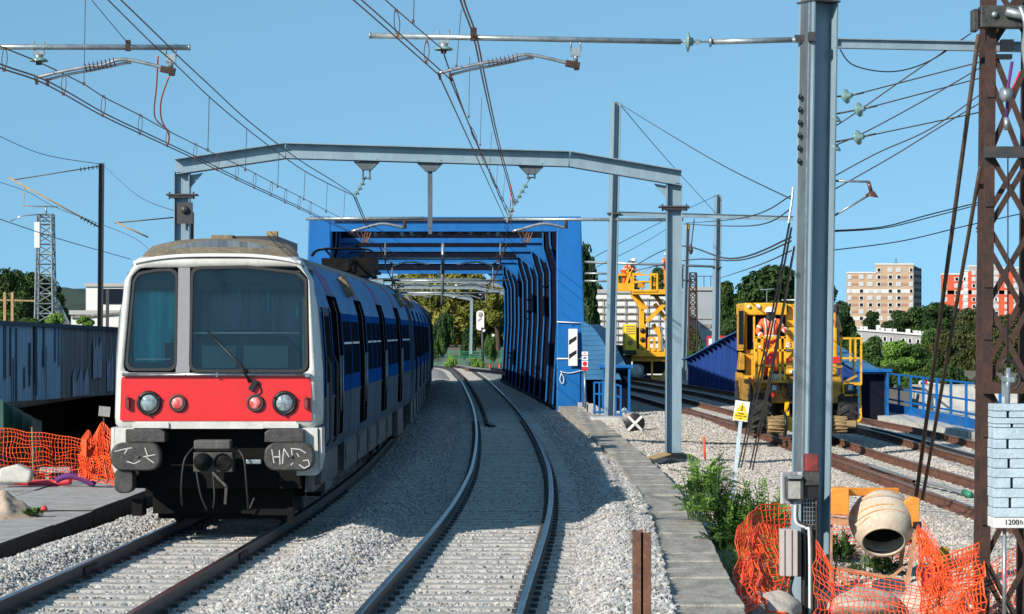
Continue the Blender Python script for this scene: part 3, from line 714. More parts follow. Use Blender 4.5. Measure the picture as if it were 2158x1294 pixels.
# buffers, steps, coupler
def plate(m, cx, cz, w, h, r, y0, y1, chamf=0):
    p = rpoly([(cx - w / 2, cz - h / 2), (cx + w / 2, cz - h / 2), (cx + w / 2, cz + h / 2), (cx - w / 2, cz + h / 2)], r, 6); n = len(p); vs = []
    for y, k in ((y0 + .04, .96), (y0, .90), (y0 + .0, .5)): pass
    lo = [(y1, 1.0), (y0 + .05, 1.0), (y0 + .015, .97), (y0, .9)]
    for y, k in lo: vs += [(cx + (x - cx) * k, y, cz + (z - cz) * k) for x, z in p]
    fs = [(i * n + j, i * n + (j + 1) % n, (i + 1) * n + (j + 1) % n, (i + 1) * n + j) for i in range(3) for j in range(n)] + [tuple(range(3 * n, 4 * n)), tuple(range(n))[::-1]]
    m.add(vs, fs)
for s, cu in ((-1, -1.02), (1, 1.0)):
    m = MB(T1); plate(m, cu, 1.0, .67, .37, .155, -.30, -.16); m.lathe([(.13, 0), (.13, .5)], (cu, -.17, 1.0), (0, 1, 0), 14)
    m.lathe([(.018, 0), (.022, .006)], (cu + .04, -.302, 1.0), (0, -1, 0), 10)
    b = m.build('buffer', 'grime', train)
    k = MB(T1)
    if s > 0:                                        # chalk marks HA 5 on the right-hand buffer
        st = [[(-.23, .10), (-.20, -.08)], [(-.13, .09), (-.12, -.10)], [(-.22, .0), (-.13, .0)], [(-.09, -.09), (-.07, .11), (-.0, .0)], [(.02, .11), (.14, .10), (.22, .05)], [(.03, .10), (.04, .02)], [(.10, .05), (.13, .0)], [(.18, -.05), (.25, -.04), (.27, -.11), (.20, -.15), (.13, -.10)], [(.02, -.11), (.05, -.08)]]
    else:
        st = [[(-.28, .07), (-.16, .10), (-.05, .12)], [(.12, .12), (.16, .0)], [(.10, .0), (.26, .03)], [(.14, -.01), (.24, -.08)], [(-.12, -.06), (-.02, -.09), (.06, -.05)], [(-.15, .04), (-.1, .12)]]
    for q in st:
        for a, c in zip(q, q[1:]): k.bar((cu + a[0], -.301, 1.0 + a[1]), (cu + c[0], -.301, 1.0 + c[1]), .012, .003, (0, 1, 0))
    k.build('chalk_mark', 'chalk', b)
    m = MB(T1); m.prism([(-.26, 0), (.26, 0), (.26, .17), (-.2, .17), (-.26, .13)], (s * .92, -.14, 1.185), (s, 0, 0), (0, 0, 1), (0, .4, 0)); m.build('buffer_step', 'grime', train, .01)
k = MB(T1)
for a, c in (((1.16, 1.14), (1.26, 1.15)), ((1.18, 1.17), (1.17, 1.10)), ((1.26, 1.15), (1.29, 1.12))): k.bar((a[0], -.012, a[1]), (c[0], -.012, c[1]), .018, .004, (0, 1, 0))
k.build('paint_mark', 'yellow', train)
m = MB(T1); plate(m, -1.19, .68, .25, .33, .09, -.24, .05); m.build('foot_step', 'grime', train)
m = MB(T1); m.bx(-.26, .26, -.32, -.05, .80, 1.06); m.build('coupler', 'grime', train, .012); cp = train.children[-1] if False else None
m = MB(T1); m.bx(-.25, .23, -.36, -.06, 1.10, 1.22); m.build('coupler_cover', 'skirt', train, .02)
m = MB(T1); m.lathe([(.12, 0), (.12, .05), (.10, .1), (.03, .16), (.02, .17)], (-.13, -.32, .935), (0, -1, 0), 18); m.build('coupler_cone', 'under', train)
m = MB(T1); m.lathe([(.118, 0), (.118, .02), (.10, .02), (.09, -.1)], (.125, -.32, .935), (0, -1, 0), 18); m.build('coupler_socket', 'under', train)
m = MB(T1); m.bar((.0, -.33, .80), (.18, -.36, .62), .05, .03); m.bar((.18, -.36, .62), (.16, -.33, .38), .035, .02); m.build('coupler_lever', 'grime', train)
m = MB(T1)
for pts in ([(-.27, -.2, 1.12), (-.38, -.3, .95), (-.42, -.3, .6), (-.42, -.2, .35)], [(.28, -.2, 1.12), (.40, -.3, .98), (.44, -.3, .6), (.45, -.2, .3)], [(-.22, -.3, .8), (-.16, -.33, .5), (-.08, -.3, .3)], [(-.0, -.3, .78), (.02, -.33, .5), (.0, -.3, .32)], [(.52, -.1, .45), (.46, -.12, .3)]): m.tube(curve_pts(pts, 6), .014, 6)
m.build('hose', 'rubber', train)
m = MB(T1); m.box((.52, -.16, .93), (.2, .07, .06)); m.build('uncoupling_handle', 'galv', train, .01)
# underframe, bogies
m = MB(T1)
m.bx(-1.04, 1.04, .35, 2.4, .96, 1.37); m.bx(-1.12, 1.12, .3, 25.4, .55, 1.0); m.bx(-.95, .95, .75, 2.2, .18, .6)
m.bx(-1.12, -.98, .0, .4, .2, .42); m.bx(.5, 1.05, -.1, -.02, .22, .30); m.bx(.96, 1.04, -.12, .0, .10, .32); m.bx(-.9, .95, .9, .96, .10, .3)
m.build('underframe', 'under', train)
def bogie(T, t0, par):
    m = MB(T)
    for s in (-1, 1): m.bx(s * 1.0 - .09, s * 1.0 + .09, t0 - 2.0, t0 + 2.0, .4, .68); m.bx(s * 1.08 - .1, s * 1.08 + .1, t0 - .4, t0 + .4, .3, .6)
    m.bx(-1, 1, t0 - .3, t0 + .3, .4, .65); b = m.build('bogie', 'under', par)
    for a in (-1.2, 1.2):
        m = MB(T)
        for s in (-1, 1): m.lathe([(.05, 0), (.46, .0), (.46, .02), (.49, .02), (.49, .05), (.45, .13), (.1, .13)], (s * .78, t0 + a, .47), (-s, 0, 0), 24)
        m.tube([(-.8, t0 + a, .47), (.8, t0 + a, .47)], .08, 8); m.build('wheelset', 'steel_dark', b)
for t in (3.0, 22.6): bogie(T1, t, train)
for t0, t1, z0 in ((.35, 1.5, .50), (1.6, 2.9, .42), (3.0, 4.6, .50), (6.0, 8.9, .48), (9.2, 11.6, .48), (12, 14.4, .48), (14.8, 17.5, .48), (17.9, 19.8, .48), (21.2, 23.6, .40)):
    m = MB(T1); m.bx(1.15, 1.27 + .05 * (z0 < .45), t0, t1, z0, 1.0); m.bx(1.27, 1.285, t0 + .2, t1 - .3, .62, .9); m.build('skirt_panel', 'skirt', train, .015)
m = MB(T1); m.bx(1.2, 1.36, .55, 2.05, .58, .98); m.build('entrance_step', 'skirt', train, .02)
# roof: grimy brow above the cab, pods, pantograph
m = MB(T1); m.smooth = True
rows = []
for t, k, dz in ((.17, 1.0, 0), (.26, 1.01, .03), (.36, .99, .10), (.62, .93, .22), (.85, .86, .26), (1.3, .84, .265), (1.35, .82, .2)):
    rows.append([(u * 1.10 * k, t, 3.655 + dz - .10 * abs(u) ** 3 - (.0 if abs(u) < .98 else .05)) for u in [i / 12 for i in range(-12, 13)]])
m.grid(rows); m.build('cab_brow', 'roof_grime', train)
m = MB(T1); m.smooth = True; m.grid([[(u * 1.115, t, 3.645 + dz - .10 * abs(u) ** 3) for u in [i / 12 for i in range(-12, 13)]] for t, dz in ((.10, 0), (.09, .03), (.14, .045), (.22, .03))]); m.build('rain_gutter', 'facade_white', train)
m = MB(T1); m.bx(-.18, .12, .9, 2.6, 3.88, 3.965); m.build('roof_pod', 'roof_grime', train, .01)
m = MB(T1); m.bx(.12, .72, 1.0, 4.0, 3.84, 3.955); m.build('roof_pod', 'steel_dark', train, .01)
m = MB(T1); m.bx(.52, .66, 1.5, 1.7, 3.95, 4.04); m.build('horn', 'wood', train)
def pantograph(T, t, par, nm='pantograph'):
    m = MB(T); m.bx(-.75, .75, t - .9, t + .9, 3.95, 4.02)
    for x in (-.6, .6):
        for y in (-.7, .7): m.lathe([(.05, 0), (.09, .05), (.05, .07), (.09, .11), (.05, .14)], (x, t + y, 3.86), (0, 0, 1), 8)
    p = m.build(nm, 'under', par)
    m = MB(T); m.tube([(-.5, t - .7, 4.05), (-.35, t + .7, 4.35)], .035, 6); m.tube([(.5, t - .7, 4.05), (.35, t + .7, 4.35)], .035, 6); m.tube([(-.35, t + .7, 4.35), (-.45, t - .5, 4.52)], .025, 6); m.tube([(.35, t + .7, 4.35), (.45, t - .5, 4.52)], .025, 6); m.bx(-.5, .5, t + .1, t + .3, 4.0, 4.2)
    m.build('arm', 'steel_dark', p)
    m = MB(T)
    for y in (-.25, .05): m.tube(curve_pts([(-.72, t - .5 + y, 4.34), (-.62, t - .5 + y, 4.46), (-.4, t - .5 + y, 4.5), (0, t - .5 + y, 4.51), (.4, t - .5 + y, 4.5), (.62, t - .5 + y, 4.46), (.72, t - .5 + y, 4.34)], 4), .022, 6)
    m.bx(-.4, .4, t - .8, t - .4, 4.50, 4.53); m.build('collector_head', 'under', p)
    m = MB(T)
    for a, b in ((-.4, .3), (.1, -.3), (.5, .5)): m.tube(curve_pts([(a, t - .4, 4.05), (a + .1, t, 4.28), (b, t + .4, 4.1), (b, t + 1.4, 4.0)], 6), .02, 5)
    m.build('roof_cable', 'cable', p)
    m = MB(T)
    for x, y, h_ in ((-.3, -.3, .30), (.35, .2, .34), (.1, 1.3, .30), (.6, -1.3, .28)): m.bx(x - .2, x + .2, t + y - .3, t + y + .3, 4.0, 4.0 + h_)
    m.build('drive_box', 'under', p)
pantograph(T1, 24.0, train)
m = MB(T1)
for t in (17.0, 18.4, 20.5, 21.6): m.lathe([(.06, 0), (.1, .05), (.06, .08), (.1, .13), (.04, .2)], (.55, t, 3.84), (0, 0, 1), 8)
m.bx(.1, .9, 18.8, 20.2, 3.8, 4.16); m.tube(curve_pts([(.55, 17, 4.05), (.6, 17.8, 4.12), (.55, 18.4, 4.05), (.6, 19.5, 4.2)], 6), .025, 5); m.tube(curve_pts([(.55, 20.5, 4.05), (.6, 21, 4.2), (.55, 21.6, 4.05), (.4, 23, 4.3)], 6), .025, 5); m.build('roof_insulator', 'under', train)
# ---- following cars
for k in range(1, 4):
    d = D0 + .0 + k * 26.1; T = car_frame(d, 25.6)
    m = MB(T); shell(m, .25, 25.4); car = m.build('carriage', BODY, train)
    m = MB(T); m.bx(-1.1, 1.1, .3, 25.3, .5, 1.0); m.build('underframe', 'under', car)
    if k < 3: car_side(T, car, (3.1, 9.0, 15.0, 21.0), .4, 25.4, .6, False)
    m = MB(T); m.bx(-1.05, 1.05, -.45, .25, 1.0, 3.6); m.build('gangway', 'rubber', car)
    m = MB(T)
    for q in range(6): m.bx(1.14, 1.3, 1.2 + q * 4, 3.6 + q * 4, .45, .98)
    m.build('skirt_panel', 'skirt', car)
    m = MB(T); m.box((1.22, 1.6, 3.36), (.16, .5, .34), (0, -.5, 0)); m.build('vent_hood', 'roof_grime', car)
# ------------------------------------------------------------------ blue through bridge over the running tracks
BD0, BD1 = 89.0, 142.0
br = thing('girder_bridge', (-2.4, BD0, 0), 'tall blue steel through bridge spanning the tracks behind the train', 'bridge')
def bxl(d): return lerp(1.55, -.55, (d - BD0) / (BD1 - BD0))     # inner face of the right-hand wall
def bll(d): return lerp(-6.30, -8.45, (d - BD0) / (BD1 - BD0))
top = lambda d: lerp(6.62, 6.45, (d - BD0) / (BD1 - BD0))
# end portals
for sx, x0, x1, nm in ((1, 1.55, 2.46, 'portal_post'), (-1, -7.12, -6.30, 'portal_post')):
    m = MB(); xa, xb = (x0, x1) if sx > 0 else (x0, x1)
    k = .16 if sx > 0 else 0; k2 = 0 if sx > 0 else .16
    vs = [(xa - k2, BD0, -.3), (xb + k, BD0, -.3), (xb - .06 * (sx > 0), BD0, 6.66), (xa + .06 * (sx < 0), BD0, 6.66)]; vs += [(a, b + .9, c) for a, b, c in vs]
    m.add(vs, [(0, 1, 2, 3), (4, 7, 6, 5), (0, 4, 5, 1), (1, 5, 6, 2), (2, 6, 7, 3), (3, 7, 4, 0)])
    o = m.build(nm, 'blue', br, .04)
    m = MB(); xx = x0 if sx > 0 else x1
    if sx > 0: m.bar((xb - .85, BD0 - .012, 3.9), (xb - .02, BD0 - .012, 3.25), .025, .012); m.bar((xb - .8, BD0 - .012, 3.35), (xb - .25, BD0 - .012, 2.95), .025, .012); m.bar((xb - .25, BD0 - .012, 2.95), (xb - .38, BD0 - .012, 2.85), .025, .012); m.build('seam', 'blue_deep', o)
m = MB(); m.bx(-6.30, 1.55, BD0 + .0, BD0 + .35, 6.14, 6.60); m.bx(-6.30, 1.55, BD0 - .10, BD0 + .5, 6.60, 6.64); m.build('portal_beam', 'blue', br)
m = MB(); m.bx(-6.25, .95, BD0 - .13, BD0 - .10, 6.50, 6.59); m.build('gutter', 'steel_dark', br)
for f, sgn in ((bxl, 1), (bll, -1)):
    m = MB()
    off = .36 * sgn
    vs = [(f(BD0 + .9) + off, BD0 + .9, -.4), (f(BD1) + off, BD1, -.4), (f(BD1) + off, BD1, top(BD1)), (f(BD0 + .9) + off, BD0 + .9, top(BD0))]
    vs += [(a + sgn * .05, b, c) for a, b, c in vs]; m.add(vs, [(0, 1, 2, 3), (4, 7, 6, 5), (0, 4, 5, 1), (1, 5, 6, 2), (2, 6, 7, 3), (3, 7, 4, 0)]); m.build('web_plate', 'blue_shaded', br)
    m = MB(); a, b = f(BD0), f(BD1)
    vs = [(a - .1 * sgn, BD0 + .9, 6.45), (b - .1 * sgn, BD1, 6.3), (b + .42 * sgn, BD1, 6.3), (a + .42 * sgn, BD0 + .9, 6.45)]; vs += [(x, y, z + .17) for x, y, z in vs]
    m.add(vs, [(0, 3, 2, 1), (4, 5, 6, 7), (0, 1, 5, 4), (1, 2, 6, 5), (2, 3, 7, 6), (3, 0, 4, 7)]); m.build('top_flange', 'blue', br)
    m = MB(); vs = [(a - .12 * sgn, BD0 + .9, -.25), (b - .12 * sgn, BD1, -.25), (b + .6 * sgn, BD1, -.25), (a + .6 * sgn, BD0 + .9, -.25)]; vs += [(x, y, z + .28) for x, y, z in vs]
    m.add(vs, [(0, 3, 2, 1), (4, 5, 6, 7), (0, 1, 5, 4), (1, 2, 6, 5), (2, 3, 7, 6), (3, 0, 4, 7)]); m.build('bottom_flange', 'blue_shaded', br)
    n = 12
    for i in range(n):                              # tapering U-frame ribs
        d = lerp(BD0 + 2.0, BD1 - .6, i / (n - 1)); x = f(d)
        m = MB(); prof = [(.35, -.2), (-.02, -.2), (.16, 3.1), (.14, 4.9), (-.10, 5.75), (-.12, 6.35), (.35, 6.4)]
        m.prism(prof, (x, d, 0), (sgn, 0, 0), (0, 0, 1), (0, .05, 0)); rb_ = m.build('rib', 'blue_shaded', br); m = MB()
        for (p0, z0), (p1, z1) in zip(prof[1:5], prof[2:6]):
            m.prism([(-.09, 0), (.09, 0), (.09, .05), (-.09, .05)], (x + sgn * p0, d + .02, z0), (0, 1, 0), (-sgn, 0, 0), ((p1 - p0) * sgn, 0, z1 - z0))
        m.build('flange', 'blue', rb_)
for d in (96.5, 106, 121, 141):                       # cross beams overhead
    z = top(d) + .0
    m = MB(); m.bx(bll(d) - .1, bxl(d) + .1, d - .16, d + .16, z - .60, z - .42); m.bx(bll(d) - .1, bxl(d) + .1, d - .12, d + .12, z - .06, z - .02)
    for f, sgn in ((bxl, 1), (bll, -1)): m.prism([(0, 0), (-.9, 0), (0, -.8)], (f(d), d - .03, z - .55), (sgn, 0, 0), (0, 0, 1), (0, .06, 0))
    cbm = m.build('cross_beam', 'blue', br); m = MB(); m.bx(bll(d) - .1, bxl(d) + .1, d - .02, d + .02, z - .42, z - .06); m.build('web', 'blue_shaded', cbm)  # web coloured dark for the shade under the top flange
m = MB(); m.bx(1.62, 2.36, BD0 - .05, BD0 - .02, 0, 1.72); m.build('access_panel', 'blue', br)
m = MB(); m.tube([(1.55, BD0 - .08, 1.72), (2.5, BD0 - .08, 1.72)], .025, 6); m.tube(curve_pts([(1.66, BD0 - .09, 1.28), (2.0, BD0 - .1, 1.22), (2.44, BD0 - .09, 1.32)], 5), .016, 6)
m.tube(curve_pts([(1.72, BD0 - .09, 1.25), (1.66, BD0 - .12, 1.0), (1.75, BD0 - .12, .85), (1.8, BD0 - .12, 1.02), (1.72, BD0 - .1, 1.2)], 5), .016, 6); m.tube([(1.56, BD0 - .06, 3.0), (2.5, BD0 - .06, 2.95)], .02, 6); m.build('rope', 'white_plain', br)
# ------------------------------------------------------------------ second blue bridge of the works tracks: two bow girders
def bow(name, f, d0, d1, z0, zm, z1, label, teeth, flip):
    t = thing(name, (f(d0), d0, 0), label, 'girder')
    n = 40; th = .34; dm = lerp(d0, d1, .5)
    def zt(d):
        q = (d - d0) / (d1 - d0)
        return lerp(z0, z1, q) + (zm - lerp(z0, z1, q)) * math.sin(math.pi * q) ** 1.3
    m = MB(); ds = [lerp(d0, d1, i / n) for i in range(n + 1)]; rows = [[], [], [], []]
    for d in ds:
        x = f(d); b = zR(d) - .3; rows[0].append((x, d, b)); rows[1].append((x, d, zt(d))); rows[2].append((x + .07, d, zt(d))); rows[3].append((x + .07, d, b))
    m.grid(rows); m.add([rows[k][0] for k in range(4)], [(0, 1, 2, 3)]); m.add([rows[k][-1] for k in range(4)], [(0, 3, 2, 1)])
    m.build('web_plate', 'blue_deep', t)
    m = MB(); r = [[], [], [], []]
    for d in ds:
        x = f(d); z = zt(d); r[0].append((x - th, d, z)); r[1].append((x - th, d, z + .05)); r[2].append((x + .07 + th, d, z + .05)); r[3].append((x + .07 + th, d, z))
    m.grid(r + [r[0]]); m.add([r[k][0] for k in range(4)], [(0, 3, 2, 1)]); m.build('top_flange', 'blue_top', t)
    m = MB()
    for i in range(1, n, 1):
        d = ds[i]; x = f(d); z = zt(d)
        for s in (-1, 1):
            xx = x + (0 if s < 0 else .07)
            m.bx(min(xx, xx + s * .16), max(xx, xx + s * .16), d - .02, d + .02, zR(d) - .25, z - .02)
            m.prism([(0, 0), (.3, 0), (0, -.32)], (xx, d + .02, z), (s, 0, 0), (0, 0, 1), (0, .04, 0))
    m.build('stiffener', 'blue_deep', t)['kind'] = 'stuff'
    m = MB(); x = f(d0); m.bx(x - th, x + .07 + th, d0 - .06, d0, zR(d0) - .3, z0 + .0); m.build('end_plate', 'blue', t)
    m = MB(); m.bx(x - .55, x + .6, d0 - .5, d0 + .02, z0 + .0, z0 + .09); m.bx(x - .45, x - .38, d0 - .45, d0 - .05, -.3, z0); m.bx(x + .43, x + .5, d0 - .45, d0 - .05, -.3, z0); m.build('end_frame', 'blue', t)
    m = MB(); m.bx(x - .37, x + .42, d0 - .08, d0 - .065, zR(d0) - .2, z0 - .08); m.build('end_shade_panel', 'blue_shaded', t)  # flat dark sheet painting the shade of the end opening
    return t
bow('bow_girder', lambda d: tA(d) - .75 - 2.25 + .02 * (d - 86), 86.5, 116, 1.45, 2.9, 1.4, 'blue bow girder with sloping plated top just right of the tall bridge portal', False, 1)
bow('bow_girder', lambda d: tA(d) - .75 + 5.0 + (11.3 - 11.0) * (1 - smooth(80, 95, d)), 80.5, 117.5, 1.40, 2.9, 1.35, 'blue corrugated bow girder with toothed curved top behind the yellow machines', True, -1)
# sloping boarded plate beside the portal
m = MB(); rows = []
for i in range(13):
    q = i / 12; z = lerp(3.0, 1.05, q); y = lerp(88.85, 86.0, q); xr = 2.52 + 1.15 * q ** .62
    rows.append([(2.40, y, z), (xr, y, z), (xr, y + .1, z - .1)])
m.grid(rows)
for i in range(1, 12, 1):
    a, b = rows[i][0], rows[i][1]
    m.bar((a[0], a[1] - .01, a[2] + .012), (b[0], b[1] - .01, b[2] + .012), .02, .02)
tag(m.build('sloping_plate', 'blue_top'), 'curved sloping blue plate against the right side of the bridge portal', 'bridge plate')

# ------------------------------------------------------------------ portal gantry over both tracks
def g3(px, py, s): return W(px, py, s)
SG = 97.0; YG = F / SG
g = thing('portal_gantry', (-1.8, YG, 0), 'grey steel portal gantry arching over the train and the empty track', 'gantry')
XL, XR = -7.16, 3.52
for x, zt, nm in ((XL, 6.12, 'post'), (XR, 5.88, 'post')):
    m = MB(); m.ibeam((x - .02, YG, -.35), (x, YG, zt), .28, .34, .022, up=(0, 1, 0), rot=R(90)); o = m.build(nm, 'steel_paint', g)
    zc = 5.62 if x < 0 else 5.36
    m = MB(); m.box((x, YG, zc), (.66, .42, .035)); m.box((x, YG, zc - .05), (.5, .36, .03))
    for bx_ in (-.26, .26): m.lathe([(.02, 0), (.02, .16)], (x + bx_, YG - .15, zc - .1), (0, 0, 1), 6)
    m.build('collar', 'steel_dark', o)
    if x < 0:
        m = MB(); m.box((x + .08, YG - .2, zc - .4), (.34, .04, .46)); m.ball((x + .08, YG - .24, zc - .33), .09, 8, 6); m.build('cable_clamp', 'steel_dark', o)
    else:
        m = MB(); m.bx(x - .2, x + .2, YG - .2, YG + .2, -.3, .02); m.build('base_wrap', 'black', o)
bp = [(XL - .13, 6.23), (-4.92, 6.58), (1.25, 6.40), (XR + .14, 5.99)]
for (x0, z0), (x1, z1), ww in zip(bp, bp[1:], (0, 0, 0)):
    m = MB(); m.ibeam((x0, YG, z0), (x1, YG, z1), .42, .34, .022, up=(0, 0, 1)); m.build('beam', 'steel_paint', g)
for x, z, s in ((XL + .17, 6.05, 1), (XR - .16, 5.82, -1)):
    m = MB(); m.prism([(0, 0), (.28, .05), (0, -.28)], (x, YG - .015, z), (s, 0, 0), (0, 0, 1), (0, .03, 0)); m.build('gusset', 'steel_paint', g)
def bracket(x, zt, zb, big=False):
    m = MB(); m.prism([(-.28, 0), (.28, 0), (.10, -.18), (-.10, -.18)], (x, YG - .12, zt), (1, 0, 0), (0, 0, 1), (0, .24, 0))
    if big: m.ibeam((x, YG, zt - .15), (x, YG, zb), .10, .10, .012, up=(0, 1, 0)); m.box((x, YG, zb - .06), (.07, .07, .14))
    else: m.bx(x - .09, x - .055, YG - .06, YG + .06, zb, zt - .15); m.bx(x + .055, x + .09, YG - .06, YG + .06, zb, zt - .15); m.box((x, YG, zb + .03), (.2, .03, .03))
    for q in (-.24, .24): m.lathe([(.018, 0), (.018, .1)], (x + q, YG - .1, zt - .04), (0, 0, 1), 6)
    m.build('drop_bracket', 'steel_mid', g)
bracket(-3.16, 6.34, 5.95); bracket(-1.78, 6.31, 4.9, True); bracket(.42, 6.25, 5.97)
def insulator_string(pts, name, label, r=.075, cat='insulator', disc='glass_ins', n=4, where=(.3, .7)):
    o = thing(name, pts[0], label, cat); p, q = Vector(pts[0]), Vector(pts[-1])
    m = MB(); m.tube([p, q], .014, 5)
    m.build('rod', 'galv', o)
    for k in range(n):
        t = lerp(where[0], where[1], k / max(1, n - 1)); c = p.lerp(q, t); ax = (q - p).normalized()
        m = MB(); m.lathe([(.03, -.03), (r * .5, -.02), (r, 0), (r * .92, .015), (r * .4, .02), (.03, .05)], c, ax, 12); m.build('disc', disc, o)
    return o
insulator_string([W(772, 372, SG), W(748, 412, SG)], 'insulator_string', 'insulator chain hanging from the left bracket of the gantry', n=3, where=(.35, .85))
insulator_string([W(1118, 374, SG), W(1082, 432, SG)], 'insulator_string', 'insulator chain slanting down from the right bracket of the gantry', n=4, where=(.3, .85))
insulator_string([W(1082, 432, SG), W(1068, 468, SG)], 'insulator_string', 'lower insulator link below the chain on the gantry right bracket', n=2, where=(.3, .7))

# ------------------------------------------------------------------ overhead line equipment on the near mast (d = 28.4 m)
S1 = 190.0
MX = (1722 - CX) / S1; MY = F / S1
mast = thing('catenary_mast', (3.3, MY, -.6), 'tall light grey steel mast in the right foreground carrying boxes and cables', 'mast')
b0, b1 = W(1704, 1330, S1), W(1728, -170, S1)
def mastpt(z): t = (z - b0.z) / (b1.z - b0.z); return b0.lerp(b1, t)
m = MB(); m.ibeam(b0 + Vector((0, 0, -.3)), b1, .30, .32, .02, up=(0, 1, 0), rot=R(90 + 28) * -1 if False else R(90 - 28)); m.build('shaft', 'steel_paint', mast)
c, s_ = math.cos(R(28)), math.sin(R(28))
def ml(x, y, z): p = mastpt(z); return p + Vector((x * c - y * s_, x * s_ + y * c, 0))      # mast-local to world (x across, y away)
zof = lambda py: H - (py - YH) / S1
m = MB()
z0, z1 = zof(1060), zof(-100)
m.section(ml(-.16, .0, z0), ml(-.16, .0, z1), [(-.115, -.03), (.10, -.03), (.10, .0), (-.115, .0)], (-c, -s_, 0)); m.build('cable_channel', 'steel_mid', mast)
m = MB(); m.section(ml(-.16, -.05, z0), ml(-.16, -.05, z1), [(-.012, -.05), (.012, -.05), (.012, .0), (-.012, .0)], (-c, -s_, 0)); m.build('cable_conduit', 'galv', mast)
m = MB()
for k in range(6): z = zof(205 + k * 27); m.lathe([(.03, 0), (.034, .012), (.014, .02)], ml(-.192, .04, z), (-c, -s_, 0), 10)
m.build('cable_hole', 'black', mast)
m = MB(); m.box(ml(.0, 0, zof(5)), (.34, .36, .02), (0, 0, R(28))); m.build('splice_plate', 'steel_dark', mast)
# arm to the left with insulated section
def seg(a, b): return W(a[0], a[1], S1), W(b[0], b[1], S1)
arm = thing('cantilever_arm', W(1700, 84, S1), 'long galvanised cantilever tube reaching left from the near mast', 'cantilever')
m = MB(); m.tube(seg((778, 75), (1435, 88)), .031, 12); m.lathe([(.036, 0), (.036, .02)], W(778, 75, S1), (1, 0, 0), 12); m.build('arm_tube', 'galv', arm)
m = MB(); m.tube(seg((1500, 88), (1668, 84)), .031, 12); m.tube(seg((1668, 84), (1700, 84)), [.03, .05]); m.build('arm_tube', 'galv', arm)
m = MB(); m.tube(seg((1432, 88), (1502, 88)), .012, 6); m.box(W(1470, 88, S1), (.05, .05, .05)); m.lathe([(.02, -.02), (.06, -.01), (.06, .01), (.02, .02)], W(1497, 88, S1), (1, 0, 0), 10)
m.build('link_rod', 'galv', arm)
m = MB(); m.lathe([(.02, -.03), (.05, -.02), (.115, .0), (.11, .012), (.05, .03), (.045, .06), (.02, .07)], W(1449, 88, S1), (1, 0, 0), 16); m.build('glass_disc', 'glass_ins', arm)
m = MB(); m.box(W(1690, 80, S1), (.16, .1, .06)); m.box(W(1706, 82, S1) + Vector((0, -.2, 0)), (.07, .12, .1)); m.build('clamp', 'steel_dark', arm)
def hanger(px, py, par):
    m = MB()
    for q in (-11, 11): m.tube(curve_pts([W(px + q, py - 12, S1), W(px + q, py + 2, S1), W(px + q * .7, py + 14, S1)], 4), .010, 5)
    m.box(W(px, py + 13, S1), (.12, .05, .04)); m.lathe([(.05, 0), (.045, -.05), (.02, -.07)], W(px, py + 16, S1), (0, 0, 1), 10); h = m.build('hanger', 'galv', par)
    m = MB(); m.lathe([(.02, .03), (.06, .02), (.11, -.01), (.10, -.02), (.02, -.015)], W(px, py + 27, S1), (0, 0, 1), 16); m.build('glass_disc', 'glass_ins', h)
    m = MB(); m.box(W(px, py + 34, S1), (.06, .04, .04)); m.build('clamp', 'rust', h)
def regarm(dx, dy, par_label, arm_o, dropx, dropy0, dropy1):
    t = thing('registration_arm', W(1215 + dx, 138 + dy, S1), par_label, 'registration arm')
    P1 = [(925, 154), (970, 143), (1030, 131), (1065, 127), (1095, 117), (1120, 116), (1160, 124), (1200, 134)]
    P2 = [(948, 157), (990, 146), (1040, 137), (1080, 129), (1110, 122), (1125, 121)]
    m = MB(); m.tube(curve_pts([W(x + dx, y + dy, S1) for x, y in P1], 4), .020, 10); m.build('tube', 'alu', t)
    m = MB(); m.tube(curve_pts([W(x + dx, y + dy, S1) + Vector((0, .06, 0)) for x, y in P2], 4), .016, 8); m.build('tube', 'alu', t)
    m = MB()
    for k in range(8):
        q = k / 7; m.lathe([(.03, -.006), (.058, 0), (.03, .006)], W(lerp(1030, 1090, q) + dx, lerp(132.5, 120, q) + dy, S1) + Vector((0, .02, 0)), (1, 0, .2), 12)
    m.build('insulator', 'porcelain', t)
    m = MB()
    for x, y in ((925, 158), (948, 161)): m.bar(W(x + dx, y - 6 + dy, S1), W(x + dx + 3, y + 10 + dy, S1), .03, .03)
    m.build('wire_clip', 'rust', t)
    m = MB()
    for q in (-10, 10): m.tube([W(dropx + q, dropy0 - 12, S1), W(dropx + q, dropy0 + 18, S1)], .012, 6)
    m.box(W(dropx, dropy0 + 20, S1), (.11, .06, .09)); m.tube([W(dropx, dropy0 + 22, S1), W(dropx, dropy1 - 6, S1)], .028, 10); m.build('drop_tube', 'galv', t)
    m = MB(); m.box(W(dropx - 6, dropy1, S1), (.16, .08, .07), (0, .2, 0)); m.box(W(dropx + 2, dropy1 + 6, S1), (.06, .06, .06)); m.build('pivot', 'rust', t)
    return t
hanger(935, 75, arm)
m = MB(); m.box(W(998, 72, S1), (.07, .09, .14)); m.build('wire_saddle', 'rust', arm)
regarm(0, 0, 'curved double registration arm with ribbed insulator below the right cantilever tube', arm, 1213, 90, 136)
arm2 = thing('cantilever_arm', W(-160, 99, S1), 'galvanised cantilever tube entering from the left edge above the train', 'cantilever')
m = MB(); m.tube(seg((-260, 98), (400, 100)), .031, 12); m.lathe([(.036, 0), (.036, .02)], W(397, 100, S1), (1, 0, 0), 12); m.build('arm_tube', 'galv', arm2)
hanger(82, 99, arm2)
m = MB(); m.box(W(270, 96, S1), (.05, .07, .12)); m.build('wire_saddle', 'rust', arm2)
regarm(-850, 10, 'curved double registration arm with ribbed insulator at the upper left', arm2, 360, 104, 148)

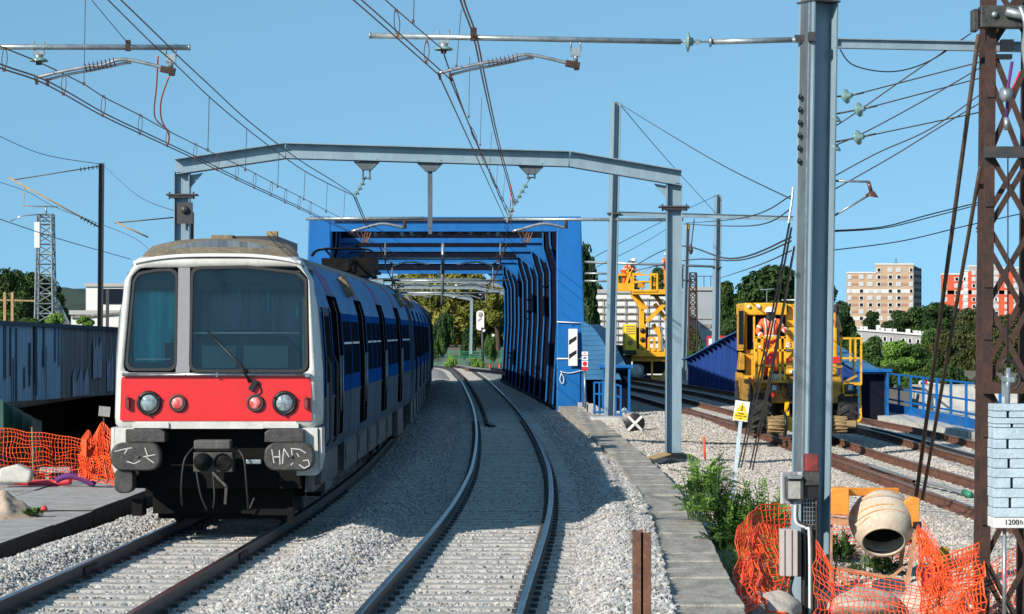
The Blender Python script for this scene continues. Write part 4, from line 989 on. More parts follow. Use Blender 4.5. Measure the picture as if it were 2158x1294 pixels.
# ------------------------------------------------------------------ overhead lines
def wire(par, name, pts, r=.009, mat='wire', n=4, sag=True):
    m = MB(); m.tube(curve_pts(pts, 5) if len(pts) > 2 else pts, r, n); return m.build(name, mat, par)
def along(pts, t):
    tot = [(b - a).length for a, b in zip(pts, pts[1:])]; x = t * sum(tot)
    for (a, b), l in zip(zip(pts, pts[1:]), tot):
        if x <= l: return a.lerp(b, x / l)
        x -= l
    return pts[-1]
def droppers(par, up, lo, ts, loop=False, mat='wire', r=.0045, dx=.0):
    for t in ts:
        a, b = along(up, t), along(lo, t); m = MB()
        if loop:
            for s in (-1, 1): m.tube(curve_pts([a + Vector((.012 * s, 0, 0)), a.lerp(b, .5) + Vector((.028 * s, 0, 0)), b + Vector((.01 * s, 0, 0))], 3), r, 4)
        else: m.tube([a, b], r, 4)
        m.box(b, (.03, .03, .04)); m.box(a, (.03, .03, .03))
        m.build('dropper', mat, par)
# right-hand track
ol = thing('overhead_line', W(925, 158, S1), 'overhead wires above the empty right hand track', 'overhead line')
c1 = [W(600, -120, 260), W(745, 0, 222), W(925, 158, S1)]; c1b = [W(620, -118, 258), W(762, 0, 221), W(948, 166, S1)]
c2 = [W(925, 158, S1), W(1072, 478, 72)]; c2b = [W(948, 166, S1), W(1080, 478, 72)]
ms1 = [W(680, -125, 258), W(818, 5, 221), W(935, 106, S1)]; ms2 = [W(935, 106, S1), W(948, 150, 186), W(1012, 320, 120), W(1077, 455, 72)]
for p in (c1, c1b, c2, c2b): wire(ol, 'contact_wire', p, .0095, 'copper')
wire(ol, 'carrier_wire', ms1, .008, 'copper'); wire(ol, 'carrier_wire', ms2, .008, 'copper')
mm1 = [W(948, -90, 222), W(972, 5, 208), W(998, 78, S1), W(1020, 180, 160), W(1050, 310, 117), W(1084, 432, 97)]
mm2 = [p + Vector((.035, .02, .0)) for p in mm1]
wire(ol, 'messenger_wire', mm1, .010, 'copper'); wire(ol, 'messenger_wire', mm2, .010, 'copper')
lp = lambda x0, y0, x1, y1, s: droppers(ol, [W(x0, y0, s), W(x0 + 1, y0, s)], [W(x1, y1, s), W(x1 + 1, y1, s)], (.5,), True, 'copper')
lp(834, 22, 838, 74, 212); lp(899, 88, 898, 130, 195); droppers(ol, ms2, c2b, (.22, .36, .5, .62, .74, .86), True)
for a, b in (((873, -10), (871, 45)), ((972, 20), (962, 140)), ((990, 120), (988, 246)), ((1015, 205), (1012, 305)), ((1036, 278), (1032, 358)), ((1050, 330), (1046, 392)), ((1064, 370), (1060, 424))):
    s = lerp(210, 80, (b[1]) / 430); m = MB(); m.tube([W(*a, s), W(*b, s)], .0045, 4); m.box(W(*b, s), (.03, .03, .04)); m.build('dropper', 'wire', ol)
m = MB()
for a, b in (((1074, 388), (1080, 448)), ((1076, 400), (1070, 462)), ((1082, 440), (1068, 470))): m.tube(curve_pts([W(*a, 90), W((a[0] + b[0]) / 2 + 3, (a[1] + b[1]) / 2, 90), W(*b, 86)], 4), .010, 5)
m.build('jumper_cable', 'orange_cable', ol)
far = [[W(1072, 478, 72), W(1046, 545, 45), W(1010, 590, 33), W(975, 618, 26)], [W(1077, 455, 72), W(1040, 520, 45), W(1005, 573, 33), W(972, 606, 26)]]
wire(ol, 'contact_wire', far[0], .012); wire(ol, 'messenger_wire', far[1], .012)
droppers(ol, far[1], far[0], (.15, .3, .45, .6, .75), False, 'wire', .008)
# left-hand track
ol = thing('overhead_line', W(75, 172, S1), 'overhead wires above the train on the left track', 'overhead line')
sL = lambda x: ((CX - x) / F + .0086) / 5.43 * F
sM = lambda x: ((CX - x) / F + .012) / 4.11 * F
c1 = [W(x, y, sL(x)) for x, y in ((-150, 85), (0, 143), (93, 176), (214, 243), (297, 282), (351, 307), (413, 336), (502, 380), (599, 425), (653, 450), (700, 473), (745, 494))]
c1b = [p + Vector((.05, 0, .02)) for p in c1]
car = [W(x, y, sL(x)) for x, y in ((-150, 30), (0, 97), (84, 132), (174, 176), (220, 205), (295, 243), (351, 274), (413, 305), (460, 328), (517, 355), (587, 392), (641, 419), (700, 450), (745, 472))]
mes = [W(x, y, sM(x)) for x, y in ((180, -70), (255, 0), (351, 93), (371, 114), (444, 182), (514, 247), (587, 305), (641, 344), (700, 380), (745, 410))]
mes2 = [W(x, y, sM(x)) for x, y in ((150, -75), (228, 0), (324, 95), (367, 133), (442, 205), (521, 272), (589, 324), (643, 361), (700, 391), (745, 412))]
wire(ol, 'contact_wire', c1, .0095, 'copper'); wire(ol, 'contact_wire', c1b, .0095, 'copper'); wire(ol, 'carrier_wire', car, .008, 'copper'); wire(ol, 'messenger_wire', mes, .010, 'copper'); wire(ol, 'messenger_wire', mes2, .009, 'copper')
for x, y0, y1 in ((10, 102, 147), (135, 158, 198), (218, 203, 243), (296, 243, 281), (354, 275, 307), (412, 304, 334), (459, 327, 358), (500, 347, 378), (537, 366, 396), (572, 384, 412), (602, 399, 427), (631, 414, 440), (655, 426, 451)): droppers(ol, [W(x, y0, sL(x)), W(x + 1, y0, sL(x))], [W(x - 2, y1, sL(x)), W(x - 1, y1, sL(x))], (.5,), True, 'copper')
for x, y0, y1, s in ((441, 205, 316, sM(441)), (520, 272, 358, sM(520)), (588, 324, 393, sM(588)), (643, 362, 420, sM(643)), (690, 386, 446, sM(690)), (727, 402, 465, sM(727)), (180, 100, 176, 176)):
    m = MB(); m.tube([W(x, y0 if x != 180 else -10, s), W(x - 3, y1, s)], .0045, 4); m.box(W(x - 3, y1, s), (.03, .03, .04)); m.build('dropper', 'wire', ol)
m = MB(); m.tube([W(193, 0, 196), W(270, 92, S1)], .006, 4); m.build('stay_wire', 'wire', ol)
m = MB(); m.tube(curve_pts([W(333, 118, 172), W(330, 180, 168), W(326, 245, 160), W(352, 272, 156)], 6), .010, 6); m.tube(curve_pts([W(356, 162, 180), W(340, 210, 172), W(340, 250, 164), W(356, 285, 156), W(352, 306, 154)], 6), .010, 6); m.build('jumper_cable', 'orange_cable', ol)
wire(ol, 'feeder_wire', [W(745, 412, 97), W(772, 478, 72)], .014, 'copper'); wire(ol, 'feeder_wire', [W(750, 415, 97), W(778, 482, 72)], .012, 'copper')
far = [[W(745, 492, 70), W(850, 545, 45), W(905, 590, 33)], [W(772, 470, 70), W(862, 520, 45), W(915, 573, 33)]]
wire(ol, 'contact_wire', far[0], .012); wire(ol, 'messenger_wire', far[1], .012)

# equipment on the bridge front (d = 77 m) and inside the bridge
S2 = 70.0
def rail_bar(name, label, pts, r, s, mat='galv', cat='support tube'):
    m = MB(); m.tube([W(x, y, s) for x, y in pts] if len(pts) < 3 else curve_pts([W(x, y, s) for x, y in pts], 4), r, 8); return tag(m.build(name, mat), label, cat)
rail_bar('support_tube', 'thin grey support tube crossing the left half of the bridge portal', [(645, 461), (895, 460)], .05, S2)
rail_bar('support_tube', 'thin grey support tube reaching from the slim mast to the bridge portal', [(1062, 462), (1440, 463)], .05, S2)
for dx, lab, y in ((0, 'bent registration arm in front of the bridge above the pantograph', 0), (340, 'bent registration arm at the right side of the bridge portal', 0)):
    t = thing('registration_arm', W(852 + dx, 470, S2), lab, 'registration arm')
    m = MB(); m.tube(curve_pts([W(740 + dx, 488, S2), W(790 + dx, 474, S2), W(815 + dx, 472, S2), W(852 + dx, 480, S2)], 4), .045, 8); m.build('tube', 'alu', t)
    m = MB(); m.tube([W(853 + dx, 462, S2), W(853 + dx, 482, S2)], .05, 8); m.build('drop_tube', 'rust', t)
    m = MB()
    for a in (0, 1, 2): m.tube(curve_pts([W(748 + dx + a * 8, 482, S2), W(756 + dx + a * 9, 496, S2), W(765 + dx + a * 4, 512, S2), W(770 + dx + a * 6, 490, S2)], 5), .018, 5)
    m.build('jumper_cable', 'copper', t)
s3 = 60.0
t = thing('insulated_beam', W(905, 488, s3), 'dark insulator studded feeder beam crossing the bridge portal', 'feeder')
m = MB(); m.tube([W(745, 490, s3), W(1095, 490, s3)], .05, 6); m.build('beam', 'steel_dark', t)
for k in range(16): m = MB(); x = 770 + k * 20 + rnd.uniform(-4, 4); m.lathe([(.05, -.08), (.11, -.03), (.06, 0), (.11, .04), (.05, .1)], W(x, 490 + rnd.uniform(-3, 6), s3), (rnd.uniform(-.3, .3), 0, 1), 8); m.build('insulator', 'galv' if k % 3 else 'steel_dark', t)
for d, zz, dz in ((98, 5.75, .55), (112, 5.2, .5), (128, 4.9, .4)):
    t = thing('bridge_arm', (cR(d) - 1.8, d, zz), {98: 'first grey contact line support between the bridge walls', 112: 'second grey contact line support deeper inside the bridge', 128: 'farthest grey contact line support inside the bridge'}[d], 'support frame')
    x = cR(d) - 1.83
    m = MB(); m.tube([(x, d, top(d) - .5), (x, d, zz - .9)], .07, 6); m.build('drop_post', 'galv', t)
    m = MB(); m.tube([(x - 2.6, d, zz - .3), (x + 2.9, d, zz - .3)], .05, 6); m.build('cross_tube', 'galv', t)
    for s, q in ((-1, 0), (1, 1)):
        m = MB(); m.tube(curve_pts([(x + s * .5, d, zz - .55), (x + s * 1.3, d, zz - .42), (x + s * 2.0, d, zz - .62)], 4), .045, 6); m.build('tube', 'alu', t)
        m = MB(); m.tube([(x + s * 2.2, d, zz + .3), (x + s * 2.2, d, zz - .7)], .03, 5); m.build('hanger_rod', 'galv', t)
        m = MB(); m.tube(curve_pts([(x + s * 2.5, d, zz + .4), (x + s * 2.2, d + .5, zz - .3), (x + s * 1.7, d, zz - .6)], 4), .03, 5); m.build('jumper_cable', 'copper', t)
# gantries beyond the bridge
def gantry(px0, px1, pxk, y0, yk, y1, s, label, post):
    t = thing('portal_gantry', W(px1, y1, s), label, 'gantry')
    pts = [W(px0, y0, s), W(pxk, yk, s), W(px1, y1, s)]
    for a, b in zip(pts, pts[1:]): m = MB(); m.ibeam(a, b, .25, .30, .03); m.build('beam', 'galv', t)
    if post: m = MB(); m.ibeam(W(px1, y1, s), W(px1 - 2, 746, s), .22, .26, .02, up=(0, 1, 0)); m.build('post', 'steel_paint', t)
    m = MB(); m.tube([W(lerp(px0, px1, .3), y0 + 2, s), W(lerp(px0, px1, .3), y0 + 42, s)], .05, 5); m.build('hanger_rod', 'galv', t)
gantry(700, 1062, 1005, 590, 592, 602, 33, 'nearest pale gantry arching over the tracks past the bridge', False)
gantry(740, 1062, 1000, 604, 605, 617, 31, 'middle pale gantry arching over the tracks past the bridge', False)
gantry(780, 994, 930, 616, 618, 630, 26, 'farthest gantry past the bridge with its post visible', True)

# ------------------------------------------------------------------ other masts
def hmast(px0, py0, px1, py1, s, w, label, rot=28, name='catenary_mast', cat='mast', mat='steel_paint', plates=()):
    t = thing(name, W(px1, py1, s), label, cat)
    m = MB(); m.ibeam(W(px1, py1, s), W(px0, py0, s), w * .75, w * .8, w * .07, up=(0, 1, 0), rot=R(90 - rot)); m.build('shaft', mat, t)
    for y in plates: m = MB(); m.box(W(lerp(px0, px1, (y - py0) / (py1 - py0)), y, s), (w * 1.3, w * .9, .05)); m.build('collar', 'steel_dark', t)
    return t
hmast(1298, 215, 1284, 885, 70, .30, 'slim grey mast between the bridge portal and the elevating platform', plates=(450,))
hmast(1513, 410, 1508, 755, 44, .36, 'distant grey mast before the pale container building', plates=(563,))
hmast(1449, 470, 1440, 800, 44, .25, 'slender grey mast beside the elevating platform, partly behind the gantry post', plates=(590,))
hmast(403, 447, 402, 520, 75, .16, 'short dark post top showing above the train roof', mat='steel_dark')
# left dark pole with its stays
pl = hmast(214, 344, 211, 692, 62, .24, 'dark steel pole standing above the painted wall at the left', 10, mat='steel_dark')
def stay(label, pts, s, r=.018, mat='wire', ins=None, name='stay_arm', cat='bracket'):
    t = thing(name, W(*pts[0], s), label, cat)
    m = MB(); m.tube([W(x, y, s) for x, y in pts], r, 6); m.build('rod', mat, t)
    if ins:
        a, b = Vector(W(*ins[0], s)), Vector(W(*ins[1], s)); m = MB()
        for k in range(5): m.lathe([(r, -.02), (.09, 0), (r, .02)], a.lerp(b, k / 4), b - a, 10)
        m.build('insulator', 'steel_dark', t)
    return t
stay('upper bracket arm of the dark pole with ribbed insulator', [(210, 350), (30, 379)], 62, .02, 'wire', ((204, 352), (170, 357)))
stay('slanting bracket arm of the dark pole with ribbed insulator', [(18, 374), (208, 478)], 62, .03, 'wood', ((172, 459), (200, 474)))
stay('short hanging frame under the slanting bracket arm at far left', [(52, 395), (50, 434), (122, 436)], 62, .02, 'wood')
stay('thin bracket arm left of the gantry post', [(242, 470), (368, 458)], 75, .02, 'wire')
stay('slanting bracket arm behind the left gantry post', [(243, 468), (312, 500)], 75, .025, 'wood')
stay('curved white drop arm hanging at the left edge', [(22, 466), (45, 455), (80, 452)], 62, .02, 'alu')
m = MB()
m.bx(-.06, .06, 0, .1, 0, .1)
def loose(label, pts, s0, s1, r=.008, mat='wire', n=8):
    ss = [lerp(s0, s1, i / (len(pts) - 1)) for i in range(len(pts))]
    m = MB(); m.tube(curve_pts([W(x, y, s) for (x, y), s in zip(pts, ss)], n), r, 4); return tag(m.build('cable', mat), label, 'cable')
loose('slack cable from the left edge to the dark pole top', [(-20, 278), (90, 325), (214, 346)], 70, 62, .011)
loose('slack cable from the dark pole top down to the gantry post', [(216, 346), (290, 412), (372, 446)], 62, 90, .009)
loose('low catenary cable falling behind the train from the left edge', [(-20, 455), (120, 502), (275, 546)], 60, 45, .016)
loose('thin cable sloping under the slanting bracket at the left', [(0, 384), (60, 405), (125, 440), (280, 500), (330, 545)], 60, 50, .010)
# cables between the slim mast and the near mast
loose('long straight stay from the slim mast top to the near mast', [(1308, 220), (1490, 330), (1668, 420)], 70, 150, .011)
loose('stay from the slim mast top down to the distant mast', [(1308, 222), (1400, 330), (1505, 446)], 70, 44, .016)
loose('upper cable dipping from the distant mast to the near mast', [(1445, 470), (1560, 460), (1668, 412)], 44, 150, .012)
loose('middle cable dipping from the gantry post to the near mast', [(1440, 472), (1580, 476), (1668, 440)], 60, 150, .012)
loose('cable sloping up from the bridge past the slim mast', [(1232, 553), (1330, 500), (1450, 440), (1510, 412)], 60, 44, .014)
loose('lower cable sloping up from the bridge behind the slim mast', [(1232, 575), (1360, 510), (1446, 455)], 60, 44, .013)
loose('heavy cable bundle sagging from the platform towards the near mast', [(1330, 565), (1420, 520), (1540, 545), (1668, 500)], 50, 140, .016)
loose('second heavy cable sagging from the platform towards the near mast', [(1340, 570), (1450, 548), (1560, 548), (1668, 508)], 50, 140, .014)
loose('low thin cable from the distant mast to the near mast', [(1512, 588), (1590, 562), (1668, 528)], 44, 140, .013)
bm = thing('cross_beam', W(1480, 456, 64), 'horizontal grey beam joining the slim mast to the near mast', 'beam')
m = MB(); m.ibeam(W(1302, 450, 70), W(1672, 460, 70), .10, .14, .014); m.build('beam', 'steel_paint', bm)
rail_bar('support_tube', 'thin tube level with the platform workers right of the bridge', [(1232, 552), (1510, 562)], .06, 44)
rail_bar('support_tube', 'lower thin tube behind the platform right of the bridge', [(1232, 576), (1300, 577)], .05, 44)
rail_bar('support_tube', 'lowest thin tube behind the slim mast right of the bridge', [(1232, 592), (1300, 593)], .05, 44)
# hanging chain hoist
t = thing('chain_hoist', W(1457, 465, 44), 'dark chain hoist hook hanging beside the slender mast', 'hoist')
m = MB(); m.tube([W(1463, 462, 44), W(1457, 515, 44)], .03, 5); m.build('chain', 'steel_dark', t); m = MB(); m.lathe([(.03, .25), (.10, .1), (.11, -.1), (.04, -.25)], W(1456, 525, 44), (0, 0, 1), 10); m.build('hook_block', 'steel_dark', t); m = MB(); m.box(W(1448, 478, 44), (.16, .1, .22)); m.build('hoist_body', 'yellow', t)
# right beam and wires between mast and rusty tower
bm = thing('cross_beam', W(1765, 92, S1), 'light grey I beam from the near mast to the rusty tower', 'beam')
m = MB(); m.ibeam(W(1758, 91, S1), W(2200, 100, S1), .10, .11, .014); m.build('beam', 'steel_paint', bm)
loose('cable looping under the beam between mast and rusty tower', [(1770, 104), (1800, 138), (1880, 151), (1960, 128), (2046, 70)], S1, S1, .007, 'cable')
loose('long stay rising from the mast to the tower top box', [(1757, 268), (1800, 240), (1900, 170), (2046, 70)], S1, S1, .007)
loose('second stay rising from the mast across to the tower', [(1757, 308), (1830, 275), (1950, 210), (2070, 140)], S1, S1, .007)
loose('third stay rising from the mast across to the tower', [(1757, 372), (1850, 322), (1960, 272), (2070, 196)], S1, S1, .007)
loose('lowest steep stay rising from the mast to the tower', [(1757, 400), (1880, 330), (1990, 262), (2070, 214)], S1, S1, .007)
loose('double slack cable dipping right of the near mast', [(1757, 486), (1860, 478), (1960, 452), (2090, 420)], S1, S1, .007, 'cable')
loose('twin of the slack cable dipping right of the near mast', [(1757, 488), (1860, 481), (1960, 458), (2090, 424)], S1, S1, .006, 'cable')
loose('lowest cable running right from the near mast to the frame edge', [(1757, 527), (1900, 508), (2040, 475), (2200, 440)], S1, S1, .006, 'cable')
for (x, y), (x2, y2), lab in (((1783, 203), (2068, 130), 'top'), ((1810, 231), (2068, 164), 'middle'), ((1808, 290), (2068, 236), 'bottom')):
    t = thing('strain_wire', W(x, y, S1), lab + ' strain wire with a glass disc between mast and rusty tower', 'strain wire')
    m = MB(); m.tube([W(x + 8, y - 1, S1), W(x2, y2, S1)], .007, 4); m.tube([W(x + 6, y - 1, S1), W(x + 38, y - 8, S1)], .012, 6); m.tube([W(1757, y + (0 if lab == 'top' else 10), S1), W(x, y, S1)], .010, 5); m.build('rope', 'wire', t)
    m = MB(); m.lathe([(.02, -.05), (.05, -.03), (.085, 0), (.08, .012), (.03, .03), (.03, .07)], W(x, y, S1), (.8, -.55, .15), 18); m.build('glass_disc', 'glass_ins', t)
for y, lab in ((250, 'upper'), (311, 'lower')):
    m = MB(); m.lathe([(.02, -.03), (.07, 0), (.065, .012), (.02, .03)], W(1761, y, S1), (.5, -.3, .8), 14); tag(m.build('insulator', 'glass_ins'), lab + ' glass disc half hidden behind the near mast edge', 'insulator')
t = thing('lamp_bracket', W(1757, 382, S1), 'bracket with an insulator tip on the right of the near mast', 'bracket')
m = MB(); m.tube([W(1754, 381, S1), W(1832, 383, S1)], .014, 6); m.tube([W(1754, 457, S1), W(1830, 412, S1)], .014, 6); m.build('tube', 'galv', t)
m = MB(); m.tube([W(1830, 383, S1), W(1836, 404, S1)], .022, 8); m.lathe([(.02, .03), (.07, -.02), (.08, -.03)], W(1838, 408, S1), (.2, 0, 1), 10); m.build('insulator', 'porcelain', t)
# black cables running down from the near mast to the ground
for k, (x0, y0, x1, y1, s1) in enumerate(((1664, 470, 1556, 985, 112), (1668, 480, 1562, 985, 112), (1670, 540, 1580, 988, 118), (1674, 520, 1586, 990, 118))):
    loose(('leftmost', 'second', 'third', 'rightmost')[k] + ' of the black cables slanting from the near mast to the ground', [(x0, y0), ((x0 + x1) / 2 + 3, (y0 + y1) / 2), (x1, y1)], 165, s1, .014, 'cable')
loose('white sheathed cable along the left edge of the near mast', [(1672, 395), (1668, 430), (1662, 470)], 186, 186, .012, 'white_plain')
# brown guy rods
for k, (x0, y0, x1, y1, s0, s1) in enumerate(((2062, 75, 1930, 1052, 196, 160), (2066, 352, 1944, 1052, 196, 160))):
    m = MB(); m.tube([W(x0, y0, s0), W(x1, y1, s1)], .026 - .003 * k, 8); tag(m.build('guy_rod', 'rod_brown'), ('long brown guy rod from the tower top', 'shorter brown guy rod from mid height of the rusty tower')[k], 'guy rod')
# ------------------------------------------------------------------ left side: road bridge girder, fences, clutter
rb = thing('road_bridge', (-13.2, 70, -1.6), 'low road bridge with peeling blue and grey ribbed girder left of the train', 'bridge')
def rbx(d): return lerp(-13.45, -12.85, (d - 67.5) / 15.5)
def girder(d0, d1, mat, off, name, z1f=lambda d: lerp(.79, .62, (d - 67.5) / 15.5)):
    m = MB(); n = max(2, int((d1 - d0) / .22)); r0, r1 = [], []
    for i in range(n + 1):
        d = lerp(d0, d1, i / n); x = rbx(d) + off + .025 * (i % 2) + .02 * math.sin(i * 1.7)
        r0.append((x, d, z1f(d))); r1.append((x, d, lerp(2.83, 2.69, (d - 67.5) / 15.5)))
    m.grid([r0, r1]); return m.build(name, mat, rb)
girder(50, 74.6, 'wall_blue', 0, 'painted_girder'); girder(74.6, 112, 'wall_grey', -.01, 'bare_girder')
def pale(d0, d1, za, zb):
    m = MB(); n = 8; rows = [[], []]
    for i in range(n + 1):
        d = lerp(d0, d1, i / n); rows[0].append((rbx(d) + .05, d, za)); rows[1].append((rbx(d) + .05, d, zb + .25 * math.sin(i * 2.1)))
    m.grid(rows); m.build('paint_patch', 'wall_pale', rb)
pale(76.2, 78.6, .72, 1.35)
m = MB()
for d, z, w, h in ((70.6, 1.9, .10, .9), (72.3, 1.9, .08, .5), (69.0, 1.75, .06, 2.0), (71.4, 1.85, .07, 1.95), (72.6, 1.5, .05, 1.5)): m.bx(rbx(d) + .05, rbx(d) + .06, d - w, d + w, z - h / 2, z + h / 2)
r = random.Random(5)
for k in range(16): d = r.uniform(66, 74.4); z = r.uniform(.9, 2.6); m.bx(rbx(d) + .05, rbx(d) + .058, d - r.uniform(.03, .1), d + r.uniform(.03, .12), max(.7, z - r.uniform(.2, 1.2)), min(2.8, z + r.uniform(.2, 1.0)))
m.build('paint_scar', 'roof_dark', rb)
pale(79.2, 80.6, 1.2, 2.3); pale(81.4, 82.4, .75, 1.8)
m = MB()
for d0, d1 in ((50, 67.5), (67.5, 83), (83, 112)):
    vs = []
    for d in (d0, d1):
        z = lerp(2.83, 2.69, (d - 67.5) / 15.5); vs += [(rbx(d) - .6, d, z), (rbx(d) + .12, d, z), (rbx(d) + .12, d, z + .11), (rbx(d) - .6, d, z + .11)]
    m.add(vs, [(0, 1, 5, 4), (1, 2, 6, 5), (2, 3, 7, 6), (3, 0, 4, 7), (0, 3, 2, 1), (4, 5, 6, 7)])
m.build('coping', 'roof_dark', rb)
m = MB(); m.bx(-40, -13.6, 48, 114, .55, .8); m.build('shade_deck', 'dark_concrete', rb); m = MB(); m.bx(-20, -19.6, 48, 114, -1.7, .55); m.bx(-20, -12.9, 113.5, 114, -1.7, 2.6); m.build('shade_wall', 'dark_concrete', rb)  # deck and walls added to keep light out from under the girder
gs = thing('sheet_fence', W(30, 905, 100), 'dark green sheet fence at the left edge below the painted girder', 'fence')
for k in range(5):
    m = MB(); x0, x1 = -12 + k * 20, 7 + k * 20; yt = 836 + k * 11; a, b = W(x0, yt, 100), W(x1, yt + 8, 100 - k * .5)
    m.add([(a.x, a.y, -1.2), (b.x, b.y, -1.2), b, a, (a.x, a.y + .06, -1.2), (b.x, b.y + .06, -1.2), b + Vector((0, .06, 0)), a + Vector((0, .06, 0))], [(0, 1, 2, 3), (4, 7, 6, 5), (0, 4, 5, 1), (1, 5, 6, 2), (2, 6, 7, 3), (3, 7, 4, 0)]); m.build('panel', 'green_sheet', gs)

def net(name, top, bot, nx, ny, wob, label, seed=1, th=.012, mat='net', slack=.0):
    tp_, bt = [W(*p) for p in top], [W(*p) for p in bot]; m = MB(); rows = []
    for j in range(ny + 1):
        v = j / ny; row = []
        for i in range(nx + 1):
            u = i / nx; p = along(tp_, u).lerp(along(bt, u), v)
            n1 = Vector((nz(u * 7, v * 5, 1, seed), nz(u * 6, v * 5, 1, seed + 5) * 1.6, nz(u * 7, v * 5, 1, seed + 9)))
            n2 = Vector((nz(u * 25, v * 16, 1, seed), nz(u * 25, v * 16, 1, seed + 3), nz(u * 25, v * 16, 1, seed + 7)))
            row.append(p + (n1 * wob + n2 * wob * .3) * min(1, .35 + 2 * v) + Vector((0, 0, -slack * math.sin(math.pi * u) * v)))
        rows.append(row)
    m.grid(rows); o = m.build(name, mat); w = o.modifiers.new('strands', 'WIREFRAME'); w.thickness = th; w.use_even_offset = False; w.use_boundary = True; w.use_replace = True
    return tag(o, label, 'safety net')
NL = 121
net('safety_net', [(-60, 897, NL), (0, 902, NL), (67, 911, NL), (125, 917, NL), (172, 927, NL)], [(-60, 1018, NL), (60, 1016, NL), (172, 1012, NL)], 34, 12, .07, 'wide open mesh of orange safety net at the left edge before the dark underpass', 3, .016)
net('safety_net', [(172, 925, 122), (186, 905, 122), (196, 922, 122), (216, 888, 122), (240, 915, 122), (262, 918, 122)], [(165, 1004, 124), (200, 1014, 124), (262, 1024, 124)], 26, 17, .06, 'bunched orange safety net hung on a stake beside the train', 8, .024)
m = MB(); m.bar(W(178, 925, 123), W(178, 1010, 123), .07, .05); tag(m.build('stake', 'net'), 'flat orange stake holding the left safety nets', 'stake')
m = MB(); m.bar(W(67, 900, 122), W(70, 1022, 122), .02, .02); tag(m.build('stake', 'wood'), 'thin wooden stake in the middle of the left safety net', 'stake')
m = MB(); m.tube([W(219, 905, 121), W(219, 868, 121)], .02, 6); m.cur = 1; m.box(W(220, 867, 121), (.19, .12, .16), (.1, .1, .2)); tag(m.build('marker_post', ['rust', 'concrete']), 'small grey marker block on a rod above the bunched orange net', 'marker')
def pipe(label, pts, r, s, mat='red_pipe', name='pipe'):
    m = MB(); m.tube(curve_pts([W(x, y, s) for x, y in pts], 5), r, 10); return tag(m.build(name, mat), label, 'pipe')
pipe('long red pipe lying on the ground behind the left safety net', [(-20, 1002), (50, 1016), (100, 1019), (150, 1014)], .06, 122)
pipe('striped purple cable bundle lying under the bunched orange net', [(118, 1012), (140, 1004), (165, 1006), (200, 1022)], .055, 123, 'side_purple')
pipe('red pipe with weeds lying beside the sand heap', [(20, 1100), (60, 1086), (98, 1070)], .045, 143)
pipe('short red pipe elbow at the left edge by the sand heap', [(-12, 1092), (5, 1083), (14, 1090), (18, 1104)], .05, 141)
m = MB(); m.prism([(-.3, 0), (.25, 0), (.3, .2), (.05, .32), (-.25, .25)], W(30, 1018, 124), (1, 0, 0), (0, 0, 1), (0, .3, 0)); tag(m.build('rubble_block', 'concrete_pale', None, .04), 'pale broken block behind the left safety net', 'rubble')
m = MB(); m.box(W(118, 990, 118), (.55, .3, .08)); m.box(W(100, 1002, 118), (.07, .07, .2)); m.box(W(140, 1002, 118), (.07, .07, .2)); tag(m.build('trestle', 'concrete_pale'), 'small pale trestle seen through the left safety net', 'trestle')

# ------------------------------------------------------------------ signs and small things right of the bridge portal
bs = thing('distance_board', (2.06, BD0 - .15, 1.5), 'white board with two black diagonal bars on the bridge portal', 'sign')
m = MB(); p0, p1 = W(1198, 771, 60.9), W(1217, 693, 60.9); m.bx(p0.x, p1.x, BD0 - .2, BD0 - .17, p0.z, p1.z); m.build('board', 'white_plain', bs)
m = MB(); wx = p1.x - p0.x; hz_ = p1.z - p0.z
for q in (.22, .60): m.prism([(p0.x + .02, p0.z + hz_ * (q - .04)), (p1.x - .03, p0.z + hz_ * (q + .11)), (p1.x - .03, p0.z + hz_ * (q + .21)), (p0.x + .02, p0.z + hz_ * (q + .09))], (0, BD0 - .204, 0), (1, 0, 0), (0, 0, 1), (0, .003, 0))
m.build('diagonal_bar', 'sign_black', bs)
ps = thing('post_sign', W(1232, 858, 66), 'narrow red white and blue notice on a thin post by the bridge portal', 'sign')
m = MB(); m.tube([W(1233, 860, 66), W(1232, 780, 66)], .03, 8); m.build('post', 'galv', ps)
m = MB(); a, b = W(1226, 781, 66.1), W(1239, 741, 66.1); m.bx(a.x, b.x, a.y, a.y + .02, a.z, b.z); pan = m.build('panel', 'white_plain', ps)
h = b.z - a.z
m = MB(); m.bx(a.x, b.x, a.y - .004, a.y - .001, a.z + h * .78, a.z + h * .82); m.bx(a.x, b.x, a.y - .004, a.y - .001, a.z, a.z + h * .2); m.bx(a.x + .07, b.x - .07, a.y - .004, a.y - .001, a.z + h * .9, a.z + h * .95); m.lathe([(.075, 0), (.075, .003), (.06, .003)], (lerp(a.x, b.x, .5), a.y - .001, a.z + h * .36), (0, -1, 0), 16); m.build('red_marking', 'red', ps)
m = MB(); m.bx(a.x, b.x, a.y - .004, a.y - .001, a.z + h * .52, a.z + h * .55); m.bx(a.x + .05, b.x - .05, a.y - .004, a.y - .001, a.z + h * .62, a.z + h * .71); m.build('blue_marking', 'blue', ps)
m = MB(); m.prism([(-.17, -.1), (.17, -.1), (.17, .42), (.09, .42), (.09, .28), (-.02, .28), (-.02, .42), (-.17, .42)], W(1229, 876, 66), (1, 0, 0), (0, 0, 1), (0, .3, 0)); tag(m.build('concrete_block', 'concrete', None, .015), 'upright concrete block with a notch under the post sign', 'block')
m = MB(); m.prism([(-.25, 0), (.45, 0), (.3, .2), (.0, .38), (-.25, .38)], W(1252, 876, 66), (1, 0, 0), (0, 0, 1), (0, .5, 0)); tag(m.build('concrete_block', 'concrete_pale', None, .02), 'wedge shaped pale concrete block in front of the small blue railing', 'block')
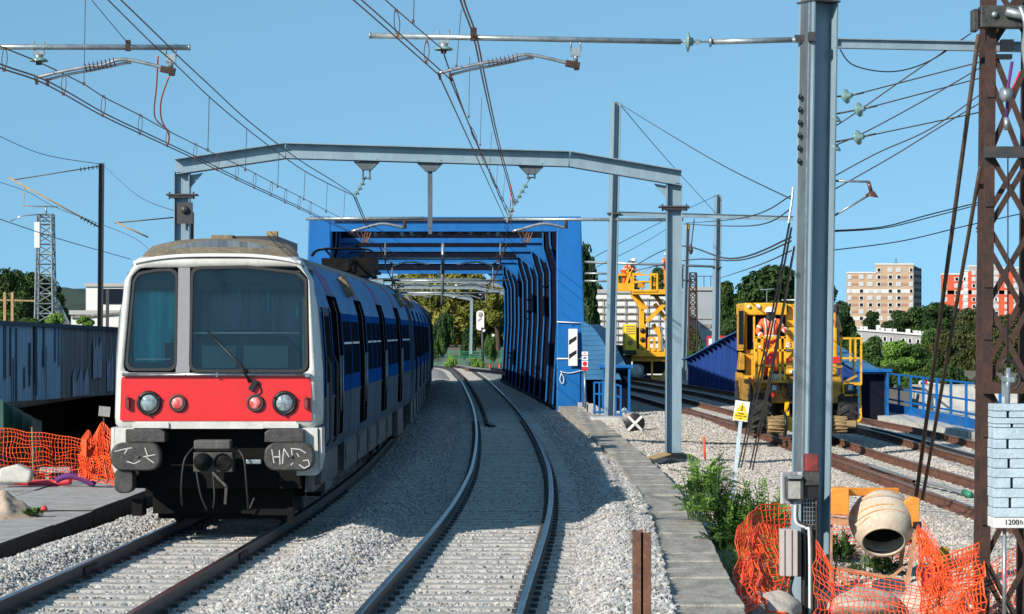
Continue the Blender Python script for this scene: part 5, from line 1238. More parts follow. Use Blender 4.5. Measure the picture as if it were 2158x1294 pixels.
m = MB(); m.prism([(0, -.5), (1.05, -.5), (1.02, 0), (.12, 0), (0, -.14)], W(1241, 880, 72), (1, 0, 0), (0, 0, 1), (0, 1.6, 0)); tag(m.build('concrete_pad', 'concrete_pale', None, .04), 'low pale concrete pad left of the round target', 'concrete pad')
m = MB()
for k in range(3): m.bx(3.05 + k * .12, 3.13 + k * .12, 72.6, 73.2, -.13, -.1)
tag(m.build('metal_grating', 'block_blue'), 'small bluish metal plate on the soil left of the round target', 'plate')
rt = thing('round_target', W(1338, 914, 77), 'round black target with a white saltire cross on the gravel', 'sign')
cc_ = W(1338, 892, 77)
m = MB(); m.lathe([(.275, 0), (.275, .03), (.27, .035)], cc_ + Vector((0, .03, 0)), (0, -1, 0), 36); m.bar(cc_ + Vector((0, .06, 0)), cc_ + Vector((0, .2, -.4)), .05, .05); m.build('disc', 'sign_black', rt)
m = MB()
for s in (-1, 1): m.bar(cc_ + Vector((-.19, -.009 - .002 * s, -.19 * s)), cc_ + Vector((.19, -.009 - .002 * s, .19 * s)), .07, .006, (0, 1, 0))
m.build('cross', 'white_plain', rt)
rl = thing('railing', W(1280, 873, 66), 'short blue steel railing beside the bridge portal', 'railing')
m = MB(); pts = [(1251, 805), (1280, 806), (1310, 816)]
for y in (0, 24, 62):
    m.bar(W(1251, 806 + y, 66), W(1284, 806 + y, 66), .05, .05); m.bar(W(1284, 806 + y, 66), W(1309, 814 + y, 68), .05, .05)
m.build('rail_bar', 'blue', rl)
for x, y, s in ((1252, 806, 66), (1263, 806, 66), (1274, 806, 66), (1285, 806, 66), (1297, 810, 67), (1308, 814, 68)): m = MB(); m.bar(W(x, y, s), W(x, y + 66, s), .055, .055); m.build('post', 'blue', rl)
mound('crumpled_sheet', (3.62, 83.0, zwork(3.62, 83) - .02), .26, .5, .24, 'tarp_white', 'crumpled whitish plastic sheet on the gravel heap', 'plastic sheet', 12, 18, .7)
m = MB(); m.tube([W(1483, 920, 102), W(1486, 968, 102)], .022, 8); tag(m.build('marker_stake', 'net'), 'slim orange stake standing in the gravel by the bush', 'stake')
m = MB(); m.box(W(1388, 962, 98) + Vector((0, -.3, .03)), (.42, .30, .025), (.1, -.22, .5)); tag(m.build('plank', 'wood', None, .006), 'splintered wooden board left of the gantry post foot', 'board')
ws = thing('warning_sign', W(1534, 1122, 147), 'leaning yellow and white warning sign on a pale pole in the weeds', 'sign')
a, b = W(1540, 1085, 148), W(1561, 884, 146)
m = MB(); m.bar(a, b, .05, .03, (0, 1, 0)); m.build('pole', 'block_blue', ws)
up_ = (b - a).normalized(); rt_ = up_.cross(Vector((0, 1, 0))).normalized(); 
ctr = W(1562, 866, 146) + Vector((0, -.035, 0))
au = Vector((rt_.x, 0, rt_.z)); au = au if au.x > 0 else -au; av = Vector((-au.z, 0, au.x)); av = av if av.z > 0 else -av
m = MB(); m.prism([(-.105, -.145), (.105, -.145), (.105, .145), (-.105, .145)], ctr, au, av, (0, .012, 0)); m.build('panel', 'white_plain', ws)
m = MB(); o_ = ctr + Vector((0, -.004, 0)); m.prism([(-.085, -.005), (.085, -.005), (.0, .125)], o_, au, av, (0, .003, 0)); m.prism([(-.095, -.13), (.095, -.13), (.095, -.015), (-.095, -.015)], o_, au, av, (0, .003, 0)); m.build('yellow_field', 'yellow_bright', ws)
m = MB(); m.prism([(-.008, .0), (.010, .0), (.013, .075), (-.004, .078)], ctr + Vector((0, -.008, 0)), au, av, (0, .003, 0)); m.build('symbol', 'red_dark', ws)
for k, (tx, sz) in enumerate((('CEABLE', .027), ('AU SOL F AIX', .027), ('ZOME.', .018))): text_part(tx, sz, 'lettering', 'rust', ws, ctr + Vector((0, 0, 0)) + av * (-.038 - k * .034), au, av, .008)
m = MB(); m.prism([(-.17, -.1), (.19, -.1), (.17, .32), (-.16, .32)], W(1535, 1128, 147), (1, 0, 0), (0, 0, 1), (0, .3, 0)); tag(m.build('concrete_block', 'concrete', None, .02), 'concrete foot block of the leaning warning sign', 'block')
m = MB(); m.box(W(1550, 1083, 150), (.24, .12, .012), (.2, -.45, .1)); tag(m.build('metal_strip', 'galv'), 'bent metal strip lying on the foot block of the warning sign', 'strip')
rp = thing('steel_post', W(1352, 1340, 240), 'rusty double steel post standing at the ballast edge in the foreground', 'post')
for dx in (-8, 9): m = MB(); m.section(W(1352 + dx, 1119 + dx * .3, 240), W(1352 + dx, 1400, 240), [(-.045, -.05), (.045, -.05), (.045, .05), (.025, .05), (.025, -.03), (-.025, -.03), (-.025, .05), (-.045, .05)], (0, 1, 0)); m.build('channel', 'rust_rail', rp)
m = MB(); m.box(W(1352, 1135, 240), (.1, .03, .05)); m.build('tie_plate', 'rust', rp)

# ------------------------------------------------------------------ boxes and cables fixed to the near mast
SB = 193.0
def fx(px, py, dz=0): return W(px, py, SB) + Vector((0, dz, 0))
def pbox(m, x0, x1, y0, y1, dn=-.0, df=.12):        # box given by its front outline in photo pixels
    a, b = fx(x0, y1), fx(x1, y0); return m.bx(a.x, b.x, a.y + dn, a.y + df, a.z, b.z)
jb = thing('junction_box', fx(1668, 1030), 'grimy grey junction box with a lid on the near mast', 'box')
m = MB(); pbox(m, 1652, 1689, 1003, 1051, -.22, -.05); m.build('housing', 'grime', jb, .012); m = MB(); pbox(m, 1655, 1684, 1000, 1006, -.26, -.05); m.build('lid', 'galv', jb)
m = MB(); pbox(m, 1656, 1682, 1012, 1048, -.228, -.22); m.build('cover_plate', 'concrete', jb)
m = MB(); pbox(m, 1644, 1690, 994, 1062, -.05, .0); tag(m.build('back_board', 'wall_pale', None, .01), 'cream board behind the junction box on the near mast', 'board')
sl = thing('signal_lamp', fx(1708, 990), 'weathered red lamp housing on a black hood fixed to the near mast', 'lamp')
m = MB(); pbox(m, 1693, 1721, 956, 992, -.2, .02); m.build('red_housing', 'red_dark', sl, .015); m = MB(); pbox(m, 1693, 1721, 992, 1020, -.19, .02); m.build('hood', 'grime', sl); m = MB(); pbox(m, 1690, 1722, 1020, 1048, -.16, .05); m.build('lower_hood', 'black', sl)
gr = thing('mesh_guard', fx(1706, 1080), 'small dark wire mesh guard below the red lamp on the mast', 'guard')
m = MB()
for x in range(1692, 1720, 6): m.bar(fx(x, 1048, -.1), fx(x, 1112, -.1), .006, .006)
for y in range(1050, 1114, 9): m.bar(fx(1690, y, -.1), fx(1720, y, -.1), .006, .006)
m.build('mesh', 'galv', gr); m = MB(); pbox(m, 1688, 1722, 1048, 1300, -.02, .0); m.build('backing', 'black', gr)
cb = thing('cable_cabinet', fx(1660, 1160), 'tall cream metal cabinet hung on the lower part of the near mast', 'cabinet')
m = MB(); pbox(m, 1641, 1677, 1113, 1211, -.2, -.03); m.build('case', 'cabinet', cb, .008)
m = MB()
for x in (1649, 1664): pbox(m, x, x + 2, 1114, 1210, -.205, -.2)
m.build('rib', 'grime', cb); m = MB(); pbox(m, 1677, 1684, 1118, 1212, -.19, -.03); m.build('side_frame', 'black', cb)
for lab, pts, r, mt in (('brown cable bending down beside the mast cabinet', [(1678, 1062), (1679, 1095), (1700, 1108), (1708, 1125), (1709, 1320)], .014, 'rod_brown'), ('pale conduit running down beside the mast cabinet', [(1674, 1056), (1675, 1098), (1696, 1112), (1703, 1130), (1704, 1320)], .017, 'tarp_white'), ('black cable bending down beside the mast cabinet', [(1690, 1110), (1692, 1160), (1691, 1320)], .02, 'cable'), ('black hose hanging below the mast cabinet', [(1668, 1212), (1662, 1240), (1670, 1262), (1690, 1290), (1692, 1320)], .022, 'cable'), ('thick black cable down the right side of the mast recess', [(1718, 1050), (1719, 1180), (1716, 1320)], .018, 'cable')):
    m = MB(); m.tube(curve_pts([fx(x, y, -.12) for x, y in pts], 6), r, 8); tag(m.build('cable', mt), lab, 'cable')

# ------------------------------------------------------------------ cement mixer
SM = 168.0
cm = thing('cement_mixer', W(1850, 1262, SM), 'orange cement mixer with a big splashed cream drum tipped downwards', 'cement mixer')
ax = Vector((-.05, -.70, -.70)).normalized(); mc = W(1862, 1142, SM); bc = mc - ax * .64
m = MB(); m.lathe([(.02, -.0), (.24, .0), (.34, .07), (.405, .19), (.418, .25), (.424, .252), (.424, .285), (.418, .29), (.40, .40), (.35, .53), (.275, .64), (.262, .645), (.255, .63), (.30, .5), (.33, .36)], bc, ax, 40, closed=True); dr = m.build('drum', 'mixer_drum', cm)
m = MB(); m.lathe([(.25, .62), (.32, .48), (.35, .3), (.25, .1), (.01, .08)], bc, ax, 32, closed=True); m.build('drum_inside', 'drum_inside', dr)
m = MB(); m.lathe([(.262, .632), (.287, .64), (.283, .656), (.262, .652)], bc, ax, 40, closed=True); m.build('rim', 'mixer_drum', dr)
m = MB(); b_ = bc + ax * .45; m.bar(b_ + Vector((-.12, -.05, .18)), b_ + Vector((-.1, -.08, .06)), .03, .015); m.build('paddle', 'grime', dr)
prof_ = [(0, .24), (.07, .34), (.19, .405), (.285, .418), (.40, .40), (.53, .35), (.64, .275)]
e1 = ax.cross(Vector((0, 0, 1))).normalized(); e2 = ax.cross(e1)
def drum_arc(m, t0, t1, a0, a1, r_, n=14):
    m.tube([bc + ax * lerp(t0, t1, k / n) + (e1 * math.cos(lerp(a0, a1, k / n)) + e2 * math.sin(lerp(a0, a1, k / n))) * (interp(prof_, lerp(t0, t1, k / n)) + .001) for k in range(n + 1)], [r_ * (.3 + .7 * math.sin(math.pi * (k + .5) / (n + 1))) for k in range(n + 1)], 5)
fa = math.atan2(Vector((-.3, -1, .6)).dot(e2), Vector((-.3, -1, .6)).dot(e1))
m = MB()
for t0, t1, a0, a1, r_ in ((.36, .40, -.5, .9, .007), (.44, .47, -.2, .8, .006), (.42, .43, -.9, -.2, .004), (.50, .53, .3, .9, .006), (.20, .22, -.2, .5, .004)): drum_arc(m, t0, t1, fa + a0, fa + a1, r_)
m.build('splash', 'mixer_orange', dr)
m = MB(); drum_arc(m, .247, .247, 0, 6.283, .004, 48); m.build('seam', 'grime', dr)
m = MB(); p = W(1767, 1057, SM); m.prism([(-.13, -.16), (.12, -.16), (.12, .18), (-.09, .18), (-.13, .12)], p + Vector((0, -.12, 0)), (1, 0, 0), (0, 0, 1), (0, .3, 0)); m.build('motor_housing', 'mixer_orange', cm, .012)
m = MB(); m.prism([(-.14, -.06), (.12, -.06), (.12, .0), (-.12, .03)], W(1766, 1094, SM) + Vector((0, -.1, 0)), (1, 0, 0), (0, 0, 1), (0, .25, 0)); m.build('motor_skirt', 'mixer_rusty', cm)
m = MB(); m.bar(W(1788, 1037, SM) + Vector((0, .1, 0)), W(1900, 1040, SM) + Vector((0, .35, 0)), .1, .1); m.build('yoke', 'mixer_orange', cm, .01)
m = MB(); m.prism([(-.06, -.2), (.09, -.2), (.10, .16), (.0, .18), (-.10, .12)], W(1922, 1077, SM) + Vector((0, .0, 0)), (1, 0, 0), (0, 0, 1), (0, .2, 0)); m.build('bearing_bracket', 'mixer_orange', cm, .012); m = MB(); m.box(W(1932, 1106, SM) + Vector((0, -.02, 0)), (.1, .1, .08)); m.build('bearing', 'black', cm)
m = MB(); m.bar(W(1932, 1110, SM), W(1912, 1228, SM), .055, .05); m.bar(W(1905, 1195, SM), W(1878, 1216, SM), .03, .03); m.build('leg', 'mixer_rusty', cm)
m = MB(); m.bar(W(1750, 1090, SM), W(1748, 1250, SM), .055, .05); m.build('leg', 'mixer_rusty', cm)
m = MB(); m.bar(W(1735, 1192, SM), W(1918, 1226, SM), .07, .05); m.bar(W(1760, 1196, SM), W(1780, 1230, SM) + Vector((0, -.3, 0)), .03, .03); m.build('base_bar', 'mixer_rusty', cm)
m = MB(); m.bar(W(1925, 1110, SM) + Vector((0, .6, 0)), W(1912, 1228, SM) + Vector((0, .7, 0)), .05, .05); m.bar(W(1912, 1228, SM), W(1912, 1228, SM) + Vector((0, .7, 0)), .05, .05); m.build('rear_leg', 'mixer_rusty', cm)
m = MB(); m.lathe([(.03, -.03), (.11, -.03), (.11, .03), (.03, .03)], W(1914, 1245, SM), (1, 0, 0), 16); m.build('wheel', 'concrete_pale', cm)

# nets round the mixer, rubble
net('safety_net', [(1552, 1120, 168), (1574, 1088, 165), (1602, 1064, 160), (1690, 1058, 158)], [(1552, 1310, 196), (1590, 1320, 190), (1640, 1310, 180), (1690, 1300, 176)], 30, 20, .07, 'bunched orange safety net left of the near mast', 21, .017)
net('safety_net', [(1575, 1130, 172), (1600, 1104, 166), (1650, 1110, 164)], [(1560, 1300, 205), (1600, 1270, 200), (1690, 1310, 196)], 20, 16, .10, 'second fold of orange net crumpled left of the near mast', 33, .022)
net('safety_net', [(1735, 1082, 154), (1850, 1092, 154), (1940, 1090, 154), (1985, 1160, 156), (2070, 1160, 158)], [(1735, 1215, 158), (1850, 1218, 158), (1960, 1230, 160), (2070, 1235, 162)], 42, 14, .05, 'orange safety net hanging behind the cement mixer', 14, .013)
net('safety_net', [(1720, 1138, 208), (1752, 1196, 210), (1850, 1216, 210), (1945, 1240, 210), (1995, 1190, 206), (2060, 1160, 204)], [(1715, 1335, 212), (1850, 1340, 214), (1960, 1340, 214), (2060, 1330, 210)], 44, 14, .07, 'sagging orange safety net in front of the cement mixer', 5, .012)
net('safety_net', [(1935, 1105, 190), (1985, 1175, 196), (2075, 1140, 196)], [(1940, 1330, 205), (2000, 1335, 205), (2075, 1330, 205)], 26, 20, .09, 'thick crumpled orange net against the rusty tower foot', 41, .022)
net('safety_net', [(2085, 1190, 184), (2130, 1160, 182), (2190, 1135, 180)], [(2085, 1330, 190), (2190, 1330, 190)], 14, 14, .05, 'orange safety net behind the legs of the rusty tower', 17, .013)
m = MB(); m.bar(W(1930, 1105, 172), W(1975, 1245, 178), .012, .012); tag(m.build('net_pole', 'cable'), 'thin dark pole leaning right of the cement mixer', 'pole')
m = MB(); m.tube([W(1763, 1180, 205), W(1746, 1310, 208)], .010, 6); tag(m.build('net_pole', 'rust'), 'thin rusty rod stuck in the front net beside the mast', 'rod')
for (px, py, s, sx, sy, sz, lab) in ((1790, 1272, 190, .55, .5, .2, 'pale flat boulder under the net left of centre'), (1880, 1280, 186, .6, .6, .2, 'pale broad boulder below the mixer'), (1965, 1275, 188, .38, .4, .26, 'pale boulder beside the tower net'), (1620, 1285, 195, .35, .4, .2, 'pale boulder under the bunched net left of the mast'), (1870, 1240, 182, .25, .2, .12, 'small grey stone under the mixer wheel')):
    m = MB(); m.smooth = True; c0 = W(px, py, s); m.ball((0, 0, 0), 1, 18, 12)
    m.v = [tuple(c0 + Vector((x * sx, y * sy, z * sz)) * (1 + .35 * nz(x * 1.3 + px, y * 1.3 + z, 1.2, px))) for x, y, z in m.v]; tag(m.build('boulder', 'rock'), lab, 'boulder')
m = MB(); c0 = W(1868, 1287, 205); m.lathe([(.01, .01), (.2, .01), (.22, 0)], c0, (0, -.5, 1), 20); 
m = MB(); c0 = W(1975, 1222, 195); m.smooth = True; m.ball(c0, .17, 12, 8, (1, 1, 1.1)); tag(m.build('plastic_bag', 'red_pipe'), 'pinkish red plastic bag under the crumpled net', 'bag')
m = MB(); c0 = W(1986, 1187, 190); m.smooth = True; m.ball((0, 0, 0), 1, 14, 9); m.v = [tuple(c0 + Vector((x * .10, y * .08, z * .17)) * (1 + .5 * nz(x * 1.7, z * 1.9 + y, 1.5, 4))) for x, y, z in m.v]; tag(m.build('plastic_bag', 'yellow_dark'), 'yellow bag caught in the net right of the mixer', 'bag')

# ------------------------------------------------------------------ rusty lattice tower with its balance weights
ST = 198.0
lt = thing('lattice_tower', W(2115, 1340, ST), 'rusty brown lattice tower at the right edge of the picture', 'lattice tower')
dB = .62
def leg(px0, px1, dd): return W(px0, -160, ST) + Vector((0, dd, 0)), W(px1, 1360, ST) + Vector((0, dd, 0))
L0, L1 = leg(2091, 2073, 0); R0, R1 = leg(2180, 2166, 0)
for (a, b), nm in (((L0, L1), 'a'), ((R0, R1), 'b'), ((L0 + Vector((.05, dB, 0)), L1 + Vector((.05, dB, 0))), 'c'), ((R0 + Vector((.05, dB, 0)), R1 + Vector((.05, dB, 0))), 'd')):
    m = MB(); m.section(a, b, [(-.05, -.05), (.05, -.05), (.05, -.03), (-.035, -.03), (-.035, .05), (-.05, .05)], (0, 1, 0)); m.build('leg', 'rust', lt)
lx = lambda y, l=True: (lerp(2091, 2073, (y + 160) / 1520) if l else lerp(2180, 2166, (y + 160) / 1520))
nodes = [-40, 100, 325, 480, 640, 815, 985, 1180, 1350]
for i, (y0, y1) in enumerate(zip(nodes, nodes[1:])):
    for dd in (0, dB):
        m = MB(); o = Vector((0, dd - .03, 0))
        
        if dd == 0 or i % 2: m.bar(W(lx(y0), y0, ST) + o, W(lx(y1, False), y1, ST) + o, .06, .012, (0, 1, 0)); m.build('brace', 'rust', lt); m = MB()
        if dd == 0 or i % 2 == 0: m.bar(W(lx(y0, False), y0, ST) + o + Vector((0, .03, 0)), W(lx(y1), y1, ST) + o + Vector((0, .03, 0)), .06, .012, (0, 1, 0)); m.build('brace', 'rust', lt)
for y, k in ((320, 1.25), (815, 1.0)):
    m = MB(); m.bx(W(lx(y) - 12 * k, y, ST).x, W(lx(y, False) + 15, y, ST).x, L0.y - .12, L0.y - .07, W(0, y + 10, ST).z, W(0, y - 10, ST).z); m.bx(W(lx(y) - 12 * k, y, ST).x, W(lx(y, False) + 15, y, ST).x, L0.y - .16, L0.y - .07, W(0, y + 14, ST).z, W(0, y + 10, ST).z); m.build('cross_plate', 'steel_dark' if y < 400 else 'rust', lt)
m = MB()
for y in (190, 420, 590, 700, 905, 1090): m.box(W(lx(y) - 1, y, ST) + Vector((0, -.062, 0)), (.09, .016, .16))
m.build('splice_plate', 'rust', lt)
m = MB(); a, b = W(2046, 62, ST), W(2200, 16, ST); m.bx(a.x + .07, b.x, a.y - .2, a.y - .0, a.z, b.z); m.bx(a.x, a.x + .06, a.y - .14, a.y + .05, a.z - .03, b.z - .03); m.build('head_box', 'grime', lt, .01)
m = MB(); m.lathe([(.03, 0), (.035, .03), (.01, .04)], W(2088, 36, ST) + Vector((0, -.2, 0)), (0, -1, 0), 8); m.tube(curve_pts([W(2140, 20, ST) + Vector((0, -.25, 0)), W(2150, 60, ST) + Vector((0, -.3, 0)), W(2148, 110, ST) + Vector((0, -.25, 0)), W(2156, 160, ST) + Vector((0, -.25, 0))], 5), .03, 8); m.tube([W(2110, 30, ST) + Vector((0, -.25, 0)), W(2170, 45, ST) + Vector((0, -.25, 0))], .05, 8); m.build('pulley_gear', 'galv', lt)
m = MB(); m.box(W(2118, 98, ST) + Vector((0, -.1, 0)), (.13, .1, .12)); m.box(W(2112, 122, ST) + Vector((0, -.1, 0)), (.16, .1, .05)); m.build('bracket', 'black', lt)
t = thing('rigging', W(2124, 190, ST), 'purple and red sling with a pulley block hanging inside the rusty tower', 'rigging')
m = MB(); m.tube([W(2133, 130, 205), W(2124, 185, 205), W(2121, 265, 205)], .018, 6); m.build('sling', 'side_purple', t); m = MB(); m.tube([W(2150, 150, 205), W(2130, 195, 205)], .012, 6); m.build('sling', 'red_pipe', t)
m = MB(); m.lathe([(.02, -.05), (.08, -.04), (.06, 0), (.08, .04), (.02, .05)], W(2120, 200, 206), (1, .3, 0), 14); m.tube([W(2121, 248, 205), W(2121, 274, 205)], .028, 8); m.build('pulley_block', 'galv', t)
bw = thing('balance_weight', W(2150, 1110, 206), 'stack of pale blue concrete balance weights hanging before the rusty tower', 'balance weight')
SWt = 206.0; ys = [851, 866, 880, 893, 901, 925, 945, 966, 986, 1006, 1028, 1048, 1069, 1089, 1112]
for i, (y0, y1) in enumerate(zip(ys, ys[1:])):
    m = MB(); last = i == len(ys) - 2; j = rnd.uniform(-1, 1); sp = 2120 + rnd.uniform(-4, 8); L_, R_ = 2090 + j, 2240; dn, df = -.12, .22
    a, b = W(L_, y1 - .8, SWt), W(R_, y0 + .4, SWt)
    if i % 2 and not last:
        x1, x2 = W(sp, 0, SWt).x, W(sp + 6, 0, SWt).x; m.bx(a.x, x1, a.y + dn, a.y + df, a.z, b.z); m.bx(x2, b.x, a.y + dn, a.y + df, a.z, b.z)
    else: m.bx(a.x, b.x, a.y + dn, a.y + df, a.z, b.z)
    m.build('weight_plate', 'facade_white' if last else 'block_blue', bw, .006)
for k, (tx, x, y, sz) in enumerate((('1200', 2127, 1099, .075), ('1h', 2144, 1099, .07))): text_part(tx, sz, 'lettering', 'sign_black', bw, W(x, y, SWt) + Vector((0, -.124, 0)), (1, 0, 0), (0, 0, 1), .001)
m = MB(); m.tube([W(2117, 1110, SWt), W(2116, 1350, SWt)], .020, 8); m.build('rod', 'galv', bw)
m = MB(); m.tube([W(2124, 330, SWt), W(2124, 800, SWt)], .008, 6); m.build('rope', 'cable', bw); m = MB(); m.tube([W(2125, 775, SWt), W(2123, 850, SWt)], .028, 8); m.bar(W(2116, 792, SWt), W(2116, 836, SWt), .05, .02); m.box(W(2124, 800, SWt), (.12, .05, .05)); m.build('coupling', 'galv', bw)
m = MB(); m.tube(curve_pts([W(2118, 800, SWt), W(2112, 775, SWt), W(2122, 756, SWt), (W(2142, 770, SWt)), W(2150, 800, SWt), W(2138, 822, SWt)], 6), .011, 6); m.tube(curve_pts([W(2118, 780, SWt), W(2128, 760, SWt), W(2146, 785, SWt), W(2140, 815, SWt)], 6), .008, 5); m.build('cable_loop', 'cable', bw)

# ------------------------------------------------------------------ blue railing, guard frames on the right
rl = thing('railing', W(1980, 900, 70), 'long blue steel railing behind the works tracks on the right', 'railing')
def rlp(px, s): return W(px, 900, s)
x0r = 12.35; ptsr = [lerp(55, 84, i / 12) for i in range(13)]
for h_ in (1.28, .82, .45):
    m = MB(); m.bar((x0r, 54, h_ - .02), (x0r, 84, h_ + .0), .06, .05); m.build('rail_bar', 'blue', rl)
m = MB(); m.bx(x0r, x0r + .02, 54, 84, .0, .32); m.build('toe_board', 'blue', rl)
for d in ptsr: m = MB(); m.bar((x0r - .03, d, -.1), (x0r - .03, d, 1.28), .07, .07); m.build('post', 'blue', rl)
gf = thing('guard_frame', W(1990, 830, 60), 'white tubular guard frame beyond the long blue railing', 'guard frame')
m = MB()
for y in (0, .22, .5): m.bar(W(1938, 803, 60) + Vector((0, 0, -y)), W(2040, 822, 60) + Vector((0, 0, -y)), .06, .06)
for x in (1938, 1962, 1990, 2015, 2040): m.bar(W(x, 803 + (x - 1938) * .186, 60), W(x, 880, 60), .06, .06)
m.build('tube', 'white_plain', gf); m = MB(); m.prism([(-.05, -.2), (.3, .45), (.3, -.2)], W(1930, 845, 60), (1, 0, 0), (0, 0, 1), (0, .5, 0)); m.build('canvas', 'concrete', gf); m = MB()
for x in (1950, 1986, 2012): m.box(W(x, 806 + (x - 1950) * .17, 60.5), (.12, .1, .1))
m.build('red_light', 'red', gf)
m = MB(); m.bx(12.9, 22, 80, 83, -.4, .95); m.bx(12.9, 22, 74, 80, -.4, .2); structure(m.build('loading_ramp', 'concrete_pale'))
# ------------------------------------------------------------------ people
def person(label, J, order, r, parts, root, face=None):
    """J: joint name -> world point; order: edges; r: radius per joint; body is one continuous skinned mesh"""
    t = thing('person', root, label, 'person')
    def skin(name, edges, rad, mat):
        names = []; 
        for a, b in edges:
            for q in (a, b):
                if q not in names: names.append(q)
        me = bpy.data.meshes.new(name); me.from_pydata([tuple(J[q] - root) for q in names], [(names.index(a), names.index(b)) for a, b in edges], [])
        o = bpy.data.objects.new(name, me); col.objects.link(o); o.parent = t; me.materials.append(MATS[mat])
        sk = o.modifiers.new('skin', 'SKIN'); sk.use_smooth_shade = True
        for i, q in enumerate(names):
            v = me.skin_vertices[0].data[i]; rr = rad[q] if q in rad else r[q]; v.radius = rr if isinstance(rr, tuple) else (rr, rr); v.use_root = (i == 0)
        ss = o.modifiers.new('sub', 'SUBSURF'); ss.levels = 1; ss.render_levels = 1
        return o
    for name, edges, rad, mat in parts: skin(name, edges, rad, mat)
    return t
def hand(J, E, r, key, wrist, d, side, curl=.3):
    d = Vector(d).normalized(); s = Vector(side).normalized(); dn = d.cross(s)
    J[key + 'palm'] = wrist + d * .075; r[key + 'palm'] = .036; E.append((key + 'wr', key + 'palm'))
    for k, (off, ln) in enumerate(((-.03, .075), (-.01, .085), (.01, .08), (.028, .06))):
        J[f'{key}f{k}a'] = J[key + 'palm'] + s * off + d * .03; J[f'{key}f{k}b'] = J[f'{key}f{k}a'] + d * ln * .6 + dn * .02 * curl; J[f'{key}f{k}c'] = J[f'{key}f{k}b'] + d * ln * .4 + dn * .05 * curl
        for q in 'abc': r[f'{key}f{k}{q}'] = .009
        E += [(key + 'palm', f'{key}f{k}a'), (f'{key}f{k}a', f'{key}f{k}b'), (f'{key}f{k}b', f'{key}f{k}c')]
    J[key + 'ta'] = wrist + d * .04 - s * .05; J[key + 'tb'] = J[key + 'ta'] + d * .04 - s * .015; r[key + 'ta'] = .012; r[key + 'tb'] = .010
    E += [(key + 'palm', key + 'ta'), (key + 'ta', key + 'tb')]
def worker(label, base, yaw, pose, masked=False):
    """base: point between the feet; yaw 0 faces the camera; pose holds joint offsets (right = +x of the figure seen from the front)"""
    B = Vector(base); ry = Matrix.Rotation(yaw, 3, 'Z'); J = {}; r = {}
    D = dict(pel=(0, 0, .95), abd=(0, .01, 1.12), chest=(0, .02, 1.32), neck=(0, .0, 1.50), head=(0, -.015, 1.60), crown=(0, -.01, 1.70),
             Lsh=(-.20, .02, 1.43), Lel=(-.27, .0, 1.15), Lwr=(-.25, -.15, .93), Rsh=(.20, .02, 1.43), Rel=(.27, .0, 1.15), Rwr=(.25, -.15, .93),
             Lhip=(-.10, 0, .92), Lkn=(-.12, -.03, .50), Lan=(-.12, .02, .09), Lto=(-.13, -.15, .04), Rhip=(.10, 0, .92), Rkn=(.12, -.03, .50), Ran=(.12, .02, .09), Rto=(.13, -.15, .04))
    D.update(pose)
    for k, v in D.items(): J[k.replace('L', 'l').replace('R', 'r') if k[0] in 'LR' else k] = B + ry @ Vector(v)
    r.update(pel=(.14, .11), abd=(.13, .10), chest=(.15, .11), neck=.055, head=(.075, .09), crown=.06, lsh=.062, lel=.045, lwr=.032, rsh=.062, rel=.045, rwr=.032, lhip=.09, lkn=.062, lan=.042, lto=.04, rhip=.09, rkn=.062, ran=.042, rto=.04)
    E = [('pel', 'abd'), ('abd', 'chest'), ('chest', 'neck'), ('neck', 'head'), ('head', 'crown'), ('chest', 'lsh'), ('lsh', 'lel'), ('lel', 'lwr'), ('chest', 'rsh'), ('rsh', 'rel'), ('rel', 'rwr'), ('pel', 'lhip'), ('lhip', 'lkn'), ('lkn', 'lan'), ('lan', 'lto'), ('pel', 'rhip'), ('rhip', 'rkn'), ('rkn', 'ran'), ('ran', 'rto')]
    for k in ('l', 'r'): d = J[k + 'wr'] - J[k + 'el']; hand(J, E, r, k, J[k + 'wr'], d, ry @ Vector((1, 0, 0)) * (1 if k == 'l' else -1))
    JE = [('pel', 'abd'), ('abd', 'chest'), ('chest', 'lsh'), ('lsh', 'lel'), ('lel', 'lwr'), ('chest', 'rsh'), ('rsh', 'rel'), ('rel', 'rwr')]
    jr = dict(pel=(.165, .135), abd=(.155, .125), chest=(.175, .135), lsh=.08, lel=.064, lwr=.05, rsh=.08, rel=.064, rwr=.05)
    TE = [('pel', 'lhip'), ('lhip', 'lkn'), ('lkn', 'lan'), ('pel', 'rhip'), ('rhip', 'rkn'), ('rkn', 'ran')]
    tr = dict(pel=(.15, .12), lhip=.11, lkn=.085, lan=.07, rhip=.11, rkn=.085, ran=.07)
    t = person(label, J, E, r, [('body', E, r, 'skin'), ('jacket', JE, jr, 'hivis'), ('trousers', TE, tr, 'hivis')], B)
    f = lambda *v: ry @ Vector(v); hd = J['head']; bt = [('lan', 'lto'), ('ran', 'rto')]
    m = MB()
    for a, b in bt: m.tube([J[a] + Vector((0, 0, .02)), J[a] - Vector((0, 0, .04)), J[b]], [.06, .065, .05], 8)
    m.build('boots', 'black', t)
    m = MB(); up = (J['crown'] - J['head']).normalized(); c0 = J['head'] + up * .055; m.smooth = True
    m.lathe([(.15, -.005), (.155, .0), (.135, .012), (.13, .05), (.10, .10), (.05, .13), (.005, .137)], c0, up, 18); m.build('helmet', 'white_plain', t)
    m = MB()
    for q in (-.032, .032): m.ball(hd + f(q, -.082, .0), .011, 6, 5)
    m.build('eyes', 'sign_black', t)
    m = MB(); m.ball(hd + f(0, -.092, -.03), .015, 6, 5, (1, 1, 1.4))
    for q in (-.085, .085): m.ball(hd + f(q, .0, -.02), .02, 6, 5, (.5, 1, 1.4))
    m.build('nose_and_ears', 'skin', t)
    m = MB(); m.box(hd + f(0, -.084, -.065), (.04, .012, .012)); m.build('mouth', 'red_dark', t)
    m = MB(); 
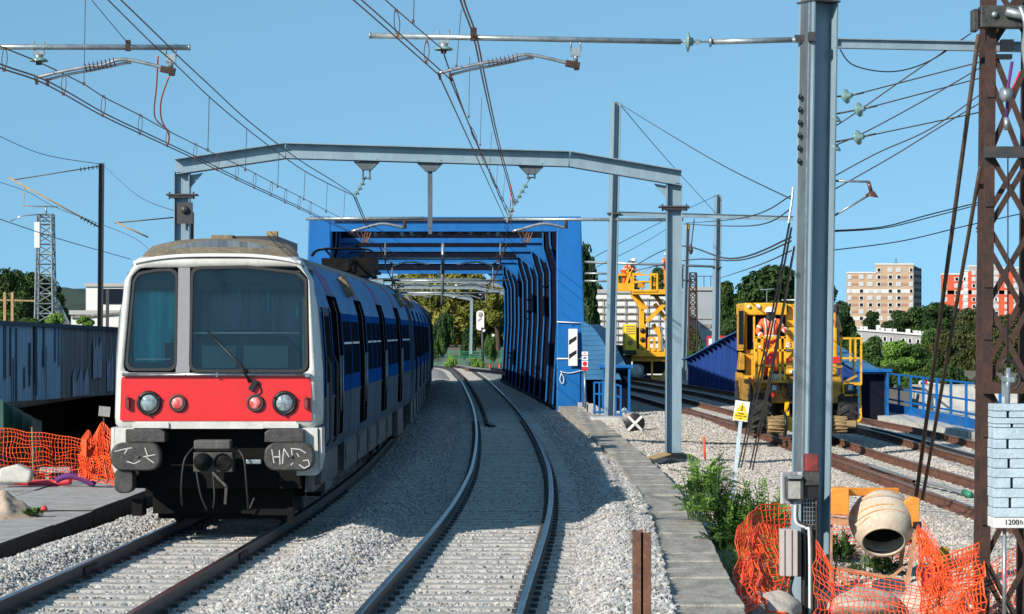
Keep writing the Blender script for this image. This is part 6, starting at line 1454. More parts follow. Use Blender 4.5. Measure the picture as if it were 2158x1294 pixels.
    for q in (-.075, .075): m.ball(hd + f(q, .02, .0), .04, 8, 6, (.7, 1, 1.2))
    m.build('hair', 'bark', t)
    m = MB()
    for sx in (-1, 1): m.tube([J['lsh' if sx < 0 else 'rsh'].lerp(J['neck'], .35) + f(0, -.09, .05), J['chest'] + f(sx * .09, -.145, 0), J['abd'] + f(sx * .085, -.14, 0)], .018, 6)
    ab = J['abd'] - Vector((0, 0, .05)); m.lathe([(.168, -.025), (.176, 0), (.168, .025)], ab, (0, 0, 1), 16)
    for a, b in (('lel', 'lwr'), ('rel', 'rwr'), ('lsh', 'lel'), ('rsh', 'rel')): m.tube([J[a].lerp(J[b], .45), J[a].lerp(J[b], .6)], .074, 8)
    m.build('reflective_band', 'reflective', t)
    if masked: m = MB(); m.smooth = True; m.ball(hd + f(0, -.045, -.035), .105, 12, 8, (.95, .75, 1.25)); m.build('face_hood', 'mask_dark', t); m = MB(); m.lathe([(.0, .02), (.03, .015), (.035, 0)], hd + f(0, -.125, .01), f(0, -1, 0), 10); m.build('mask_lens', 'window_dark', t)
    return t

# ------------------------------------------------------------------ road-rail machine in front (d = 63 m)
S = 86.0
def w(px, py, dy=0.): return W(px, py, S) + Vector((0, dy, 0))
def fb(m, x0, x1, y0, y1, dn, df): a, b = w(x0, y1), w(x1, y0); return m.bx(a.x, b.x, a.y + dn, a.y + df, a.z, b.z)
rr = thing('rail_machine', w(1690, 925), 'yellow road-rail machine with cab, guard frames and right hand ladder on the works track', 'rail vehicle')
m = MB(); fb(m, 1588, 1775, 790, 850, .1, 5.2); fb(m, 1600, 1765, 740, 800, .25, 5.0); m.build('chassis', 'yellow_dark', rr, .03)
m = MB(); fb(m, 1655, 1765, 690, 790, .0, 3.0); fb(m, 1655, 1770, 640, 700, .35, 3.0); m.build('engine_hood', 'yellow', rr, .05)
m = MB(); fb(m, 1571, 1660, 638, 664, .15, 2.6); fb(m, 1571, 1576, 664, 790, .2, 2.4); fb(m, 1590, 1660, 722, 800, .2, 2.4); fb(m, 1571, 1592, 737, 800, .2, 2.4); cab = m.build('cab', 'yellow', rr, .03)
m = MB(); fb(m, 1575, 1591, 664, 738, .24, .3); fb(m, 1592, 1658, 664, 722, .3, .36); m.build('cab_window', 'window_dark', cab)
m = MB(); fb(m, 1589, 1593, 664, 722, .22, .3); fb(m, 1622, 1626, 664, 722, .26, .32); m.build('window_post', 'yellow', cab)
m = MB(); m.prism([(0, 0), (.12, .03), (.14, .95), (.02, 1.02)], w(1558, 736), (1, 0, 0), (0, 0, 1), (0, .5, 0)); m.build('side_mirror_guard', 'yellow_dark', rr, .02)
m = MB(); fb(m, 1557, 1566, 655, 725, -.02, .0); m.build('mirror', 'window_dark', rr)
m = MB(); m.prism([(0, 0), (.16, 0), (.16, .4), (.04, .45)], w(1556, 780), (1, 0, 0), (0, 0, 1), (0, .5, 0)); m.build('side_box', 'yellow_dark', rr, .02)
for x, y, r_ in ((1599, 646, .05), (1579, 646, .035)): m = MB(); m.lathe([(r_ * 1.2, 0), (r_ * 1.2, .05), (r_, .06), (.01, .07)], w(x, y, .15), (0, -1, 0), 14); m.build('work_lamp', 'white_plain', rr)
m = MB(); m.bar(w(1620, 610, .5), w(1620, 640, .5), .02, .02); m.bar(w(1606, 610, .5), w(1636, 608, .5), .02, .02); m.tube([w(1650, 632, .3), w(1760, 632, .3)], .025, 6); m.build('aerial', 'galv', rr)
m = MB(); fb(m, 1645, 1668, 644, 658, .3, .36); m.build('roof_grille', 'black', rr); m = MB()
for k in range(4): fb(m, 1646 + k * 6, 1649 + k * 6, 644, 658, .27, .3)
m.build('roof_grille_bar', 'yellow', rr)
# front guard with platform
m = MB()
for x in (1590, 1602, 1640, 1650): m.bar(w(x, 710, -.45), w(x, 803, -.45), .05, .05)
for y in (711, 738, 770, 802): m.bar(w(1588, y, -.45), w(1652, y, -.45), .05, .05)
m.bar(w(1602, 760, -.45), w(1640, 712, -.45), .04, .04); m.build('front_guard', 'yellow', rr)
m = MB(); fb(m, 1586, 1656, 800, 806, -.5, .3); m.build('front_platform', 'yellow_dark', rr)
m = MB(); fb(m, 1612, 1630, 738, 775, -.3, -.1); m.build('red_box', 'red', rr, .02); m = MB(); m.bar(w(1576, 795, -.3), w(1586, 806, -.3), .06, .05); fb(m, 1656, 1668, 755, 763, -.04, .0); m.build('red_box', 'red', rr)
m = MB(); fb(m, 1620, 1650, 782, 800, -.4, .0); m.build('cable_tray', 'black', rr); m = MB()
for k in range(6): m.tube(curve_pts([w(1622 + k * 4, 800, -.42), w(1626 + k * 4, 788, -.45), w(1632 + k * 3, 798, -.42)], 4), .012, 4)
m.build('hose', 'tarp_white', rr)
m = MB(); fb(m, 1656, 1666, 722, 732, -.02, .0); m.build('number_plate', 'white_plain', rr)
text_part('78', .09, 'lettering', 'red', rr, w(1661, 727, -.02), (1, 0, 0), (0, 0, 1), .002)
m = MB()
for x in (1662, 1668, 1672): fb(m, x, x + 2, 800, 850, .05, .1)
fb(m, 1655, 1775, 770, 775, -.02, .02); m.build('hood_trim', 'yellow_dark', rr)
m = MB(); fb(m, 1744, 1770, 752, 765, -.03, .02); m.build('red_stripe', 'red', rr)
m = MB(); m.prism([(-.45, 0), (.5, 0), (.42, .35), (-.3, .5)], w(1735, 700, .2), (1, 0, 0), (0, 0, 1), (0, 1, 0)); m.build('hood_top', 'yellow', rr, .04)
m = MB(); m.bar(w(1766, 640, .1), w(1766, 720, .1), .08, .08); m.box(w(1757, 650, .05), (.14, .12, .2)); m.build('rear_post', 'steel_dark', rr); m = MB(); fb(m, 1750, 1758, 673, 684, .0, .05); m.build('red_light', 'red', rr)
# right ladder platform
m = MB()
for x in (1774, 1794, 1805, 1817): m.bar(w(x, 713, .2), w(x, 810 if x in (1774, 1817) else 762, .2), .045, .045)
for y in (713, 755, 810): m.bar(w(1762, y, .2), w(1818, y, .2), .05, .045)
m.bar(w(1762, 713, 1.6), w(1817, 713, 1.6), .045, .045); m.bar(w(1817, 713, .2), w(1817, 713, 1.6), .045, .045); m.bar(w(1817, 713, 1.6), w(1817, 810, 1.6), .045, .045); m.build('side_railing', 'yellow', rr)
m = MB(); fb(m, 1765, 1818, 806, 813, .2, 1.6); m.bar(w(1780, 806, .2), w(1808, 792, .2), .05, .05); m.build('side_platform', 'yellow_dark', rr)
m = MB(); m.bar(w(1778, 812, .1), w(1782, 896, .0), .05, .05); m.bar(w(1813, 812, .1), w(1814, 882, .0), .05, .05); m.bar(w(1814, 882, .0), w(1800, 896, .0), .05, .05)
for y in (833, 853, 874, 896): m.bar(w(1780, y, .05), w(1813, min(y, 884), .05), .04, .04)
m.build('ladder', 'yellow', rr)
m = MB(); fb(m, 1782, 1803, 886, 902, -.1, .4); m.build('step', 'wood', rr)
for x in (1628, 1787): m = MB(); fb(m, x - 9, x + 9, 809, 824, -.35, -.1); hl = m.build('headlight_box', 'grime', rr); m = MB(); fb(m, x - 4, x + 5, 811, 821, -.37, -.35); m.build('lens', 'lens', hl)
m = MB(); fb(m, 1624, 1628, 826, 836, -.3, -.2); m.build('red_light', 'red', rr)
m = MB()
for k in range(5): fb(m, 1664, 1668, 704 + k * 6, 707 + k * 6, -.02, .0)
fb(m, 1576, 1588, 745, 747, .18, .2); fb(m, 1594, 1597, 726, 796, .17, .2); fb(m, 1640, 1644, 726, 796, .17, .2); m.build('seam', 'yellow_dark', rr)
for a, b, c_ in (((1655, 806, -.1), (1660, 826, -.25), (1672, 838, -.1)), ((1640, 806, -.3), (1648, 835, -.4), (1668, 842, -.2)), ((1590, 806, -.2), (1596, 822, -.35), (1612, 818, -.3)), ((1662, 795, -.1), (1650, 802, -.3), (1640, 820, -.35)), ((1668, 838, 0), (1660, 860, -.2), (1652, 885, -.3))): m = MB(); m.tube(curve_pts([w(*a), w(*b), w(*c_)], 5), .022, 6); m.build('hydraulic_hose', 'cable', rr)
m = MB(); fb(m, 1655, 1662, 735, 740, -.03, .0); fb(m, 1600, 1612, 729, 733, .16, .2); fb(m, 1664, 1670, 780, 786, -.04, .0); m.build('warning_label', 'white_plain', rr)
m = MB(); fb(m, 1655, 1676, 808, 818, -.05, .1); fb(m, 1658, 1674, 826, 836, -.05, .1); m.build('valve_block', 'grime', rr)
# road wheels with lugs, rail guide wheels
def road_wheel(cx, cy, r_, wd, dy, par):
    c0 = w(cx, cy, dy); m = MB(); m.lathe([(r_ * .55, -wd / 2), (r_ * .9, -wd / 2), (r_, -wd * .3), (r_, wd * .3), (r_ * .9, wd / 2), (r_ * .55, wd / 2)], c0, (1, 0, 0), 28)
    for k in range(18):
        a = k * math.pi / 9; n_ = Vector((0, math.cos(a), math.sin(a))); t_ = Vector((0, -math.sin(a), math.cos(a)))
        for s in (-1, 1): m.bar(c0 + n_ * r_ + Vector((s * .02, 0, 0)), c0 + n_ * r_ * .97 + Vector((s * wd * .5, 0, 0)) + t_ * .12, .06, .06)
    t = m.build('road_wheel', 'tyre', par); m = MB(); m.lathe([(r_ * .55, -wd * .4), (r_ * .5, -wd * .2), (.1, -wd * .2)], c0, (1, 0, 0), 18); m.build('rim', 'yellow_dark', t)
for cx, dy in ((1605, .55), (1788, .55)): road_wheel(cx, 862, .60, .48, dy, rr)
for cx, dy in ((1605, 4.4), (1788, 4.4)): road_wheel(cx, 862, .60, .48, dy, rr)
for cx, sg in ((1642, 1), (1748, -1)):
    c0 = w(cx + 6 * sg, 893, -.55); m = MB(); m.lathe([(.24, -.02), (.30, -.02), (.30, .03), (.24, .05)], c0, (1, 0, 0), 28); rw = m.build('rail_wheel', 'black', rr)
    m = MB()
    for k in range(14): a = k * 2 * math.pi / 14; n_ = Vector((0, math.cos(a), math.sin(a))) * .22; m.bar(c0 + n_ - Vector((sg * .02, 0, 0)), c0 + n_ * .85 - Vector((sg * .42, 0, 0)), .035, .02)
    m.lathe([(.20, .0), (.19, .4)], c0, (-sg, 0, 0), 14); m.build('drum', 'wood', rw)
    m = MB(); m.bar(w(cx + 10 * sg, 893, -.5), w(cx + 20 * sg, 840, .2), .12, .12); m.box(w(cx + 16 * sg, 893, -.4), (.3, .2, .3)); m.build('guide_arm', 'yellow', rr)
m = MB(); fb(m, 1640, 1770, 850, 880, .3, 4.8); m.build('undercarriage', 'under', rr)
worker('masked person in orange hi-vis standing on the near yellow machine', w(1622, 800, -.15) + Vector((0, 0, .0)), -.25, dict(Lel=(-.33, -.02, 1.16), Lwr=(-.12, -.22, 1.04), Rel=(.34, -.05, 1.2), Rwr=(.44, -.3, 1.22)), True)
# ------------------------------------------------------------------ elevating platform machine (d = 117 m)
S = 42.0
w0 = w
def w(px, py, dy=0.): return W(px, py, S) + Vector((0, dy, 0))
ep = thing('platform_machine', w(1365, 800), 'yellow rail machine with scissor mast and raised work platform behind the grey masts', 'rail vehicle')
m = MB(); fb(m, 1332, 1412, 735, 752, .0, 6.5); fb(m, 1320, 1420, 752, 762, .3, 6.0); m.build('chassis', 'yellow', ep, .03)
m = MB(); fb(m, 1316, 1341, 683, 740, -.2, 2.2); eb = m.build('engine_box', 'yellow_bright', ep, .05)
m = MB()
for k in range(4): fb(m, 1319, 1337, 687 + k * 5, 689 + k * 5, -.22, -.2)
m.build('grille', 'wood', eb); m = MB(); m.lathe([(.13, 0), (.13, .02), (.09, .04)], w(1328, 722, -.2), (0, -1, 0), 14); m.build('filler_cap', 'wood', eb); m = MB(); fb(m, 1316, 1341, 738, 747, -.25, 1.5); m.build('bumper', 'black', eb)
m = MB(); fb(m, 1347, 1361, 683, 736, -.05, .5); cl = m.build('column', 'yellow', ep, .03)
m = MB()
for y in (697, 716): m.lathe([(.13, 0), (.13, .05), (.07, .09)], w(1354, y, -.05), (0, -1, 0), 14)
m.build('hydraulic_head', 'black', cl)
m = MB(); fb(m, 1342, 1347, 690, 740, .2, .6); fb(m, 1361, 1367, 690, 736, .3, .8); m.build('hose_bundle', 'cable', ep)
m = MB(); m.prism([(-.1, 0), (.14, 0), (.14, .5), (.05, .65), (-.1, .5)], w(1356, 684, .2), (1, 0, 0), (0, 0, 1), (0, .2, 0)); m.build('exhaust', 'facade_shade', ep)
m = MB()
for a, b in (((1367, 712), (1367, 740)), ((1379, 712), (1379, 740)), ((1367, 712), (1379, 712)), ((1388, 690), (1390, 740))): m.bar(w(*a), w(*b), .12, .1)
m.build('frame', 'yellow', ep)
m = MB(); m.bar(w(1362, 678), w(1412, 630), .2, .2); m.bar(w(1377, 683, .4), w(1412, 742, .4), .24, .2); m.bar(w(1380, 640, .3), w(1412, 683, .3), .2, .2); m.bar(w(1378, 618, .2), w(1408, 658, .2), .22, .2); m.build('scissor_arm', 'yellow', ep)
m = MB(); m.bar(w(1334, 620, .2), w(1352, 648, .2), .22, .24); m.bar(w(1341, 620, .2), w(1358, 646, .2), .12, .2); fb(m, 1350, 1365, 644, 652, .0, .5); m.bar(w(1352, 650, .2), w(1352, 684, .2), .25, .25); m.build('lift_arm', 'yellow', ep)
m = MB(); m.bar(w(1396, 735), w(1412, 705), .06, .06); m.bar(w(1395, 690), w(1395, 740), .1, .08); m.build('cylinder', 'galv', ep)
pf = MB(); fb(pf, 1331, 1412, 611, 621, -.8, 1.6); fb(pf, 1331, 1384, 611, 616, -.85, -.8); pfo = pf.build('platform', 'yellow', ep, .02)
m = MB(); fb(m, 1374, 1412, 619, 624, -.7, 1.6); m.build('underside', 'black', pfo)
m = MB()
for x in (1333, 1369, 1383): m.bar(w(x, 577, -.75), w(x, 614, -.75), .1, .08)
for x in (1333, 1383): m.bar(w(x, 578, 1.5), w(x, 614, 1.5), .08, .08)
m.bar(w(1332, 578, -.75), w(1350, 576, -.75), .1, .08); m.bar(w(1369, 578, -.75), w(1384, 578, -.75), .1, .08); m.bar(w(1333, 594, -.75), w(1368, 594, -.75), .1, .08)
for y in (578, 594): m.bar(w(1333, y, 1.5), w(1383, y, 1.5), .07, .07)
m.bar(w(1333, 578, -.75), w(1333, 578, 1.5), .07, .07); m.build('platform_railing', 'yellow', ep)
m = MB(); fb(m, 1373, 1380, 594, 604, -.7, -.6); m.box(w(1352, 600, .2), (.35, .3, .3)); m.build('control_box', 'yellow_dark', ep, .02)
m = MB(); m.bar(w(1300, 605), w(1332, 605), .18, .4); m.bar(w(1299, 579), w(1320, 579), .1, .1); m.bar(w(1301, 579), w(1302, 605), .08, .08); m.bar(w(1318, 602), w(1329, 568), .14, .14); m.bar(w(1329, 568), w(1320, 574), .14, .14); m.build('side_basket', 'yellow', ep)
m = MB(); m.bar(w(1401, 570, -.5), w(1401, 606, -.5), .06, .06); m.bar(w(1405, 570, -.5), w(1405, 606, -.5), .06, .06); m.bar(w(1409, 570, -.5), w(1409, 606, -.5), .06, .06); m.bar(w(1400, 570, -.5), w(1412, 570, -.5), .06, .06); fb(m, 1400, 1412, 604, 612, -.6, .6); m.build('end_basket', 'yellow', ep)
m = MB(); m.bar(w(1350, 578, -.4), w(1376, 562, -.4), .03, .03); m.build('pole', 'wood', ep)
def road_wheel2(cx, cy, r_, wd, dy): 
    c0 = w(cx, cy, dy); m = MB(); m.lathe([(r_ * .5, -wd / 2), (r_ * .9, -wd / 2), (r_, -wd * .3), (r_, wd * .3), (r_ * .9, wd / 2), (r_ * .5, wd / 2)], c0, (1, .0, 0), 24); m.build('road_wheel', 'tyre', ep)
road_wheel2(1320, 772, .55, .5, .4); road_wheel2(1325, 772, .55, .5, 4.5)
m = MB()
for x in (1340, 1350): m.lathe([(.10, -.05), (.38, -.05), (.40, 0), (.30, .06), (.1, .06)], w(x, 783, -.1 + (x - 1340) * .05), (.35, -1, 0), 18)
m.build('rail_wheel', 'galv', ep)
m = MB(); m.bar(w(1374, 762), w(1374, 797), .1, .1); m.bar(w(1374, 797), w(1412, 795), .12, .12); m.bar(w(1395, 795), w(1404, 780), .14, .12); m.build('rail_frame', 'yellow', ep)
m = MB(); fb(m, 1345, 1415, 762, 788, .4, 6); m.build('undercarriage', 'under', ep)
m = MB(); fb(m, 1285, 1318, 752, 762, 2, 6); fb(m, 1300, 1318, 728, 752, 2.2, 6); m.build('rear_body', 'black', ep)
m = MB(); fb(m, 1275, 1312, 740, 753, 3, 5); m.build('rear_deck', 'yellow_dark', ep)
worker('person in orange hi-vis standing upright at the right end of the platform', w(1406, 606, .1), .5, dict(Rel=(.30, .0, 1.2), Rwr=(.2, -.2, 1.3), Lel=(-.30, -.08, 1.17), Lwr=(-.38, -.26, .98)))
worker('person in orange hi-vis bending forward at the left basket of the platform', w(1316, 611, .3), 1.2, dict(abd=(0, -.08, 1.10), chest=(0, -.26, 1.24), neck=(0, -.40, 1.34), head=(0, -.48, 1.42), crown=(0, -.52, 1.52), Lsh=(-.2, -.3, 1.33), Rsh=(.2, -.3, 1.33), Lel=(-.26, -.42, 1.08), Rel=(.26, -.42, 1.08), Lwr=(-.2, -.62, 1.0), Rwr=(.2, -.62, 1.0)))

# ------------------------------------------------------------------ trees
CR = {}
def crown(key, n, leaf, blobs, seed, flat=1.0):
    r = random.Random(seed); vs = []; fs = []
    tot = sum(b[3] ** 2 for b in blobs)
    for cx, cy, cz, br, *_ in blobs:
        k = int(n * br * br / tot)
        for _ in range(k):
            z = r.uniform(-1, 1); a = r.uniform(0, 6.283); q = math.sqrt(1 - z * z); rad = br * (r.random() ** .35) * (1 + .22 * noise.noise(Vector((q * math.cos(a) * 2.3 + cx, q * math.sin(a) * 2.3 + cy, z * 2.3 + cz)))) 
            p = Vector((cx + q * math.cos(a) * rad, cy + q * math.sin(a) * rad, cz + z * rad * flat))
            nrm = (Vector((q * math.cos(a), q * math.sin(a), z + .35)) + Vector((r.uniform(-1, 1), r.uniform(-1, 1), r.uniform(-1, 1))) * .9).normalized()
            u = nrm.cross(Vector((r.uniform(-1, 1), r.uniform(-1, 1), .3))).normalized(); v = nrm.cross(u); s = leaf * r.uniform(.55, 1.35); o = len(vs); bnd = nrm * s * .25
            vs += [tuple(p - u * s * .6), tuple(p - v * s * .35 + bnd), tuple(p + u * s * .8), tuple(p + v * s * .35 + bnd)]; fs.append((o, o + 1, o + 2, o + 3))
    me = bpy.data.meshes.new('crown_' + key); me.from_pydata(vs, [], fs); CR[key] = me
def rblobs(seed, k, w_, h_, r0, r1):
    r = random.Random(seed); out = [(0, 0, .5 * h_, r1 * 1.05)]
    for i in range(k):
        a = r.uniform(0, 6.283); z = r.uniform(.12, .95); q = math.sin(math.pi * min(.98, z * .9 + .08)) ** .7 * w_ * r.uniform(.45, 1)
        out.append((q * math.cos(a), q * math.sin(a), z * h_, r.uniform(r0, r1)))
    return out
crown('round', 9000, .062, rblobs(3, 16, .34, 1.0, .13, .22), 1); crown('broad', 9000, .058, rblobs(9, 20, .40, .85, .11, .2), 2); crown('tall', 8000, .055, rblobs(21, 16, .22, 1.15, .10, .17), 3); crown('bush', 6000, .075, rblobs(33, 12, .42, .6, .13, .2), 4)
crown('loose', 4200, .06, rblobs(45, 22, .36, 1.0, .06, .12), 6)
crown('conifer', 6000, .06, [(.0 + .02 * math.sin(i * 2), .02 * math.cos(i * 3), .06 + i * .085, .24 * (1 - i / 12.5) + .02) for i in range(12)], 7, .55)
TN = 0
def tree(px, ytop, ybase, wpx, s, kind, mat, label, cat='tree', grp=None, trunk=True, seed=None):
    global TN; TN += 1; r = random.Random(TN * 7 + 1)
    b = W(px, ybase, s); hgt = (ybase - ytop) / s; wid = wpx / s
    t = thing({'bush': 'bush', 'conifer': 'conifer_tree'}.get(kind, 'leafy_tree'), b, label, cat, grp)
    me = CR[kind]; k = (kind, mat)
    if k not in CR: CR[k] = me.copy(); CR[k].materials.append(MATS[mat])
    o = bpy.data.objects.new('crown', CR[k]); col.objects.link(o); o.parent = t
    zspan = max(v.co.z for v in me.vertices) if ('z', kind) not in CR else CR[('z', kind)]; CR[('z', kind)] = zspan
    xspan = CR.get(('x', kind)) or (max(abs(v.co.x) for v in me.vertices) * 2); CR[('x', kind)] = xspan
    lift = .12 if trunk else -.02
    o.location = (0, 0, hgt * lift); o.scale = (wid / xspan, wid / xspan, hgt * (1 - lift) / zspan); o.rotation_euler = (0, 0, r.uniform(0, 6.28))
    if trunk:
        m = MB(); p0 = b - Vector((0, 0, .5)); a = .035 * hgt + .05
        m.tube(curve_pts([p0, b + Vector((r.uniform(-.1, .1), 0, hgt * .25)), b + Vector((r.uniform(-.3, .3), 0, hgt * .55)), b + Vector((r.uniform(-.3, .3), 0, hgt * .8))], 3), [a * (1 - .085 * i) for i in range(10)], 7)
        for q in range(5):
            z = hgt * r.uniform(.25, .6); an = r.uniform(0, 6.28); m.tube([b + Vector((0, 0, z)), b + Vector((math.cos(an) * wid * .16, math.sin(an) * wid * .16, z + hgt * .12)), b + Vector((math.cos(an) * wid * .33, math.sin(an) * wid * .33, z + hgt * .2))], [a * .4, a * .28, a * .12], 5)
        m.build('trunk', 'bark', t)
    return t
G1 = 'trees beyond the bridge'
# seen through and beside the blue bridge
for a in ((900, 560, 745, 150, 20, 'broad', 'leaf_yellow', 'yellowish tree rising behind the train end under the bridge beams'), (985, 568, 745, 150, 19, 'round', 'leaf_yellow', 'yellow green tree in the middle of the bridge opening'), (1050, 575, 748, 110, 20, 'loose', 'leaf_yellow', 'thin yellow tree at the right of the bridge opening'), (1035, 590, 748, 120, 18.5, 'broad', 'leaf_brown', 'brownish tree behind the signal in the bridge opening'), (938, 575, 740, 160, 17, 'broad', 'leaf_mid', 'far green tree filling the back of the bridge opening'), (1085, 560, 745, 130, 17, 'broad', 'leaf_yellow', 'far yellowish tree hidden mostly by the bridge wall'), (860, 575, 745, 130, 17, 'round', 'leaf_yellow', 'far tree hidden mostly by the train roof')): tree(*a, grp=G1)
for a in ((935, 655, 752, 70, 24, 'bush', 'leaf_dark', 'dark green bush beside the end of the train'), (915, 690, 760, 50, 25, 'bush', 'leaf_mid', 'low green bush close to the end of the train'), (985, 690, 758, 50, 24, 'bush', 'leaf_dark', 'dark low bush left of the far signal'), (1035, 700, 765, 40, 25, 'bush', 'leaf_mid', 'low green bush at the foot of the far signal'), (950, 748, 778, 44, 27, 'bush', 'leaf_fresh', 'bright low shrub in front of the green fence'), (1003, 752, 780, 40, 27, 'bush', 'leaf_fresh', 'bright weeds in front of the green fence near the signal')): tree(*a, cat='bush', trunk=False, grp='bushes beyond the bridge')
for a in ((1226, 506, 800, 92, 34, 'broad', 'leaf_dark', 'tall dark tree right against the bridge portal'), (1254, 590, 790, 66, 30, 'broad', 'leaf_brown', 'brownish tree between bridge portal and slim mast'), (1330, 548, 720, 70, 24, 'conifer', 'leaf_dark', 'pointed dark tree behind the bending platform worker'), (1385, 560, 720, 110, 24, 'broad', 'leaf_dark', 'dark broad tree behind the work platform'), (1312, 575, 730, 70, 25, 'loose', 'leaf_mid', 'loose green tree left of the work platform'), (1388, 630, 760, 50, 30, 'loose', 'leaf_mid', 'small green tree seen through the scissor arms'), (1275, 690, 800, 50, 34, 'bush', 'leaf_fresh', 'bright green shrub beside the slim mast'),
          (1458, 680, 800, 50, 34, 'bush', 'leaf_mid', 'green climber at the foot of the small rusty tower'), (1430, 556, 740, 90, 22, 'broad', 'leaf_dark', 'dark tree behind the small rusty tower'), (1524, 590, 760, 75, 23, 'tall', 'leaf_dark', 'dark narrow tree between container building and large tree'), (1612, 556, 760, 165, 22, 'round', 'leaf_dark', 'large dark leafy tree behind the yellow machine'), (1562, 610, 760, 80, 23, 'broad', 'leaf_mid', 'mid green tree at the left foot of the large tree'), (1665, 575, 760, 120, 22, 'broad', 'leaf_dark', 'dark tree behind the near mast'), (1720, 590, 760, 120, 21, 'round', 'leaf_mid', 'green tree mostly hidden behind the near mast'), (1778, 632, 770, 60, 20, 'tall', 'leaf_dark', 'dark tree just right of the near mast')): tree(*a, grp='trees behind the works')
# right-hand slope
G2 = 'trees on the right slope'
for a in ((1835, 655, 705, 44, 9, 'round', 'leaf_dark', 'small dark tree before the beige apartment block'), (1893, 652, 725, 86, 10, 'broad', 'leaf_dark', 'dark tree under the right corner of the beige block'), (1940, 642, 740, 110, 10, 'broad', 'leaf_dark', 'dark tree right of the beige block'), (1990, 636, 740, 100, 10.5, 'round', 'leaf_dark', 'tall dark tree before the red apartment block'), (2050, 645, 750, 110, 11, 'broad', 'leaf_brown', 'brown green tree below the red apartment block'), (2120, 660, 770, 120, 11, 'broad', 'leaf_brown', 'brown tinged tree behind the rusty tower'), (2185, 640, 770, 110, 11, 'round', 'leaf_dark', 'dark tree cut by the right picture edge'),
          (1990, 690, 805, 110, 18, 'broad', 'leaf_brown', 'brown green tree on the slope between the guy rods'), (2050, 680, 810, 120, 19, 'broad', 'leaf_brown', 'brown leafed tree left of the tower foot'), (2120, 690, 820, 130, 20, 'broad', 'leaf_brown', 'brown leafed tree behind the lattice tower weights'), (2190, 700, 820, 110, 20, 'round', 'leaf_dark', 'dark tree at the far right slope edge'),
          (1845, 706, 820, 105, 24, 'broad', 'leaf_mid', 'green tree behind the yellow side railing'), (1893, 716, 815, 84, 25, 'round', 'leaf_fresh', 'light yellowish green tree below the grey block'), (1935, 722, 825, 100, 25, 'broad', 'leaf_mid', 'green tree below the right end of the grey block'), (1870, 765, 835, 80, 28, 'bush', 'leaf_dark', 'dark bush above the blue girder end'), (1925, 780, 845, 90, 28, 'bush', 'leaf_mid', 'green bush above the white guard frame'), (2000, 770, 845, 110, 26, 'bush', 'leaf_dark', 'dark bush behind the white guard frame'), (2085, 785, 850, 120, 26, 'bush', 'leaf_brown', 'brown bush behind the balance weights'), (1805, 700, 800, 60, 22, 'broad', 'leaf_mid', 'green tree between near mast and side railing'), (2160, 780, 850, 110, 27, 'bush', 'leaf_dark', 'dark bush at the right picture edge'), (1962, 690, 800, 90, 15, 'broad', 'leaf_mid', 'dark tree at the right end of the grey block')): tree(*a, grp=G2)
# left side
for a in ((25, 562, 720, 110, 28, 'broad', 'leaf_dark', 'dark tree at the left picture edge behind the wall'), (85, 572, 720, 110, 27, 'round', 'leaf_dark', 'dark tree behind the white lattice mast'), (-20, 575, 720, 100, 28, 'round', 'leaf_mid', 'green tree cut by the left picture edge'), (60, 600, 720, 120, 26, 'bush', 'leaf_dark', 'dark lower foliage behind the two wooden posts')): tree(*a, grp='trees behind the painted wall')
for a in ((118, 658, 690, 50, 52, 'bush', 'leaf_fresh', 'bright green weeds at the foot of the lattice mast'), (180, 664, 690, 50, 52, 'bush', 'leaf_fresh', 'bright green weeds on the wall left of the dark pole'), (60, 668, 692, 60, 52, 'bush', 'leaf_mid', 'low green weeds on the wall at the left')): tree(*a, cat='weeds', trunk=False)

# wooded hills far away
def hill(name, x0, x1, y, prof, mat, seed):
    m = MB(); rows = []; m.smooth = True; n = 120
    for j in range(14):
        v = j / 13; row = []
        for i in range(n + 1):
            u = i / n; h_ = interp(prof, u); z = (h_ + 6) * math.sin(v * math.pi / 2) - 6 + nz(u * 60, v * 14, 1, seed) * 3.5 * v + nz(u * 180, v * 40, 1, seed) * 2.0 * v
            row.append((lerp(x0, x1, u), y + v * 500 + nz(u * 40, v * 9, 1, seed) * 30, z))
        rows.append(row)
    m.grid(rows); structure(m.build(name, mat))
leafh = M('hill_wood', (.018, .036, .022), .9, 0, (.035, .055, .024), .05, c3=(.055, .07, .03), bump=1., bs=.3, var=.4)
hill('hills', -700, 500, 1500, [(0, 30), (.15, 34), (.32, 36), (.45, 33), (.6, 22), (.8, 14), (1, 8)], 'hill_wood', 4)

